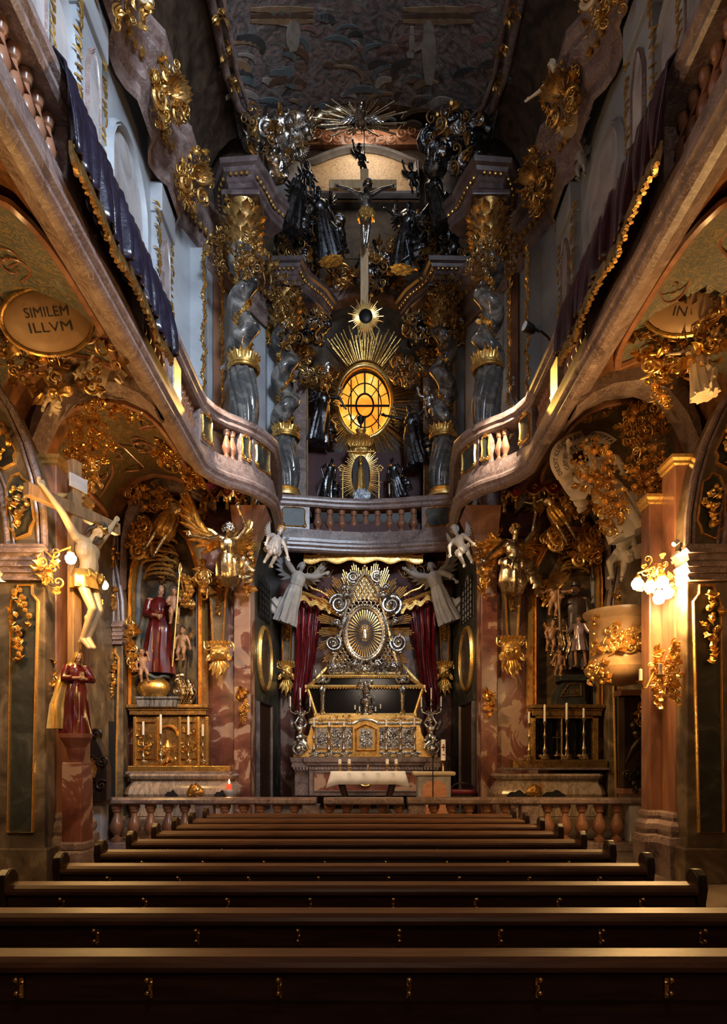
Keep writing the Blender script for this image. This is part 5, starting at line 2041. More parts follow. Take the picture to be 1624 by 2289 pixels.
figure('saint_statue', 'painted statue of a bearded man in dark coat with palm, right side altar', 'statue', P(1285, 1500, 15.32), 2.02, -.15, 0, 0,
       dict(elL=(-.34, -.12, 1.22), wrL=(-.32, -.28, 1.36), elR=(.26, -.02, 1.12), wrR=(.3, -.1, .92), turn=(0, 0, -.25)), M_FLESH, robe=[(0, 0, 1.14, .19, .15), (0, 0, .8, .25, .2), (0, .02, .4, .28, .2), (0, .03, .05, .3, .22)], robe_mat=M_COAT,
       top=[(0, 0, 1.47, .11, .09), (0, 0, 1.38, .22, .15), (0, -.01, 1.22, .21, .17), (0, 0, 1.06, .19, .15)], hair=M_HAIR, beard=True, extra=palm)
figure('boy_statue', 'painted statue of a long haired boy in a shiny violet tunic before the bearded man', 'statue', P(1294, 1492, 15.0), 1.18, -.5, 0, 0,
       dict(elL=(-.3, -.12, 1.2), wrL=(-.42, -.24, 1.2), elR=(.32, -.04, 1.15), wrR=(.5, -.1, 1.12), knR=(.16, .02, .48), anR=(.2, .08, .1), toR=(.2, -.08, .04), turn=(0, 0, -.5)), M_FLESH,
       robe=[(0, 0, 1.1, .17, .14), (0, 0, .85, .22, .19), (0, 0, .55, .26, .22)], robe_mat=M_TUN, top=[(0, 0, 1.46, .1, .09), (0, 0, 1.36, .21, .15), (0, 0, 1.05, .17, .14)], hair=M_HAIR, hair_long=.12)
for lb, px, py, h, ps in (('topmost painted putto of the bearded saint altar, arms stretched out', 1233, 1378, .82, dict(elL=(-.36, -.02, 1.1), wrL=(-.5, -.1, 1.0), elR=(.36, -.05, 1.15), wrR=(.56, -.12, 1.2))), ('middle painted putto of the bearded saint altar with raised arm', 1227, 1458, .76, dict(elR=(.36, -.05, 1.2), wrR=(.4, -.1, 1.45))), ('lowest painted putto bending down beside the dark inscribed plinth', 1245, 1512, .66, dict(elL=(-.36, -.2, 1.0), wrL=(-.5, -.3, .72), head=(-.08, -.1, 1.40)))):
    figure('putto_statue', lb, 'statue', P(px, py, 15.1), h, .1, 0, .12, ps, M_FLESH, True, hair=M_HAIR, wings=.38, wing_mat=M_GOLD_D)
d = 15.12
t = thing('inscribed_plinth', 'dark plinth with a gilt edged inscription under the bearded saint', 'plinth', P(1275, 1590, d))
q = lambda x, y: (P(x, y, d).x, P(x, y, d).z)
m = MB()
m.prism([q(1240, 1578), q(1312, 1578), q(1308, 1565), q(1306, 1520), q(1262, 1520), q(1243, 1552)], d, d + .4)
m.prism([q(1250, 1522), q(1310, 1522), q(1310, 1508), q(1252, 1508)], d - .06, d + .4)
m.build('block', M_GREEN, t, smooth=0, bevel=.01)
m = MB()
pp = [q(1251, 1558), q(1299, 1556), q(1298, 1528), q(1270, 1528)]
m.frame(pp[::-1], .025, d - .03, d)
m.build('gilt_edge', M_GOLD, t)
vs, fs, w = text_polys('SO NEPII', .16)
o = q(1254, 1551)
m = MB()
m.add([(o[0] + x / w * .42, d - .012, o[1] + y) for x, y, z in vs], fs)
m.build('inscription', M_GOLD, t, smooth=0)

# predella of the left altar with gilded compartments
d = 15.2
t = thing('gilded_predella', 'gilded predella with little arched tabernacle behind candlesticks, below the Madonna', 'predella', P(380, 1712, d))
m = MB()
bxp(m, 297, 465, 1602, 1712, d, d + .3)
m.build('back', M_GOLD_D, t, smooth=0)
for x0, x1 in ((297, 304), (349, 355), (398, 404), (440, 446), (458, 465)):
    m = MB()
    bxp(m, x0, x1, 1602, 1710, d - .07, d + .05)
    m.build('pilaster', M_GOLD, t, smooth=0, bevel=.012)
for x0, x1, y0, y1 in ((306, 347, 1615, 1695), (406, 438, 1615, 1695)):
    a, b = P(x0, y0, d), P(x1, y1, d)
    m = MB()
    m.frame([(b.x, b.z), (b.x, a.z), (a.x, a.z), (a.x, b.z)], .05, d - .06, d)
    foliage(m, Tm(((a.x + b.x) / 2, d - .02, (a.z + b.z) / 2)), .3, .6, 24, x0, .12, .5, .1, .03)
    m.build('compartment', M_GOLD, t)
a = P(377, 1690, d)
m = MB()
m.frame([(a.x + .2 * math.cos(i * PI / 10), a.z + .45 + .2 * math.sin(i * PI / 10)) for i in range(11)][::1] + [(a.x - .2, a.z - .1)], .06, d - .1, d, closed=False)
m.lathe([(.1, 0), (.1, .03), (.04, .06), (.05, .2), (.09, .3), (.05, .4), (.02, .46)], 12, None, (a.x, d - .08, a.z - .1))
foliage(m, Tm((a.x, d - .1, a.z)), .4, .5, 24, 5, .13)
m.build('tabernacle', M_GOLD_L, t)
a, b = P(290, 1712, 15.0), P(522, 1724, 15.0)
t = thing('gilded_step', 'flat gilded step under the candlesticks of the left side altar', 'step', (a.x, 15, 1.5))
m = MB()
m.bx(a.x, b.x - .05, 14.85, 15.25, b.z - .0, a.z)
m.build('board', M_GOLD, t, smooth=0, bevel=.01)
m = MB()
m.bx(a.x - .03, b.x, 14.8, 15.3, b.z - .07, b.z)
m.build('lower_moulding', M_PINK, t, smooth=0, bevel=.015)
for i, (px, yb, yt, yc) in enumerate(((320, 1708, 1642, 1612), (359, 1706, 1640, 1596), (421, 1706, 1642, 1601), (453, 1706, 1645, 1618))):
    candlestick(['first', 'second', 'third', 'fourth'][i] + ' twisted gilt candlestick from the outer wall on the Madonna altar', px, 14.95, yb, yt, yc, M_GS, 'gilt candlesticks of the Madonna altar', .8)
# glazed case of the right altar
d = 15.2
t = thing('glazed_shrine_case', 'gilt framed glass case with dark inside, below the bearded saint', 'shrine case', P(1260, 1700, d))
m = MB()
bxp(m, 1188, 1334, 1602, 1700, d + .1, d + .34)
m.build('back', M_BLACK, t, smooth=0)
for x0, x1, y0, y1 in ((1183, 1197, 1592, 1702), (1324, 1337, 1592, 1702), (1183, 1337, 1592, 1606), (1254, 1257, 1606, 1700)):
    m = MB()
    bxp(m, x0, x1, y0, y1, d - .06, d + .1)
    m.build('gilt_bar', M_GOLD, t, smooth=0, bevel=.012)
m = MB()
bxp(m, 1197, 1324, 1606, 1700, d + .02, d + .03)
m.build('glass_pane', M_GLASS, t, smooth=0)
m = MB()
a = P(1244, 1690, d - .05)
m.lathe([(.08, 0), (.08, .03), (.02, .06), (.02, .1)], 10, None, a)
m.box(a + Vector((0, 0, .32)), (.025, .025, .5))
m.box(a + Vector((0, 0, .42)), (.2, .025, .025))
m.build('little_cross', M_GS, t)
a, b = P(1143, 1698, 15.0), P(1352, 1716, 15.0)
t = thing('gilded_step', 'wide golden plank step under the candlesticks of the right side altar', 'step', (b.x, 15, 1.5))
m = MB()
m.bx(a.x, b.x, 14.85, 15.25, b.z, a.z)
m.build('board', M_GOLD_D, t, smooth=0, bevel=.01)
m = MB()
m.bx(a.x - .25, b.x + .03, 14.8, 15.3, b.z - .05, b.z)
m.build('lower_moulding', M_PINK, t, smooth=0, bevel=.015)
for i, (px, yb, yt, yc) in enumerate(((1182, 1698, 1616, 1590), (1217, 1697, 1612, 1574), (1266, 1697, 1608, 1570), (1304, 1697, 1604, 1582))):
    candlestick(['first', 'second', 'third', 'fourth'][i] + ' dark silver candlestick counted from the apse on the bearded saint altar', px, 14.95, yb, yt, yc, M_GS, 'silver candlesticks of the saint altar', .8)
# bulging marble altar tables
for s, x0, x1, holes, orn, nm in ((-1, 275, 524, ((370, 398), (480, 508)), 436, 'left'), (1, 1106, 1356, ((1132, 1176), (1212, 1262)), 1193, 'right')):
    a, b = P(x0, 1722, 14.8), P(x1, 1786, 14.8)
    t = thing('marble_side_altar', 'bulging striped marble altar table of the %s side altar' % nm, 'altar', ((a.x + b.x) / 2, 14.9, .45))
    prof = [(0.06, 1.45), (.10, 1.40), (.06, 1.34), (-.04, 1.30), (.02, 1.22), (.10, 1.12), (.13, 1.0), (.08, .88), (-.02, .80), (-.10, .74), (-.10, .5), (0, .45), (-.2, .45), (-.2, 1.45)]
    m = MB()
    m.sweep([(a.x + .12, 15.55), (a.x + .12, 14.95), (a.x + .2, 14.85), (b.x - .2, 14.85), (b.x - .12, 14.95), (b.x - .12, 15.55)], prof)
    m.bx(a.x + .15, b.x - .15, 14.9, 15.55, .5, 1.44)
    m.build('body', M_MENSA, t, smooth=.6)
    for h0, h1 in holes:
        c0, c1 = P(h0, 1768, 14.75), P(h1, 1768, 14.75)
        m = MB()
        n = 12
        pp = [(c0.x + (c1.x - c0.x) * i / n, .99 + .09 * math.sin(PI * i / n) * (1 + .3 * math.sin(i))) for i in range(n + 1)] + [(c1.x, .82), (c0.x, .82)]
        m.prism(pp, 14.70, 14.85)
        m.build('dark_opening', M_BLACK, t, smooth=0)
    c = P(orn, 1766, 14.7)
    m = MB()
    m.lathe([(.16, 0), (.2, .06), (.16, .16), (.06, .24), (.01, .26)], 12, None, (c.x, 14.72, c.z - .12), 1, .5)
    foliage(m, Tm((c.x, 14.62, c.z)), .22, .26, 18, orn, .1, .3, .2, .05)
    m.build('gilt_cartouche', M_GOLD, t)
c = P(512, 1757, 14.5)
t = thing('votive_candle', 'small red votive candle burning on a stone stand at the left side altar', 'candle', (c.x, 14.5, .45))
m = MB()
m.lathe([(.16, 0), (.16, .05), (.07, .1), (.06, .5), (.11, .58), (.12, .62), (.10, .66)], 12, None, (c.x, 14.5, .45))
m.build('stand', M_PANEL, t)
m = MB()
m.lathe([(.05, 0), (.055, .12), (.05, .13)], 12, None, (c.x, 14.5, 1.11))
m.build('red_glass', glow('red_votive_glass', (.9, .05, .02), 1.2), t)
m = MB()
m.lathe([(.005, 0), (.022, .03), (.012, .07), (.002, .10)], 8, None, (c.x, 14.5, 1.24))
m.build('flame', M_FLAME, t)
lamp('POINT', 'votive_flame_light', (c.x, 14.42, 1.32), 2.0, (1, .45, .15), .03)

# winged herm angels and tasselled canopies above the side altars
HALF = dict(knL=(-.08, 0, .74), anL=(-.06, 0, .64), toL=(-.05, -.02, .60), knR=(.08, 0, .74), anR=(.06, 0, .64), toR=(.05, -.02, .60))
AR = [(0, 0, 1.12, .17, .14), (0, 0, .95, .22, .18), (.03, .02, .7, .25, .2), (.05, .05, .52, .16, .14)]
figure('herm_angel', 'silvered gilded winged angel stretching an arm up to the tasselled canopy, right', 'statue', P(1136, 1390, 14.9), 2.2, .15, 0, .08,
       dict(elR=(.30, -.05, 1.62), wrR=(.30, -.1, 1.92), elL=(-.38, -.08, 1.2), wrL=(-.55, -.15, 1.0), head=(-.02, -.04, 1.60), **HALF), M_GS, robe=AR, robe_mat=M_GS, wings=.75, wing_mat=M_GOLD, hair=M_GOLD_L,
       sashes=[([(.1, -.1, 1.0), (.35, -.05, .95), (.5, 0, .7), (.55, 0, .5)], .12), ([(-.3, -.15, 1.0), (0, -.2, .95), (.3, -.12, 1.02)], .09)])
figure('herm_angel', 'silvered winged angel bending forward under the tasselled canopy, left', 'statue', P(512, 1372, 14.9), 2.0, .5, .25, -.1,
       dict(elL=(-.4, -.12, 1.36), wrL=(-.72, -.22, 1.40), elR=(.34, -.05, 1.6), wrR=(.2, -.1, 1.9), head=(-.02, -.16, 1.55), **HALF), M_GS, robe=AR, robe_mat=M_GS, wings=.85, wing_mat=M_GOLD, hair=M_SILV, hair_n=70, hair_long=.12,
       sashes=[([(0, -.1, 1.05), (.3, -.1, .9), (.4, -.05, .6)], .14)])
figure('trumpet_angel', 'gilded angel leaning down from the cornice with an arm pointing at the Madonna arch', 'statue', P(330, 1240, 14.6), 1.7, .4, 0, .5,
       dict(elR=(.4, -.1, 1.2), wrR=(.55, -.2, .86), elL=(-.3, -.1, 1.3), wrL=(-.3, -.25, 1.1), head=(.03, -.1, 1.58)), M_GS, robe=AR, robe_mat=M_GOLD, wings=.8, wing_mat=M_GOLD, hair=M_SILV)
figure('flying_angel', 'gilded angel with outstretched silver arm above the saint altarpiece', 'statue', P(1280, 1215, 14.7), 1.5, -.5, .2, -.45,
       dict(elL=(-.42, -.1, 1.45), wrL=(-.62, -.15, 1.65)), M_GS, robe=AR, robe_mat=M_GOLD, wings=.8, wing_mat=M_GOLD_D, hair=M_GOLD_L)
for lb, px, rr, d in (('crimson and gold tasselled canopy under the left balcony curve', 492, .52, 14.6), ('crimson and gold tasselled canopy under the right balcony curve', 1212, .80, 14.6)):
    c = P(px, 1100, d)
    t = thing('tasselled_canopy', lb, 'canopy', c)
    m = MB()
    rs = []
    n = 49
    for i in range(n):
        a = PI + PI * i / (n - 1)
        x, y = c.x + rr * math.cos(a), d + .45 + rr * .7 * math.sin(a)
        lobe = .22 + .16 * abs(math.sin(i * PI / 8))
        rs.append([(x, y, c.z + .28), (x, y, c.z + .28 - lobe), (x, y + .04, c.z + .28 - lobe), (x, y + .04, c.z + .28)])
    m.rings(rs)
    m.build('valance', M_VELVET, t)
    m = MB()
    m.tube([(p[0][0], p[0][1], p[0][2]) for p in rs], .04, 8)
    m.tube([(p[1][0], p[1][1] - .02, p[1][2]) for p in rs], .025, 6)
    for i in range(0, n, 2):
        p = rs[i][1]
        m.tube([(p[0], p[1] - .02, p[2] + .02), (p[0], p[1] - .02, p[2] - .12)], [.02, .03], 5)
        if i % 8 == 4:
            m.ball((p[0], p[1] - .02, p[2] - .06), .045, 8)
            m.tube([(p[0], p[1] - .02, p[2] - .08), (p[0], p[1] - .02, p[2] - .24)], [.03, .045], 6)
            m.scroll(Tm((p[0], p[1] - .03, p[2] + .16)), .07, 1.3, .2)
    m.build('gold_fringe', M_GOLD, t)
    m = MB()
    m.prism([(c.x - rr * .95, c.z - .7), (c.x + rr * .95, c.z - .7), (c.x + rr * .95, c.z + .25), (c.x - rr * .95, c.z + .25)], 15.35, 15.5)
    m.build('dark_hanging', M_DKRED, t, smooth=0)

# gilded flower festoons, appliques
for lb, px, py, w, h, n, d in (
        ('gilded flower festoon hanging below the left stucco child', 553, 1262, .42, 1.5, 70, 15.2),
        ('gilded flower festoon hanging below the right stucco putto', 1078, 1262, .45, 1.6, 74, 15.2),
        ('gilded candle bracket spray on the red pilaster left of the altar room', 545, 1580, .26, .8, 30, 15.45),
        ('gilded candle bracket spray on the red pilaster right of the altar room', 1090, 1580, .26, .8, 30, 15.45)):
    t = thing('gilded_festoon', lb, 'ornament', P(px, py, d))
    m = MB()
    foliage(m, Tm(P(px, py, d)), w, h, n, px, .2, .2, .4, .14, lambda x, z: abs(x) < .25 + .75 * (z + 1) / 2 and x * x + z * z < 1.1)
    m.build('leaves', M_GOLD, t)
    m = MB()
    q = rng(px)
    for i in range(8):
        m.flower(Tm(P(px, py, d - .14) + Vector((q.uniform(-.3, .3) * w, 0, q.uniform(-.3, .45) * h))), .08)
    m.build('blossoms', M_GOLD_L, t)
for s in (-1, 1):
    # olive bracket that carries the balcony curve
    t = thing('balcony_bracket', 'tapering marble bracket with gilt edges under the %s end of the balcony' % ('left' if s < 0 else 'right'), 'bracket', (s * 2.35, 15.2, 6.0))
    m = MB(side(s))
    m.rings([[(xl, 15.6, z), (xl, 15.6 - dp, z), (xr, 15.6 - dp, z), (xr, 15.6, z)] for z, xl, xr, dp in ((5.6, -3.02, -2.66, .12), (6.2, -3.0, -2.58, .25), (6.8, -2.97, -2.42, .55), (7.3, -2.95, -2.18, 1.0))])
    m.build('body', M_SALMON, t, smooth=0)
    m = MB(side(s))
    m.bx(-3.04, -2.66, 15.46, 15.62, .45, 5.6)
    m.build('pilaster_strip', M_RED, t, smooth=0, bevel=.02)
    m = MB(side(s))
    pts = [(-2.95, 5.75), (-2.74, 5.75), (-2.66, 6.3), (-2.60, 6.75), (-2.92, 6.75), (-2.94, 6.3)]
    m.rings([[(x, 15.50 - .2 * (z - 5.7) ** 1.25, z) for x, z in pts], [(x, 15.55 - .2 * (z - 5.7) ** 1.25, z) for x, z in pts]])
    p = m.build('dark_panel', M_GREEN, t, smooth=0)
    m = MB(side(s))
    m.tube([(x, 15.48 - .2 * (z - 5.7) ** 1.25, z) for x, z in pts], .03, 6, closed=True)
    foliage(m, side(s).inverted() @ Tm((s * 2.75, 15.2, 6.85)), .5, .25, 16, 3, .16)
    m.build('gilt_edge', M_GOLD, p)

# ------------------------------------------------------------------ left wall: crucifix, mourning statue, lamps, confessional
M_IVORY = plain('ivory_flesh_paint', (.46, .33, .19), .42, var=.15, scale=5)
CZ = 1.22
cl = Vector((-4.08, 9.75, 3.38))
W = Tm(cl, 0, 0, 1.2)
t = thing('crucifix_cross', 'tall wooden cross on the left pilaster bearing the large pale figure', 'cross', W @ Vector((0, .2, -.9)))
m = MB(W)
m.box((0, .19, .75), (.17, .12, 4.0))
m.build('upright', M_CROSSW, t, smooth=0, bevel=.012)
m = MB(W)
m.box((0, .17, 2.02), (1.75, .11, .18))
m.build('cross_beam', M_CROSSW, t, smooth=0, bevel=.012)
m = MB(W)
m.box((0, .12, 2.42), (.34, .03, .2))
m.build('title_board', M_PANEL, t, smooth=0, bevel=.01)


def loin(t, W, F, J):
    m = MB(W)
    drape(m, [(.0, .0, 1.02, .155, .13), (.0, 0, .92, .19, .165), (.02, 0, .78, .2, .17)], 8, .12, 3)
    sash(m, [(-.1, -.16, .98), (.1, -.18, .93), (.22, -.08, .9), (.27, 0, .72)], .07, 2)
    m.build('loincloth', M_GROB, t)
    m = MB(W @ F)
    m.tube([(.095 * math.cos(i * PI / 8), .012 + .105 * math.sin(i * PI / 8), .055 + .01 * (-1) ** i) for i in range(16)], .014, 6, closed=True)
    for i in range(20):
        a = i * .7
        m.tube([(.1 * math.cos(a), .012 + .11 * math.sin(a), .055), (.13 * math.cos(a + .2), .012 + .14 * math.sin(a + .2), .07 + .03 * math.sin(i * 2.3))], [.006, .001], 4)
    m.build('thorn_crown', M_GOLD_D, t)


CRUC = dict(chest=(0, -.05, 1.28), waist=(.03, -.05, 1.09), pel=(.02, -.0, .93), neck=(.02, -.09, 1.44), head=(.07, -.17, 1.55), shL=(-.19, -.03, 1.42), elL=(-.40, -.02, 1.66), wrL=(-.60, .06, 1.90), shR=(.19, -.03, 1.42), elR=(.40, -.02, 1.66), wrR=(.62, .06, 1.88),
            hiL=(-.08, 0, .90), hiR=(.11, 0, .90), knL=(-.04, -.17, .50), anL=(-.02, .02, .12), toL=(-.02, -.10, .0), knR=(.10, -.15, .51), anR=(.04, -.02, .13), toR=(.02, -.14, .0))
figure('crucified_figure', 'large pale crucified figure with loincloth hanging on the left pilaster cross', 'statue', cl, 1.92, 1.2, 0, 0, CRUC, M_IVORY, hair=M_HAIR, hair_long=.16, beard=True, extra=loin, voxel=.010)


def maryveil(t, W, F, J):
    m = MB(W @ F)
    rs = []
    for q_ in ((.13, .02, .02), (.105, .075, .02), (.05, .10, .02), (-.02, .112, .03), (-.09, .118, .05), (-.17, .14, .06), (-.28, .2, .08), (-.5, .27, .08), (-.8, .28, .08)):
        row = [(q_[1] * math.cos(-.95 + 5.04 * k / 24), q_[2] + q_[1] * 1.05 * math.sin(-.95 + 5.04 * k / 24), q_[0]) for k in range(25)]
        rs.append(row + [(x * .92, y * .92 + .002, z) for x, y, z in row][::-1])
    m.rings(rs)
    m.build('gilded_veil', M_GROB, t)


c = P(170, 1640, 9.45)
figure('mourning_woman_statue', 'painted statue of a mourning woman in gilded veil and red robe below the large crucifix', 'statue', c, 1.16, .7, 0, 0,
       dict(elL=(-.28, -.12, 1.14), wrL=(-.04, -.26, 1.16), elR=(.28, -.12, 1.14), wrR=(.06, -.28, 1.14), head=(.02, -.06, 1.60)), M_FLESH,
       robe=[(0, 0, 1.14, .17, .14), (0, -.01, .85, .22, .19), (0, 0, .4, .25, .22), (0, 0, 0, .31, .26)], robe_mat=M_ROBE, top=[(0, 0, 1.46, .1, .09), (0, 0, 1.36, .21, .15), (0, 0, 1.08, .18, .15)], mantle=MAN, mantle_mat=M_GROB, extra=maryveil)
t = thing('marble_console', 'red marble console and slim pedestal under the mourning woman statue', 'console', (c.x, 9.45, 0))
m = MB()
m.lathe([(.10, c.z - .42), (.11, c.z - .35), (.14, c.z - .2), (.20, c.z - .1), (.23, c.z - .06), (.23, c.z)], 8, None, (c.x, 9.45, 0))
m.build('bracket', M_RED, t, smooth=.3)
m = MB()
m.bx(c.x - .14, c.x + .14, 9.3, 9.7, .02, c.z - .4)
m.build('pedestal', M_RED, t, smooth=0, bevel=.02)
m = MB()
m.bx(c.x - .18, c.x + .18, 9.24, 9.7, .0, .5)
m.bx(c.x - .16, c.x + .16, 9.27, 9.7, .5, .62)
m.build('foot', M_PINK, t, smooth=0, bevel=.03)


def sconce(label, base, bulbs, power, arm_r=.014, spray=(.3, .5), bulb_r=.075, n=24):
    t = thing('lamp_sconce', label, 'wall lamp', base)
    m = MB()
    foliage(m, Tm(base), spray[0], spray[1], n, int(base[0] * 100) + n, .16, .35, .2, .08)
    if base[1] > 12:
        m.tube([base, Vector((-5.6, base[1], base[2]))], .02, 6)
    m.build('gilded_spray', M_GOLD_L, t)
    for b in bulbs:
        b = Vector(b)
        m = MB()
        mid = Vector(base).lerp(b, .5) + Vector((0, -.05, .16))
        m.tube([base, Vector(base).lerp(mid, .5) + Vector((0, 0, .10)), mid, b + Vector((0, 0, .16)), b + Vector((0, 0, bulb_r))], arm_r, 8)
        m.lathe([(.02, .05), (.045, .02), (.05, 0), (.03, -.01)], 10, None, b + Vector((0, 0, bulb_r)))
        ar = m.build('arm', M_GOLD_L, t)
        m = MB()
        m.lathe([(bulb_r * .45, bulb_r), (bulb_r * .95, bulb_r * .4), (bulb_r, -.1 * bulb_r), (bulb_r * .7, -bulb_r * .75), (bulb_r * .1, -bulb_r)], 14, None, b)
        m.build('bulb', M_BULB, ar)
        lamp('POINT', 'sconce_bulb_light', b + Vector((0, -bulb_r - .04, -.04)), power, WARM, .05)
    return t


sconce('gilded lamp with glowing bulb on the left pier, left of the large crucifix', P(112, 1272, 9.5), [P(158, 1249, 9.15)], 170)
sconce('smaller gilded lamp with glowing bulb between the large crucifix and the Madonna altar', P(214, 1320, 12.9), [P(233, 1309, 12.4)], 260)
sconce('dazzling gilded lamp with a cluster of bulbs on the right pilaster above the pulpit', P(1470, 1290, 10.0), [P(1424, 1306, 9.75), P(1452, 1312, 9.85), P(1480, 1302, 9.8), P(1491, 1326, 9.8), P(1472, 1338, 9.75)], 125, .014, (.5, .5), .085, 40)
t = thing('gilded_applique', 'gilded leaf applique on the red shaft left of the mourning woman statue', 'ornament', P(121, 1525, 9.9))
m = MB()
foliage(m, Tm(P(121, 1525, 9.9)), .24, .68, 34, 9, .16, .3, .2, .08, disc)
m.build('leaves', M_GOLD, t)
# dark confessional with a brass lattice
t = thing('confessional_front', 'dark carved confessional front with a brass lattice window beside the Madonna altar', 'confessional', P(203, 1790, 12.55))
q = lambda x, y: (P(x, y, 12.5).x, P(x, y, 12.5).z)
m = MB()
m.prism([q(170, 1790), q(238, 1790), q(238, 1720), q(232, 1690), q(222, 1665), q(214, 1650), q(218, 1634), (q(208, 1628)), q(190, 1638), q(178, 1660), q(170, 1690)], 12.5, 12.75)
m.build('body', M_DKWOOD, t, smooth=0, bevel=.015)
m = MB()
pp = [q(186, 1740), q(198, 1748), q(212, 1745), q(220, 1720), q(216, 1698), q(204, 1690), q(192, 1700), q(184, 1720)]
m.frame(pp, .05, 12.44, 12.5)
for k, (x, y) in enumerate(((214, 1640), (178, 1680), (230, 1700), (200, 1770), (180, 1760), (226, 1755))):
    m.scroll(Tm(P(x, y, 12.46), 0, k), .1, 1.4, .25, .1)
m.build('carved_frame', M_DKWOOD, t)
m = MB()
for i in range(9):
    for sg in (-1, 1):
        x0 = 188 + i * 3.6
        a, b = P(x0, 1694, 12.47), P(x0 + sg * 26, 1744, 12.47)
        for f0 in range(10):
            p0, p1 = a.lerp(b, f0 / 10), a.lerp(b, (f0 + 1) / 10)
            px = VPX + (p0.x + p1.x) / 2 * 1500 / 12.47
            py = HOR - ((p0.z + p1.z) / 2 - EYE) * 1500 / 12.47
            if ((px - 202) / 16) ** 2 + ((py - 1719) / 26) ** 2 < 1:
                m.tube([p0, p1], .012, 5)
m.build('brass_lattice', M_BRASS, t)
t = thing('dark_door_leaf', 'narrow black door leaf standing open beside the confessional', 'door leaf', P(249, 1790, 13.4))
m = MB()
a, b = P(242, 1612, 13.4), P(256, 1790, 13.4)
m.bx(a.x, b.x, 13.4, 13.46, .17, a.z)
m.build('leaf', M_BLACK, t, smooth=0, bevel=.01)

# ------------------------------------------------------------------ right wall: pulpit, candle arms, bronze door
pc = Vector((4.50, 11.85, 0))
zr, zb = P(0, 1362, 11.6).z, P(0, 1530, 11.6).z
H = zr - zb
t = thing('marble_pulpit', 'golden brown marble pulpit drum with gilded relief beside the bearded saint altar', 'pulpit', (pc.x, pc.y, zb))
m = MB()
m.lathe([(.05, 0), (.30, .04), (.50, .12), (.60, .22), (.63, .30), (.58, .36), (.545, .42), (.53, .50), (.53, H - .28), (.56, H - .22), (.58, H - .18), (.55, H - .15), (.62, H - .08), (.64, H - .04), (.64, H), (.5, H)], 40, None, (pc.x, pc.y, zb))
m.build('drum', stone('honey_marble', [(.3, (.34, .20, .09)), (.5, (.48, .30, .14)), (.7, (.58, .38, .2))], 1.6, 1.2, .3), t, smooth=.5)
m = MB()
m.bx(pc.x + .4, 5.6, pc.y - .3, pc.y + .3, zb + .2, zr - .1)
m.build('wall_bracket', M_SALMON, t, smooth=0, bevel=.03)
m = MB()
r = rng(12)
for i in range(80):
    a = -PI / 2 - .9 + 1.5 * r.random()
    z = zb + .5 + (H - .85) * r.random()
    e = abs((z - zb - .5) / (H - .85) - .5) * 2
    if r.random() < e * .4:
        continue
    M = Tm((pc.x + .55 * math.cos(a), pc.y + .55 * math.sin(a), z), 0, 0, a + PI / 2)
    u = r.random()
    if u < .35:
        m.scroll(M @ Tm((0, -.02, 0), 0, r.uniform(0, 6)), .08, 1.4, .25, .08)
    elif u < .6:
        q_ = .14
        m.ball((0, -.04, 0), (q_ * .25, q_ * .25, q_ * .45), 7, M)
        m.ball((0, -.05, q_ * .55), q_ * .18, 6, M)
        m.tube([(0, -.05, q_ * .2), (.08, -.07, .02 + r.uniform(-.05, .1))], .014, 5, M)
    else:
        m.leaf(M @ Tm((0, -.01, 0), .2, r.uniform(0, 6)), .2, .06, .7)
m.build('gilded_relief', M_GOLD_L, t)
m = MB()
foliage(m, Tm((pc.x - .52, pc.y - .3, zb + .2)), .45, .42, 50, 31, .15, .1, .5, .2, disc)
m.build('gilded_cluster', M_GOLD, t)
m = MB()
foliage(m, Tm((pc.x - .50, pc.y - .2, zr - .45)), .2, .6, 24, 32, .15, .4, .2, .1)
m.build('gilded_edge_spray', M_GOLD, t)
for s_, (lb, px, py, cx, cy, d) in enumerate((('gilded candle arm nearer the pulpit on the right pilaster', 1464, 1512, 1431, 1524, 10.2), ('gilded candle arm on the outer shaft of the right pilaster', 1503, 1500, 1475, 1511, 9.75))):
    b = P(px, py, d)
    c = P(cx, cy, d - .22)
    t = thing('candle_sconce', lb, 'wall sconce', b, 'gilded candle arms on the right pilaster')
    m = MB()
    foliage(m, Tm(b), .26, .72, 44, 60 + s_, .15, .35, .2, .1, disc)
    for i in range(6):
        m.leaf(Tm(b + Vector((.01, -.05, -.1 - .06 * i)), .1, PI + .4 * (-1) ** i), .16, .05, .5)
        m.leaf(Tm(b + Vector((.0, -.05, .1 + .05 * i)), .1, .35 * (-1) ** i), .16, .05, .5)
    m.build('gilded_spray', M_GOLD_L, t)
    m = MB()
    m.tube([b, b + Vector((-.06, -.08, .06)), b.lerp(c, .6) + Vector((0, 0, -.12)), c + Vector((.04, 0, -.10)), c], .014, 8)
    m.lathe([(.02, -.03), (.06, 0), (.065, .015), (.02, .02)], 12, None, c)
    m.build('arm', M_GOLD, t)
    candle(t, c.x, c.y, c.z + .015, .17 if s_ == 0 else .16, .026)
t = thing('bronze_door_panel', 'dark bronze panel with swirling relief between the pulpit and the right pilaster', 'panel', P(1420, 1765, 13.2))
a, b = P(1393, 1556, 13.2), P(1448, 1762, 13.2)
m = MB()
m.bx(a.x, b.x + .3, 13.2, 13.5, b.z, a.z)
m.build('plate', M_DKWOOD, t, smooth=0, bevel=.02)
m = MB()
m.bx(a.x - .1, b.x + .3, 13.1, 13.5, a.z, a.z + .12)
m.bx(a.x - .06, b.x + .3, 13.14, 13.5, b.z - .12, b.z)
m.build('cornice', M_SALMON, t, smooth=0, bevel=.02)
m = MB()
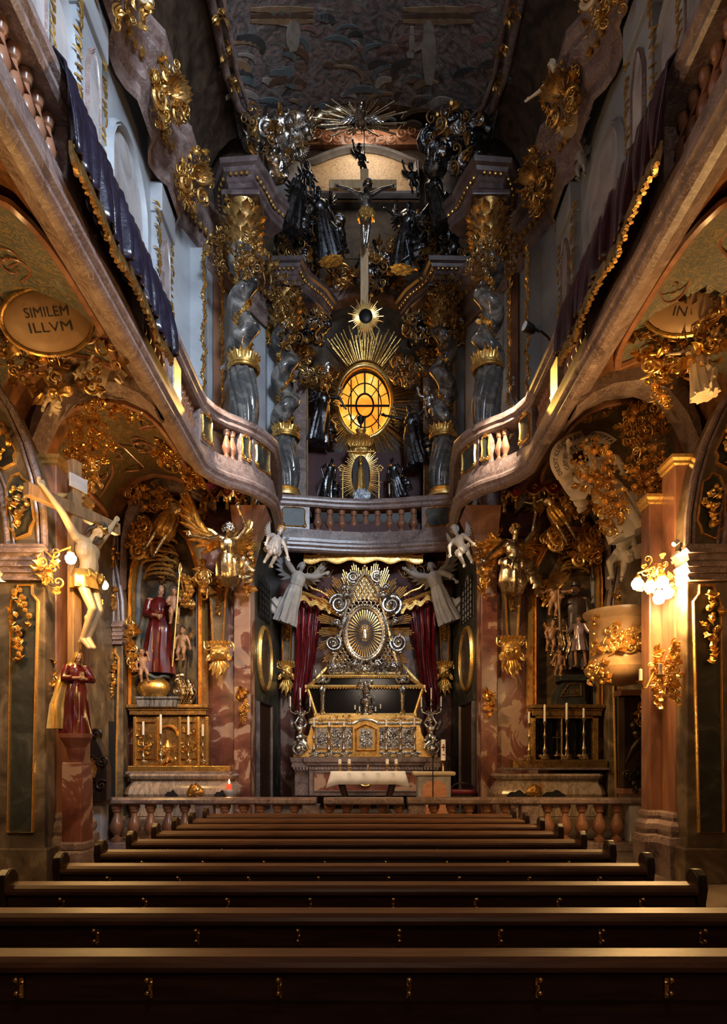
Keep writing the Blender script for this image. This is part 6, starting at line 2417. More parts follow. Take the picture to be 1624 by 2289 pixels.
for k in range(5):
    m.tube([P(1398 + k * 4, 1705 - k * 5, 13.14), P(1412 + k * 5, 1672 - k * 6, 13.1), P(1430 + k * 3, 1645 - k * 4, 13.12), P(1440, 1618 - k * 3, 13.14)], [.01, .04, .03, .01], 6)
m.ball(P(1418, 1622, 13.12), (.1, .08, .12), 10)
m.ball(P(1428, 1640, 13.14), (.13, .08, .14), 10)
foliage(m, Tm(P(1422, 1745, 13.16)), .4, .3, 22, 5, .16, .6, .1, .05)
m.tube([P(1402 + i * 5, 1722 + 10 * math.sin(i), 13.15) for i in range(8)], .02, 6)
m.build('relief', plain('dark_bronze', (.06, .045, .025), .3, .8), t)
m = MB()
foliage(m, Tm(P(1430, 1592, 13.1)), .36, .62, 36, 8, .15, .3, .3, .1, lambda x, z: abs(x - z * .6) < .45)
m.build('gilded_garland', M_GOLD, t)
t = thing('spot_projector', 'small white spotlight clamped to the right pier capital', 'spotlight', P(1512, 1216, 9.5))
m = MB()
m.tube([P(1505, 1217, 9.42), P(1514, 1210, 9.45)], .035, 10)
m.build('housing', M_LINEN, t)
m = MB()
m.tube([P(1514, 1212, 9.46), P(1522, 1214, 9.62), P(1518, 1228, 9.5)], .012, 6)
m.ball(P(1518, 1230, 9.5), .03, 8)
m.build('bracket', M_IRON, t)

# ------------------------------------------------------------------ galleries: cloths, spotlight, stucco groups under the vaults
for s, lb, mt in ((-1, 'dark blue violet cloth hung over the left gallery parapet', M_MOURN), (1, 'dark wine red cloth hung over the right gallery parapet', plain('wine_red_cloth', (.035, .008, .010), .35, var=.4, scale=3))):
    t = thing('parapet_cloth', lb, 'cloth', (s * 3.2, 8, 8.85))
    m = MB(side(s))
    n = 220
    hem = lambda y: 7.84 + .12 * abs(math.sin(y * 1.9 + .6))
    rows = []
    for k in range(11):
        u = k / 10
        row = []
        for i in range(n):
            y = 6.7 + 3.6 * i / (n - 1)
            f = .06 * math.sin(y * 13 + 1.3 * u) + .045 * math.sin(y * 29 + 2 * math.sin(y * 3) + u) + .02 * math.sin(y * 61)
            if k == 0:
                row.append((-3.48, y, 8.85))
            elif k == 1:
                row.append((-3.12, y, 8.88))
            else:
                v = (k - 1) / 9
                row.append((-3.02 + f * min(1, v * 1.6) + .05 * v, y + .05 * math.sin(y * 5) * v, 8.86 + (hem(y) - 8.86) * v))
        rows.append(row)
    grid(m, rows)
    o = m.build('cloth', mt, t, smooth=1.2)
    sm = o.modifiers.new('thick', 'SOLIDIFY')
    sm.thickness = .015
    m = MB(side(s))
    q = rng(6)
    for i in range(90):
        y = 6.75 + 3.5 * i / 89
        zb_ = hem(y)
        m.tube([(-2.97, y, zb_ + .05), (-2.96, y, zb_ - .06), (-2.95 + q.uniform(-.03, .03), y, zb_ - .17)], [.02, .03, .03], 5)
    m.build('gold_fringe', M_GOLD_D, t)
t = thing('gallery_spotlight', 'black spotlight with round lens on an arm over the right gallery rail', 'spotlight', P(1222, 756, 11.3))
m = MB()
a, b = P(1172, 729, 11.2), P(1188, 737, 11.25)
m.tube([a, a.lerp(b, .15), b, b.lerp(a, -.4)], [.085, .09, .08, .05], 14)
m.build('housing', M_IRON, t)
m = MB()
m.tube([a.lerp(b, -.01), a.lerp(b, -.06)], .075, 14)
m.build('lens', plain('frosted_lens', (.55, .6, .65), .1), t)
m = MB()
m.tube([P(1192, 738, 11.25), P(1205, 738, 11.3), P(1222, 752, 11.4), P(1234, 768, 11.5)], .022, 8)
m.box(P(1204, 735, 11.3), (.06, .06, .09))
m.build('arm', M_IRON, t)


def oriented(p, n, roll=0):
    """local -y looks along n"""
    q = (-Vector(n)).to_track_quat('Y', 'Z').to_matrix().to_4x4()
    return Matrix.Translation(Vector(p)) @ q @ Matrix.Rotation(roll, 4, 'Y')


M_OCHRE = plain('ochre_stucco', (.26, .155, .075), .5, var=.2, scale=3)
# oval cartouche on the left vault, with leaves
for lb, px, py, d, sz, lines, s in (('oval inscribed cartouche under the left gallery vault', 100, 700, 9.2, .56, ('SIMILEM', 'ILLVM'), -1), ('oval cream cartouche under the right gallery vault', 1530, 665, 9.2, .5, ('', 'IN'), 1)):
    c = P(px, py, d)
    c = c + Vector((-s * .1, -.12, -.2))
    M = oriented(c, (-s * .45, -.75, -.50), s * .35)
    t = thing('oval_cartouche', lb, 'cartouche', c, 'cartouches under the gallery vaults')
    m = MB(M)
    ov = [(sz * math.cos(2 * PI * i / 28), sz * .66 * math.sin(2 * PI * i / 28)) for i in range(28)]
    m.rings([[(x * k, y, z * k) for x, z in ov] for k, y in ((1.0, .06), (1.0, .0), (.9, -.05), (.6, -.085), (.2, -.1))])
    sh = m.build('shield', M_OCHRE, t)
    for i, ln in enumerate(lines):
        if not ln:
            continue
        vs, fs, w = text_polys(ln, .16)
        m = MB(M)
        k = (.56 if len(ln) > 4 else .4 if len(ln) > 2 else .18) / w
        m.add([((x - w / 2) * k, -.102 - .0, y + .06 - i * .17) for x, y, z in vs], fs)
        m.build('inscription', M_BLACK, sh, smooth=0)
    m = MB(M)
    foliage(m, Tm((0, .14, 0)), sz * 3.7, sz * 3.2, 110, px, .25, .35, .15, .16, lambda x, z: .50 < x * x + z * z < 1)
    m.tube([(x * 1.04, -.02, z * 1.04) for x, z in ov], .03, 6, closed=True)
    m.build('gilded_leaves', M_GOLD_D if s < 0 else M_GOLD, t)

SP = lambda x, z: x * x + z * z < 1
GF = [('gilded leaf swarm on the left vault edge above the panelled pier', 22, 590, 8.9, .7, .8, 45, -1), ('gilded leaf swarm below the left oval cartouche', 75, 790, 9.6, 1.0, .6, 50, -1), ('gilded garland along the left vault rib, upper stretch', 250, 900, 11.6, 1.2, .5, 80, -1), ('gilded garland along the left vault rib, lower stretch', 200, 985, 11.3, .7, .9, 80, -1), ('gilded garland sliding down towards the Madonna altar', 378, 985, 13.0, .55, 1.1, 80, -1), ('gilded tassel cluster above the large crucifix', 178, 1060, 11.0, .6, .8, 70, -1), ('gilded flower clump at the end of the left vault', 432, 1062, 14.0, .6, .5, 50, -1), ('gilded leaves above the Madonna arch under the vault', 330, 1110, 14.8, 1.0, .6, 60, -1),
      ('gilded leaf swarm left of the right oval cartouche', 1470, 690, 9.4, .9, .8, 70, 1), ('gilded leaf swarm right of the right oval cartouche', 1590, 660, 9.0, .7, 1.3, 80, 1), ('gilded leaf swarm above the right oval cartouche', 1530, 590, 9.0, 1.0, .5, 50, 1), ('gilded leaves over the lattice field at the right', 1500, 800, 9.8, .7, .6, 45, 1), ('dark gilded sprig hanging before the right lattice field', 1478, 860, 10.2, .3, .8, 30, 1), ('gilded garland along the right vault rib, upper stretch', 1330, 900, 11.8, 1.2, .5, 80, 1), ('gilded garland along the right vault rib, middle stretch', 1440, 940, 11.4, .8, .8, 80, 1), ('gilded garland along the right vault rib, lower stretch', 1450, 1060, 11.0, .7, .9, 80, 1), ('gilded leaves around the inscribed banner', 1330, 1040, 11.4, .7, .9, 60, 1), ('gilded leaves hanging over the stucco legs', 1365, 1130, 11.4, .5, .9, 60, 1), ('gilded leaves beside the tasselled right canopy', 1300, 1120, 14.2, .8, .6, 50, 1)]
for lb, px, py, d, w, h, n, s in GF:
    c = P(px, py, d)
    t = thing('gilded_garland', lb, 'ornament', c)
    M = oriented(c, (-s * .35, -.85, -.4), 0)
    m = MB(M)
    foliage(m, Matrix(), w, h, int(n * 1.6), px + py, .155, .22, .22, .22, SP)
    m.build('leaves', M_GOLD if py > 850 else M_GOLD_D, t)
    m = MB(M)
    q = rng(px)
    for i in range(max(3, n // 12)):
        m.flower(Tm((q.uniform(-.35, .35) * w, -.2, q.uniform(-.35, .35) * h), q.uniform(-.5, .5)), .085)
    m.build('blossoms', M_GOLD_L, t)
# cream stucco figures of the vaults
figure('stucco_saint', 'cream stucco figure in falling robes holding up the inscribed banner, right vault', 'statue', P(1392, 1195, 11.6), 1.75, -.4, 0, -.35,
       dict(elL=(-.4, -.1, 1.5), wrL=(-.3, -.2, 1.78), elR=(.34, -.05, 1.25), wrR=(.35, -.15, 1.0), knL=(-.16, -.16, .5)), M_CREAM, robe=[(0, 0, 1.12, .17, .14), (.02, 0, .85, .25, .2), (.06, .02, .4, .30, .24), (.1, .04, -.05, .34, .2)], robe_mat=M_CREAM,
       top=[(0, 0, 1.46, .1, .09), (0, 0, 1.36, .22, .16), (0, 0, 1.06, .19, .15)], hair=M_CREAM, beard=True, sashes=[([(.1, 0, .6), (.4, .05, .4), (.5, .05, .0), (.42, .05, -.3)], .2), ([(-.1, -.1, 1.3), (-.4, -.1, 1.1), (-.45, 0, .7)], .16)])
figure('stucco_putto', 'cream stucco putto climbing down above the pulpit', 'statue', P(1375, 1300, 12.2), 1.15, -.5, 0, .2,
       dict(elL=(-.36, -.1, 1.2), wrL=(-.3, -.2, 1.5), knL=(-.2, -.25, .42), anL=(-.1, -.05, .1)), M_CREAM, True, hair=M_CREAM, sashes=[([(-.2, -.1, .7), (.2, -.2, .6), (.5, 0, .9), (.6, 0, .5)], .16)])
figure('stucco_angel', 'cream stucco angel with drooping robe beside the right pier arch', 'statue', P(1568, 880, 9.3), .95, -.7, -.1, -.1,
       dict(elL=(-.4, -.1, 1.3), wrL=(-.6, -.15, 1.35)), M_CREAM, robe=WR, robe_mat=M_CREAM, hair=M_CREAM, wings=.6, sashes=[([(0, 0, .8), (.3, 0, .4), (.2, 0, -.1)], .2)])
figure('stucco_angel', 'shadowy stucco figure crouching under the left vault below the cartouche', 'statue', P(195, 850, 10.2), 1.15, .6, 0, .5,
       dict(elR=(.4, -.1, 1.3), wrR=(.6, -.15, 1.3), knL=(-.2, -.3, .7), anL=(-.15, -.05, .4)), M_CREAM, robe=WR, robe_mat=M_CREAM, hair=M_CREAM, sashes=[([(0, 0, 1.3), (-.4, 0, 1.1), (-.5, 0, .6)], .22), ([(.1, 0, 1.0), (.45, 0, .9), (.5, 0, .5)], .16)])
figure('stucco_putto', 'cream stucco child clinging to the left vault beside the panelled pier', 'statue', P(102, 925, 9.7), .62, .6, 0, .3, dict(elL=(-.36, -.1, 1.2), wrL=(-.36, -.2, 1.5)), M_CREAM, True, hair=M_CREAM, sashes=[([(-.2, -.1, .7), (.2, -.2, .6), (.3, 0, .2)], .16)])
# inscribed banner
t = thing('inscribed_banner', 'curling cream stucco banner lettered in two lines under the right balcony', 'banner', P(1270, 1030, 11.9))
d0 = 11.9


def spline(pts, k):
    out = []
    n = len(pts)
    for i in range(k + 1):
        u = i / k * (n - 1)
        a = min(int(u), n - 2)
        f = u - a
        p = [pts[max(0, min(n - 1, a + j))] for j in (-1, 0, 1, 2)]
        out.append(tuple(.5 * (2 * p[1][c] + (p[2][c] - p[0][c]) * f + (2 * p[0][c] - 5 * p[1][c] + 4 * p[2][c] - p[3][c]) * f * f + (3 * p[1][c] - p[0][c] - 3 * p[2][c] + p[3][c]) * f ** 3) for c in range(len(pts[0]))))
    return out


def band(pts, mb, letters, mat_t, parent):
    """pts: (px, py, depth, half width px) along the middle line; lettering runs with it"""
    sp = spline(pts, 40)
    C_ = [P(x, y, d) for x, y, d, w in sp]
    N = []
    for i in range(len(C_)):
        tt = (C_[min(i + 1, 40)] - C_[max(i - 1, 0)])
        n_ = Vector((-tt.z, 0, tt.x)).normalized()
        N.append(n_ * sp[i][3] * sp[i][2] / 1500)
    mb.rings([[c + n, c - n, c - n + Vector((0, .03, 0)), c + n + Vector((0, .03, 0))] for c, n in zip(C_, N)])
    o = mb.build('ribbon', M_CREAM, parent)
    for row, txt in enumerate(letters):
        vs, fs, w = text_polys(txt, 1.0)
        m = MB()
        out = []
        for x, y, z in vs:
            u = .06 + .9 * x / w
            i = min(int(u * 40), 39)
            f = u * 40 - i
            c = C_[i].lerp(C_[i + 1], f)
            n = N[i].lerp(N[i + 1], f)
            out.append(c + n * ((.18 if row == 0 else -.82) + .72 * y) + Vector((0, -.012, 0)))
        m.add(out, fs)
        m.build('lettering', M_BLACK, o, smooth=0)


m = MB()
band([(1262, 1062, 11.75, 19), (1250, 1036, 11.7, 20), (1254, 1010, 11.75, 21), (1276, 992, 11.9, 21), (1308, 980, 12.1, 21)], m, ('DEDIT ILLIS CORAM', 'GEM VITÆ ET DI'), None, t)
m = MB()
band([(1310, 975, 12.15, 21), (1335, 980, 11.9, 22), (1362, 994, 11.7, 20)], m, ('ÆCEPTA', 'LINÆ'), None, t)
m = MB()
band([(1262, 1060, 11.75, 18), (1272, 1082, 11.8, 15), (1292, 1094, 11.7, 22), (1316, 1100, 11.6, 16)], m, (), None, t)
m = MB()
band([(1376, 1130, 11.5, 14), (1396, 1168, 11.4, 22), (1408, 1198, 11.4, 10)], m, (), None, t)

# ------------------------------------------------------------------ upper apse: twisted columns and their entablature
def twisted_column(label, x, y, z0, z1, r0, hand, group='twisted columns of the apse'):
    t = thing('twisted_column', label, 'column', (x, y, z0), group)
    t['kind'] = 'thing'
    H = z1 - z0
    m = MB()
    m.lathe([(r0 * 1.35, 0), (r0 * 1.35, .06), (r0 * 1.2, .08), (r0 * 1.25, .13), (r0 * 1.05, .18), (r0 * 1.15, .22), (r0 * .95, .26)], 24, None, (x, y, z0))
    m.build('base', M_GOLD_L, t)
    zl = z0 + .26
    hl = H * .30
    m = MB()
    rs = []
    n = 100
    for i in range(30):
        u = i / 29
        row = []
        ox = .10 * r0 * math.sin(u * 5) * hand
        for j in range(n):
            th = 2 * PI * j / n
            rr = r0 * (.90 + .13 * abs(math.sin(5 * th + hand * u * 4.2)) - .03) * (1 + .10 * math.sin(u * PI))
            row.append((x + ox + rr * math.cos(th), y + rr * math.sin(th), zl + hl * u))
        rs.append(row)
    m.rings(rs)
    m.build('fluted_drum', M_FLUTE, t)
    m = MB()
    for rr, zz in ((1.08, 0), (1.12, .05), (1.0, .1)):
        m.tube([(x + r0 * rr * math.cos(2 * PI * i / 24), y + r0 * rr * math.sin(2 * PI * i / 24), zl + hl + zz) for i in range(24)], .035, 6, closed=True)
    q = rng(hash_(label))
    for i in range(16):
        a = 2 * PI * i / 16
        m.leaf(Tm((x + r0 * .95 * math.cos(a), y + r0 * .95 * math.sin(a), zl + hl + .05), 0, 0, a + PI / 2), .30, .09, .3)
    m.build('gilt_collar', M_GOLD, t)
    zs = zl + hl + .08
    hs = z1 - .0 - zs
    m = MB()
    rs = []
    turns = 2.6
    for i in range(64):
        u = i / 63
        a = hand * u * turns * 2 * PI + .8
        e = .34 * r0
        ox, oy = e * math.cos(a), e * math.sin(a)
        row = []
        for j in range(22):
            th = 2 * PI * j / 22
            rr = r0 * (.86 - .10 * u) * (1 + .10 * math.cos(th - a))
            row.append((x + ox + rr * math.cos(th), y + oy + rr * math.sin(th), zs + hs * u))
        rs.append(row)
    m.rings(rs)
    m.build('twisted_shaft', M_COLUMN, t)
    m = MB()
    for k in range(46):
        u = .03 + .92 * k / 45
        a = hand * u * turns * 2 * PI + .8
        th = a + PI * .92
        rr = r0 * (.80 - .1 * u)
        px, py = x + .34 * r0 * math.cos(a) + rr * math.cos(th), y + .34 * r0 * math.sin(a) + rr * math.sin(th)
        z = zs + hs * u
        M = Tm((px, py, z), 0, 0, th + PI / 2)
        if q.random() < .7:
            m.leaf(M @ Tm((0, 0, 0), .3, q.uniform(-1.5, 1.5)), .17, .06, .6)
        else:
            m.flower(M, .075)
    m.build('gilt_garland', M_GOLD, t)
    m = MB()
    m.lathe([(r0 * .72, 0), (r0 * .8, .1), (r0 * .75, .5), (r0 * 1.1, .85), (r0 * 1.25, .95)], 16, None, (x, y, z1))
    for row, (k, ln, zz, rr) in enumerate(((10, .42, .02, .80), (10, .42, .27, .86), (10, .42, .52, .95))):
        for i in range(k):
            a = 2 * PI * (i + .5 * row) / k
            m.leaf(Tm((x + r0 * rr * math.cos(a), y + r0 * rr * math.sin(a), z1 + zz), 0, 0, a + PI / 2), ln, .13, .75)
    for i in range(4):
        a = PI / 4 + i * PI / 2
        m.scroll(Tm((x + r0 * 1.15 * math.cos(a), y + r0 * 1.15 * math.sin(a), z1 + .85), 0, 0, a), .14, 1.5, .28)
    m.build('capital', M_GOLD_D, t)
    m = MB()
    s = r0 * 1.4
    m.bx(x - s, x + s, y - s, y + s, z1 + .95, z1 + 1.06)
    m.build('abacus', M_CORN, t, smooth=0, bevel=.02)
    return t


M_FLUTE = stone('dark_fluted_marble', [(.3, (.04, .042, .045)), (.5, (.075, .072, .07)), (.7, (.22, .2, .18))], 2.4, 1.4, .16)
twisted_column('outer twisted marble column standing on the left curve of the balcony', -2.68, 14.75, 8.83, 12.9, .295, 1)
twisted_column('outer twisted marble column standing on the right curve of the balcony', 2.68, 14.75, 8.83, 12.9, .295, -1)
twisted_column('inner twisted marble column at the left of the centre balustrade', -2.17, 18.2, 8.83, 13.35, .33, 1)
twisted_column('inner twisted marble column at the right of the centre balustrade', 2.10, 18.2, 8.83, 13.35, .33, -1)
ENT = [(0, 0), (.04, .02), (.04, .12), (.08, .15), (.08, .26), (.15, .30), (.18, .37), (.25, .40), (.27, .50), (.22, .54), (0, .54)]
for s, nm in ((-1, 'left'), (1, 'right')):
    for wh, pth, z in (('outer', [(-3.2, 15.4), (-3.12, 14.8), (-2.92, 14.42), (-2.45, 14.38), (-2.3, 14.75), (-2.18, 15.2), (-1.95, 15.5)], 13.97), ('inner', [(-2.75, 18.3), (-2.55, 17.8), (-1.85, 17.78), (-1.75, 18.2), (-1.3, 18.75), (-1.05, 19.3)], 14.42)):
        t = thing('cornice_block', 'wavy dark marble entablature block over the %s %s twisted column' % (nm, wh), 'entablature', (s * -pth[2][0], pth[2][1], z), 'entablature blocks of the apse')
        t['kind'] = 'thing'
        m = MB(side(s))
        m.sweep(pth, [(o, z + h) for o, h in ENT] + [(-.5, z + .54), (-.5, z)])
        m.build('mouldings', M_CORN, t, smooth=.5)
        m = MB(side(s))
        for a, b in zip(pth, pth[1:]):
            a, b = Vector(a), Vector(b)
            k = max(2, int((b - a).length / .11))
            tt = (b - a).normalized()
            o = Vector((tt.y, -tt.x)) * .12
            for j in range(k):
                p = a.lerp(b, (j + .5) / k) + o
                m.ball((p.x, p.y, z + .27), .04, 6)
        m.build('gilt_dentils', M_GOLD, t)
    for lb, px, py, d, w, h, n in (('gilded cluster at the capital of the %s outer twisted column', 196, 575, 14.2, .75, .8, 60), ('gilded cluster hanging between the %s twisted columns', 180, 725, 17.85, .6, 1.2, 60), ('gilded cluster over the capital of the %s inner twisted column', 180, 655, 17.8, .85, .8, 70), ('gilded spray under the cornice end at the %s of the apse', 310, 560, 14.9, .8, .9, 70)):
        x = 817 + s * (px + (60 if 'outer' in lb else 0))
        c = P(x, py, d)
        t = thing('gilded_garland', lb % nm, 'ornament', c)
        m = MB(oriented(c, (0, -.85, -.5)))
        foliage(m, Matrix(), w, h, int(n * 1.7), px + py + s, .145, .3, .25, .25, SP)
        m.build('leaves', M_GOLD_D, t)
    # pale and marble pilasters of the apse wall
    for x0, x1, y, mt, lb in ((-2.95, -2.5, 18.75, M_PLAST, 'pale plaster pilaster behind the %s inner twisted column'), (-2.12, -1.72, 19.55, M_PINK, 'grey red marble pilaster at the %s of the oval window')):
        t = thing('apse_pilaster', lb % nm, 'pilaster', (s * -x0, y, 8.2), 'apse pilasters')
        m = MB(side(s))
        m.bx(x0, x1, y, y + .7, 8.2, 13.9)
        m.build('shaft', mt, t, smooth=0, bevel=.03)
        m = MB(side(s))
        m.bx(x0 - .06, x1 + .06, y - .08, y + .7, 8.2, 9.3)
        m.build('base', mt, t, smooth=0, bevel=.03)
        m = MB(side(s))
        foliage(m, Tm(((x0 + x1) / 2, y - .05, 13.6)), .75, .8, 50, int(x0 * 50), .25, .3, .15, .2)
        m.build('capital', M_GOLD, t)
        m = MB(side(s))
        m.tube([(x1 + .02, y - .01, 9.3), (x1 + .02, y - .01, 13.2)], .025, 6)
        m.build('gilt_edge', M_GOLD_L, t)

# arched upper cornice over the window
t = thing('arched_pediment', 'dark arched pediment with gilded panel above the oval window', 'pediment', (0, 19.4, 14.6))
m = MB()
rs = []
for i in range(25):
    x = -1.75 + 3.5 * i / 24
    z = 14.55 + .62 * (1 - (x / 1.75) ** 2)
    rs.append([(x, 19.4 - o, z + h) for o, h in [(-.4, 0), (0, 0), (.05, .08), (.05, .2), (.16, .26), (.2, .36), (.3, .4), (.3, .52), (-.4, .56)]])
m.rings(rs)
m.build('cornice', M_PINK, t, smooth=.5)
m = MB()
for sg in (-1, 1):
    m.scroll(Tm((sg * .7, 19.1, 15.65), 0, 0 if sg > 0 else PI), .3, 1.5, .2, .4)
for i in range(9):
    a = -1.0 + 2.0 * i / 8
    m.tube([(1.35 * math.sin(a), 19.15, 14.6 + .9 * math.cos(a)), (1.6 * math.sin(a), 19.12, 14.7 + 1.15 * math.cos(a))], .03, 6)
foliage(m, Tm((0, 19.1, 15.5)), 2.2, .5, 40, 4, .28, .5, .1)
m.build('gilded_panel', M_GOLD, t)

# oval amber window with its leading
m = MB()
n = 48
m.rings([[(WX + WA * 1.0 * math.cos(2 * PI * i / n), y, WZ + WB * 1.0 * math.sin(2 * PI * i / n)) for i in range(n)] for y in (WY + .16, WY + .2)])
mg, tg, bg, Lg = nt('amber_glass')
co = coords(tg)
nz = noise_tex(tg, co, 1.4, 3, .4)
rp = ramp(tg, [(.35, (1.0, .24, .015)), (.50, (1.0, .40, .04)), (.60, (1.0, .50, .08)), (.70, (.95, .80, .55))])
Lg(nz.outputs['Fac'], rp.inputs[0])
Lg(rp.outputs[0], bg.inputs['Base Color'])
Lg(rp.outputs[0], bg.inputs['Emission Color'])
bg.inputs['Emission Strength'].default_value = 1.15
bg.inputs['Roughness'].default_value = .2
win = struct(m, 'window_9', mg, smooth=0)
m = MB()
for k, th in ((1.0, .035), (.66, .018), (.345, .03)):
    m.tube([(WX + WA * k * math.cos(2 * PI * i / n), WY + .13, WZ + WB * k * math.sin(2 * PI * i / n)) for i in range(n)], th, 6, closed=True)
for i in range(16):
    a = PI / 2 + 2 * PI * i / 16
    r0 = .345 if i % 2 == 0 else .66
    w = .028 if i % 8 == 0 or i == 4 or i == 12 else .014
    m.tube([(WX + WA * r0 * math.cos(a), WY + .13, WZ + WB * r0 * math.sin(a)), (WX + WA * math.cos(a), WY + .13, WZ + WB * math.sin(a))], w, 5)
m.tube([(WX - WA, WY + .12, WZ - .02), (WX + WA, WY + .12, WZ - .02)], .035, 6)
for x in (-.42, .42):
    m.tube([(WX + x, WY + .15, WZ - .8), (WX + x, WY + .15, WZ + .8)], .02, 5)
trim(m, M_IRON)
lamp('AREA', 'amber_window_light', (WX, WY - .06, WZ), 26, (1.0, .42, .06), 1.3, (WX, 10, WZ - 2))
t = thing('window_glory', 'gilded rods radiating round the glowing amber oval window', 'ornament', (WX, WY, WZ))
m = MB()
m.tube([(WX + (WA + .07) * math.cos(2 * PI * i / n), WY - .08, WZ + (WB + .07) * math.sin(2 * PI * i / n)) for i in range(n)], .085, 10, closed=True)
m.build('ribbed_rim', M_GOLD_L, t)
q = rng(14)
m = MB()
for i in range(150):
    a = 2 * PI * (i + q.random() * .6) / 150
    c, sn = math.cos(a), math.sin(a)
    l = .3 + .5 * q.random() + (.2 if c > 0 else 0)
    p0 = Vector((WX + (WA + .10) * c, WY - .1, WZ + (WB + .10) * sn))
    m.tube([p0, p0 + Vector((c * l, -.08 * q.random(), sn * l))], [.016, .006], 4)
m.build('short_rods', M_GOLD, t)
m = MB()
for i in range(40):
    a = PI / 2 + (i / 39 - .5) * 1.2 + .012 * math.sin(i * 2.7)
    l = 1.95 + .2 * math.sin(i * 1.7) - .15 * q.random()
    c, sn = math.cos(a), math.sin(a)
    m.tube([(WX + .9 * c, WY - .2, WZ + 1.2 * sn), (WX + l * c, WY - .35, WZ + l * sn * 1.02)], [.012, .020], 5)
m.build('crown_of_rays', M_GOLD, t)
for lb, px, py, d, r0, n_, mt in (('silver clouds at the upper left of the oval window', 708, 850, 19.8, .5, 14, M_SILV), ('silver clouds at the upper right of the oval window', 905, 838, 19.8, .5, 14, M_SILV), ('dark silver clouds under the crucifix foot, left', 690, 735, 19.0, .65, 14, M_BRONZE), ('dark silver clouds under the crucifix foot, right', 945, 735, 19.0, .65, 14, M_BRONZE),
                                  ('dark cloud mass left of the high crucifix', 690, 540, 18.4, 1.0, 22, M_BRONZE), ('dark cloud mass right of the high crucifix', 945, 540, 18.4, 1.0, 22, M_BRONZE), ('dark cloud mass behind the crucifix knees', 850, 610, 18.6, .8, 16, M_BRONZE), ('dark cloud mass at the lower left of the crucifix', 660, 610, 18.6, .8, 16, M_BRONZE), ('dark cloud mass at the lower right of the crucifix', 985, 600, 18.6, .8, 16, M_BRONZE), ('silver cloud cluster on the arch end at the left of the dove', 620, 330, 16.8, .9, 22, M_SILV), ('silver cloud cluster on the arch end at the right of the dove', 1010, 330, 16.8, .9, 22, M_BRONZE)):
    c = P(px, py, d)
    t = thing('stucco_cloud', lb, 'cloud ornament', c)
    m = MB(oriented(c, (0, -.9, -.4)))
    cloud(m, Matrix(), r0 * .9, n_, px + py, .7)
    cloud(m, Tm((r0 * .5, -.1, r0 * .25)), r0 * .6, n_ // 2, px)
    foliage(m, Matrix(), r0 * 1.8, r0 * 1.5, n_ * 2, px + 5, .3, .5, .0, .4, SP)
    m.build('billows', mt, t, voxel=.03, smooth=0, relax=3)
    m = MB(oriented(c, (0, -.9, -.4)))
    for k in range(2):
        cherub(m, Tm((q.uniform(-.5, .5) * r0, -r0 * .42, q.uniform(-.3, .4) * r0), 0, q.uniform(-.4, .4)), .13, k)
        m.build('cherub_head', mt, t)
        m = MB(oriented(c, (0, -.9, -.4)))
    foliage(m, Tm((0, -.3, 0)), r0 * 1.7, r0 * 1.4, 34, px, .3, .45, .1, .5, SP)
    m.build('gilt_flecks', M_GOLD_D, t)

# high crucifix before the apse
d = 17.2
t = thing('apse_crucifix', 'tall pale wooden crucifix cross rising before the apse', 'cross', P(815, 722, d))
m = MB()
a, b = P(805, 398, d), P(823, 735, d)
m.bx(a.x, b.x, d, d + .12, b.z, a.z + .25)
m.build('upright', M_PALEW, t, smooth=0, bevel=.015)
m = MB()
a, b = P(735, 402, d), P(886, 421, d)
m.bx(a.x, b.x, d - .02, d + .10, b.z, a.z)
m.build('cross_beam', M_PALEW, t, smooth=0, bevel=.015)
m = MB()
m.tube([(a.x + .9, d + .06, a.z + .1), (a.x + .9, d + .06, 19.65)], .012, 6)
m.build('hanging_rod', M_IRON, t)
c = P(817, 708, d - .12)
m = MB()
for i in range(44):
    an = 2 * PI * i / 44
    l = .34 + .12 * (i % 3 == 0) + (.28 if abs(an - 1.5 * PI) < .5 else 0)
    m.tube([c + Vector((.17 * math.cos(an), 0, .17 * math.sin(an))), c + Vector((l * math.cos(an), -.02, l * 1.1 * math.sin(an)))], [.03, .008], 5)
m.build('sunburst', M_GOLD_L, t)
m = MB()
m.ball(c, (.19, .08, .2), 14)
m.build('dark_disc', M_IRON, t)
figure('silver_christ_statue', 'silver crucified figure stretched on the high apse crucifix', 'statue', P(815, 560, d - .22), 1.72, 0, 0, 0,
       dict(CRUC, wrL=(-.66, .06, 1.70), elL=(-.42, -.02, 1.56), wrR=(.66, .06, 1.70), elR=(.42, -.02, 1.56)), M_SILV, hair=M_BRONZE, hair_long=.12, beard=True, extra=loin)
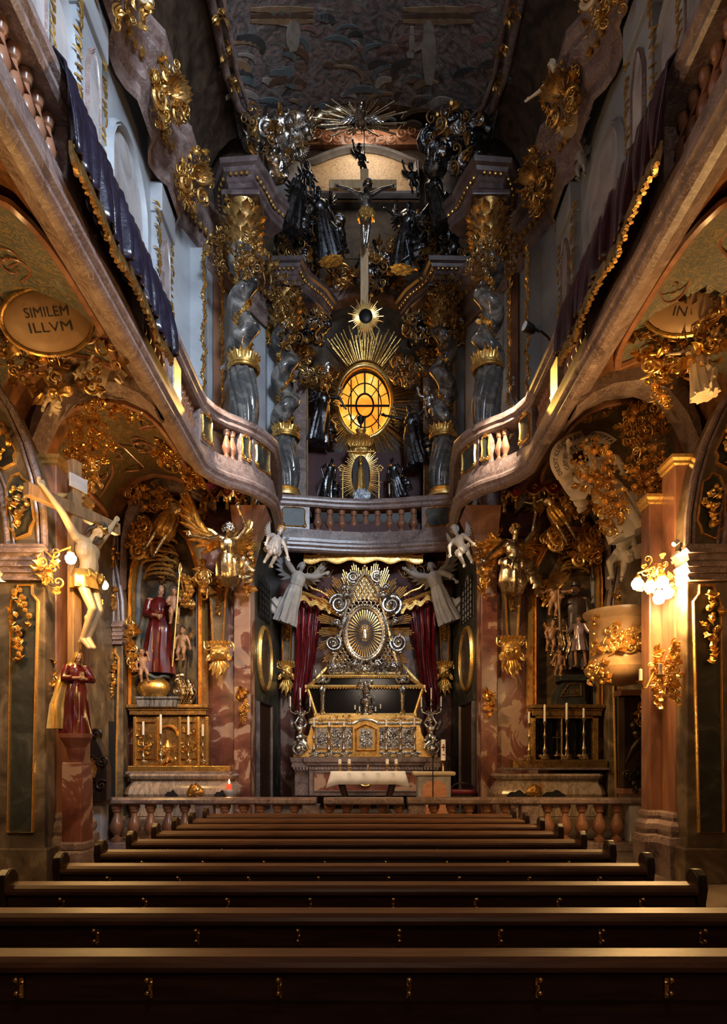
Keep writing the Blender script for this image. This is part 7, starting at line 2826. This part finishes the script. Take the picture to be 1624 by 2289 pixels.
BF = [('dark silver angel with raised arm left of the high crucifix', 742, 575, 17.6, 1.75, .4, -.25, dict(elL=(-.42, -.1, 1.5), wrL=(-.55, -.15, 1.78), knR=(.2, -.2, .55), anR=(.3, .0, .15))), ('dark silver angel bending at the right of the high crucifix', 890, 595, 17.6, 1.6, -.4, .2, dict(elL=(-.4, -.1, 1.4), wrL=(-.6, -.15, 1.5), knR=(.2, -.2, .55), anR=(.32, -.1, .2))),
      ('dark silver robed figure seated above the left cornice of the apse', 650, 505, 17.0, 1.5, .5, .2, {}), ('dark silver robed figure seated above the right cornice of the apse', 985, 500, 17.0, 1.5, -.5, -.2, {}),
      ('dark robed angel at the left of the oval window', 712, 985, 19.5, 1.75, .5, .15, dict(elR=(.4, -.15, 1.4), wrR=(.55, -.2, 1.2))), ('dark robed angel reaching towards the oval window from the right', 925, 1040, 19.5, 1.8, -.5, -.1, dict(elL=(-.42, -.1, 1.5), wrL=(-.68, -.15, 1.62))),
      ('shadowy kneeling figure left of the spiked gold shrine', 725, 1112, 19.3, 1.2, .3, .2, dict(elL=(-.4, -.1, 1.1))), ('shadowy kneeling figure right of the spiked gold shrine', 892, 1112, 19.3, 1.2, -.3, -.2, dict(elR=(.4, -.1, 1.1)))]
for i, (lb, px, py, d_, h, rz, ry, ps) in enumerate(BF):
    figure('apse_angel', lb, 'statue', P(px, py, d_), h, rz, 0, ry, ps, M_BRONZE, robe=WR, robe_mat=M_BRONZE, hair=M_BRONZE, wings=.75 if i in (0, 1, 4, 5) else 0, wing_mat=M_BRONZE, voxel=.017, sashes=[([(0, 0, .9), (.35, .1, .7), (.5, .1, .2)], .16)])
for lb, px, py, d_, mt in (('dark putto sitting left above the crucifix beam', 700, 442, 17.3, M_BRONZE), ('dark putto sitting right above the crucifix beam', 928, 440, 17.3, M_BRONZE), ('dark putto on the arch above the crucifix', 812, 395, 18.6, M_BRONZE), ('silver putto tumbling from the left arch end', 668, 360, 16.6, M_SILV), ('silver putto tumbling from the right arch end', 962, 365, 16.6, M_SILV), ('tiny silvery putto head-high on the right inner twisted column', 962, 935, 17.7, M_SILV), ('bronze putto beside the left inner twisted column', 600, 640, 17.2, M_GOLD_D)):
    figure('apse_putto', lb, 'statue', P(px, py, d_), .85, q.uniform(-.6, .6), 0, q.uniform(-.3, .3), dict(elL=(-.36, -.1, 1.2), wrL=(-.42, -.15, 1.45), knL=(-.2, -.25, .5), anL=(-.15, -.1, .2)), mt, True, hair=mt, wings=.45, voxel=.02)

# spiked gold shrine under the window
c = P(806, 1060, 19.3)
t = thing('spiked_shrine', 'dark niche shrine ringed by gold spikes under the oval window', 'shrine', c + Vector((0, 0, -.7)))
m = MB()
m.bx(c.x - .26, c.x + .26, 19.3, 19.7, c.z - .72, c.z + .55)
m.build('niche', M_DKWOOD, t, smooth=0, bevel=.03)
m = MB()
for i in range(84):
    a = 2 * PI * i / 84
    if abs(a - 1.5 * PI) < .35:
        continue
    l = .16 + .22 * q.random()
    p = c + Vector((.27 * math.cos(a), -.02, .58 * math.sin(a) - .05))
    m.tube([p, p + Vector((math.cos(a) * l, -.03, math.sin(a) * l * .9))], [.018, .006], 5)
m.build('gold_spikes', M_GOLD_L, t)
m = MB()
drape(m, [(c.x, 19.22, c.z + .2, .05, .05), (c.x, 19.22, c.z + .05, .10, .07), (c.x, 19.22, c.z - .55, .13, .09)], 7, .1)
m.ball((c.x, 19.2, c.z + .26), (.06, .06, .08), 10)
m.lathe([(.07, 0), (.05, .1), (.01, .2)], 10, None, (c.x, 19.2, c.z + .31))
m.build('gold_figure', M_GOLD, t)
m = MB()
m.lathe([(.36, 0), (.40, .04), (.36, .10), (.34, .2), (.38, .3), (.36, .48), (.26, .62), (.1, .72), (.14, .75), (.16, .80), (.05, .82)], 20, None, (c.x, 19.45, c.z + .55), 1, .6)
for i in range(16):
    m.ball((c.x - .36 + .048 * i, 19.22, c.z + .62), .03, 6)
for i in range(14):
    m.leaf(Tm((c.x - .3 + .045 * i, 19.22, c.z + .75 + .02 * (i % 2)), .2, (i - 7) * .06), .32, .05, .3)
m.build('dome', M_GOLD, t)
m = MB()
m.lathe([(.05, 0), (.03, .05), (.03, .12), (.08, .18), (.10, .26), (.12, .32), (.04, .34), (.02, .4)], 12, None, (c.x, 19.4, c.z + 1.36))
for sg in (-1, 1):
    m.tube([(c.x + sg * .09, 19.4, c.z + 1.62), (c.x + sg * .15, 19.4, c.z + 1.66), (c.x + sg * .12, 19.4, c.z + 1.74)], .012, 5)
m.build('urn', M_IRON, t)
for sg in (-1, 1):
    m = MB()
    p = c + Vector((sg * .52, 0, -.1))
    m.tube([p + Vector((sg * .0, 0, -.6)), p, p + Vector((0, 0, .12)), p + Vector((-sg * .06, 0, .26)), p + Vector((sg * .04, 0, .36)), p + Vector((sg * .12, 0, .28)), p + Vector((sg * .06, 0, .2)), p + Vector((sg * .03, 0, .26))], .02, 7)
    m.build('crozier', M_GOLD_L, t)
m = MB()
p = P(808, 1107, 19.0)
m.prism([(p.x + .22 * math.cos(a * PI / 4 + PI / 8) * 1.2, p.z + .2 * math.sin(a * PI / 4 + PI / 8)) for a in range(8)], 19.0, 19.08)
m.build('silver_plaque', M_BRONZE, t, smooth=0)
for i, px in enumerate((745, 870)):
    candlestick(('left' if i == 0 else 'right') + ' thin candlestick beside the spiked gold shrine', px, 19.5, 1133, 1104, 1080, M_SILV, 'thin candlesticks by the spiked shrine', .7)
t = thing('gallery_altar', 'dark altar block behind the centre balustrade', 'altar', (0, 19.7, 8.2))
m = MB()
m.bx(-1.5, 1.5, 19.45, 20.3, 8.2, 9.0)
m.build('block', M_DKWOOD, t, smooth=0, bevel=.03)
m = MB()
m.bx(-1.6, 1.6, 19.35, 20.3, 9.0, 9.1)
m.build('slab', M_CORN, t, smooth=0, bevel=.02)
m = MB()
m.bx(-1.72, 1.66, 20.2, 20.4, 8.2, 11.0)
m.build('red_hanging', M_DKRED, t, smooth=0)

# tan painted calotte high above
c0, c1 = P(682, 450, 20.4), P(936, 450, 20.4)
ar = [(c0.x, c0.z), (c1.x, c1.z)] + [(c1.x - (c1.x - c0.x) * i / 14, c0.z + (P(0, 372, 20.4).z - c0.z) + .52 * math.sin(PI * i / 14)) for i in range(15)]
m = MB()
m.prism(ar, 20.30, 20.44)
struct(m, 'window_10', M_TAN, smooth=0)
m = MB()
m.frame(ar[::-1], .2, 20.15, 20.35, closed=True)
trim(m, M_PANEL)
for s in (-1, 1):
    m = MB(side(s))
    m.lathe([(.55, 16.9), (.5, 17.4), (.42, 18.6), (.5, 19.3), (.6, 19.5)], 16, None, (-2.35, 20.2, 0), 1, .6)
    trim(m, M_PANEL)
m = MB()
for i in range(14):
    m.scroll(Tm((-2.1 + .32 * i, 20.2, 20.55 + .12 * math.sin(i * 1.3)), 0, i), .16, 1.3, .2, .2)
m.bx(-2.7, 2.7, 20.28, 20.45, 20.35, 20.8)
trim(m, M_SALMON)
# dove glory under the arch
d = 16.6
c = P(806, 272, d)
t = thing('dove_glory', 'silver dove in a fan of gilded rays hanging under the front arch', 'ornament', c)
m = MB()
for i in range(38):
    a = 2 * PI * i / 38 + .05 * math.sin(i * 2.3)
    l = (.60 + .62 * abs(math.cos(a))) * (.60 + .40 * math.sin(i * 1.9) ** 2)
    p0 = c + Vector((.25 * math.cos(a), 0, .2 * math.sin(a)))
    p1 = c + Vector((l * math.cos(a), -.1, l * .62 * math.sin(a)))
    m.tube([p0, p1], [.010, .022], 5)
m.build('rays', M_GS, t)
m = MB()
m.ball(c + Vector((0, -.1, -.02)), (.17, .28, .14), 12)
m.ball(c + Vector((0, -.40, -.06)), (.08, .10, .08), 10)
m.build('dove', M_SILV, t)
for sg in (-1, 1):
    m = MB()
    wing(m, Tm(c + Vector((sg * .08, -.08, 0)), -.6, 0, 0), .50, sg, .5)
    m.build('wing', M_SILV, t)
t = thing('stucco_shell', 'pale stucco shell curl at the left of the dove rays', 'ornament', P(720, 270, 16.9))
m = MB()
m.tube([P(690 + 75 * (1 - math.cos(i * PI / 20)), 300 - 52 * math.sin(i * PI / 20), 16.9) for i in range(15)], [.05 + .05 * math.sin(i * .9) ** 2 + .05 for i in range(15)], 10)
foliage(m, Tm(P(690, 285, 16.85)), .3, .7, 20, 7, .2, .3, .3)
m.build('curl', M_GS, t)

# white stucco busts at the turn of the balcony, ornaments of the main cornice
for s, px, py in ((-1, 506, 925), (1, 1140, 925)):
    figure('white_statue', 'white stucco robed statue on the balcony %s of the twisted columns' % ('left' if s < 0 else 'right'), 'statue', P(px, py, 16.4), 1.35, -s * .5, 0, -s * .15, dict(elL=(-.36, -.1, 1.3), wrL=(-.3, -.2, 1.5)), M_STONE, robe=WR, robe_mat=M_STONE, top=[(0, 0, 1.46, .1, .09), (0, 0, 1.36, .22, .16), (0, 0, 1.06, .19, .15)], hair=M_STONE, voxel=.017)
K = 0
WHERE = ['topmost, cut by the upper edge', 'second from the top', 'midway down the cornice', 'nearest the twisted columns']
for s in (-1, 1):
    for k, (yc, w, h, n) in enumerate(((8.6, .9, 1.3, 60), (10.4, 1.0, 1.5, 80), (12.4, .8, 1.0, 60), (14.2, .9, 1.1, 60))):
        c = Vector((s * 3.72, yc, 14.0))
        t = thing('cornice_ornament', 'gilded leaf and shell cluster on the %s main cornice, %s' % ('left' if s < 0 else 'right', WHERE[k]), 'ornament', c)
        m = MB(oriented(c, (-s * .8, -.5, -.3)))
        foliage(m, Matrix(), w, h, n * 2, k * 7 + s, .17, .35, .2, .25, SP)
        m.build('leaves', M_GOLD, t)
        m = MB(oriented(c, (-s * .8, -.5, -.3)))
        for i in range(7):
            m.leaf(Tm((0, -.2, 0), .3, (i - 3) * .35), .42, .1, .5, 0)
        m.scroll(Tm((.2, -.2, -.2)), .16, 1.5, .3)
        m.scroll(Tm((-.2, -.2, -.2), 0, PI), .16, 1.5, .3)
        m.build('shell', M_CREAM if k == 1 else M_GOLD_D, t)
figure('stucco_angel', 'cream stucco angel leaning from the right upper wall above the gallery', 'statue', P(1275, 265, 12.6), 1.5, -.9, 0, -.3, dict(elL=(-.4, -.1, 1.3), wrL=(-.6, -.15, 1.35)), M_CREAM, robe=WR, robe_mat=M_CREAM, hair=M_CREAM, voxel=.017)
figure('stucco_putto', 'white stucco putto bust against the pale arched window at the right', 'statue', P(1300, 400, 13.2), .8, -.9, 0, 0, {}, M_STONE, True, hair=M_STONE, wings=.5, voxel=.02)
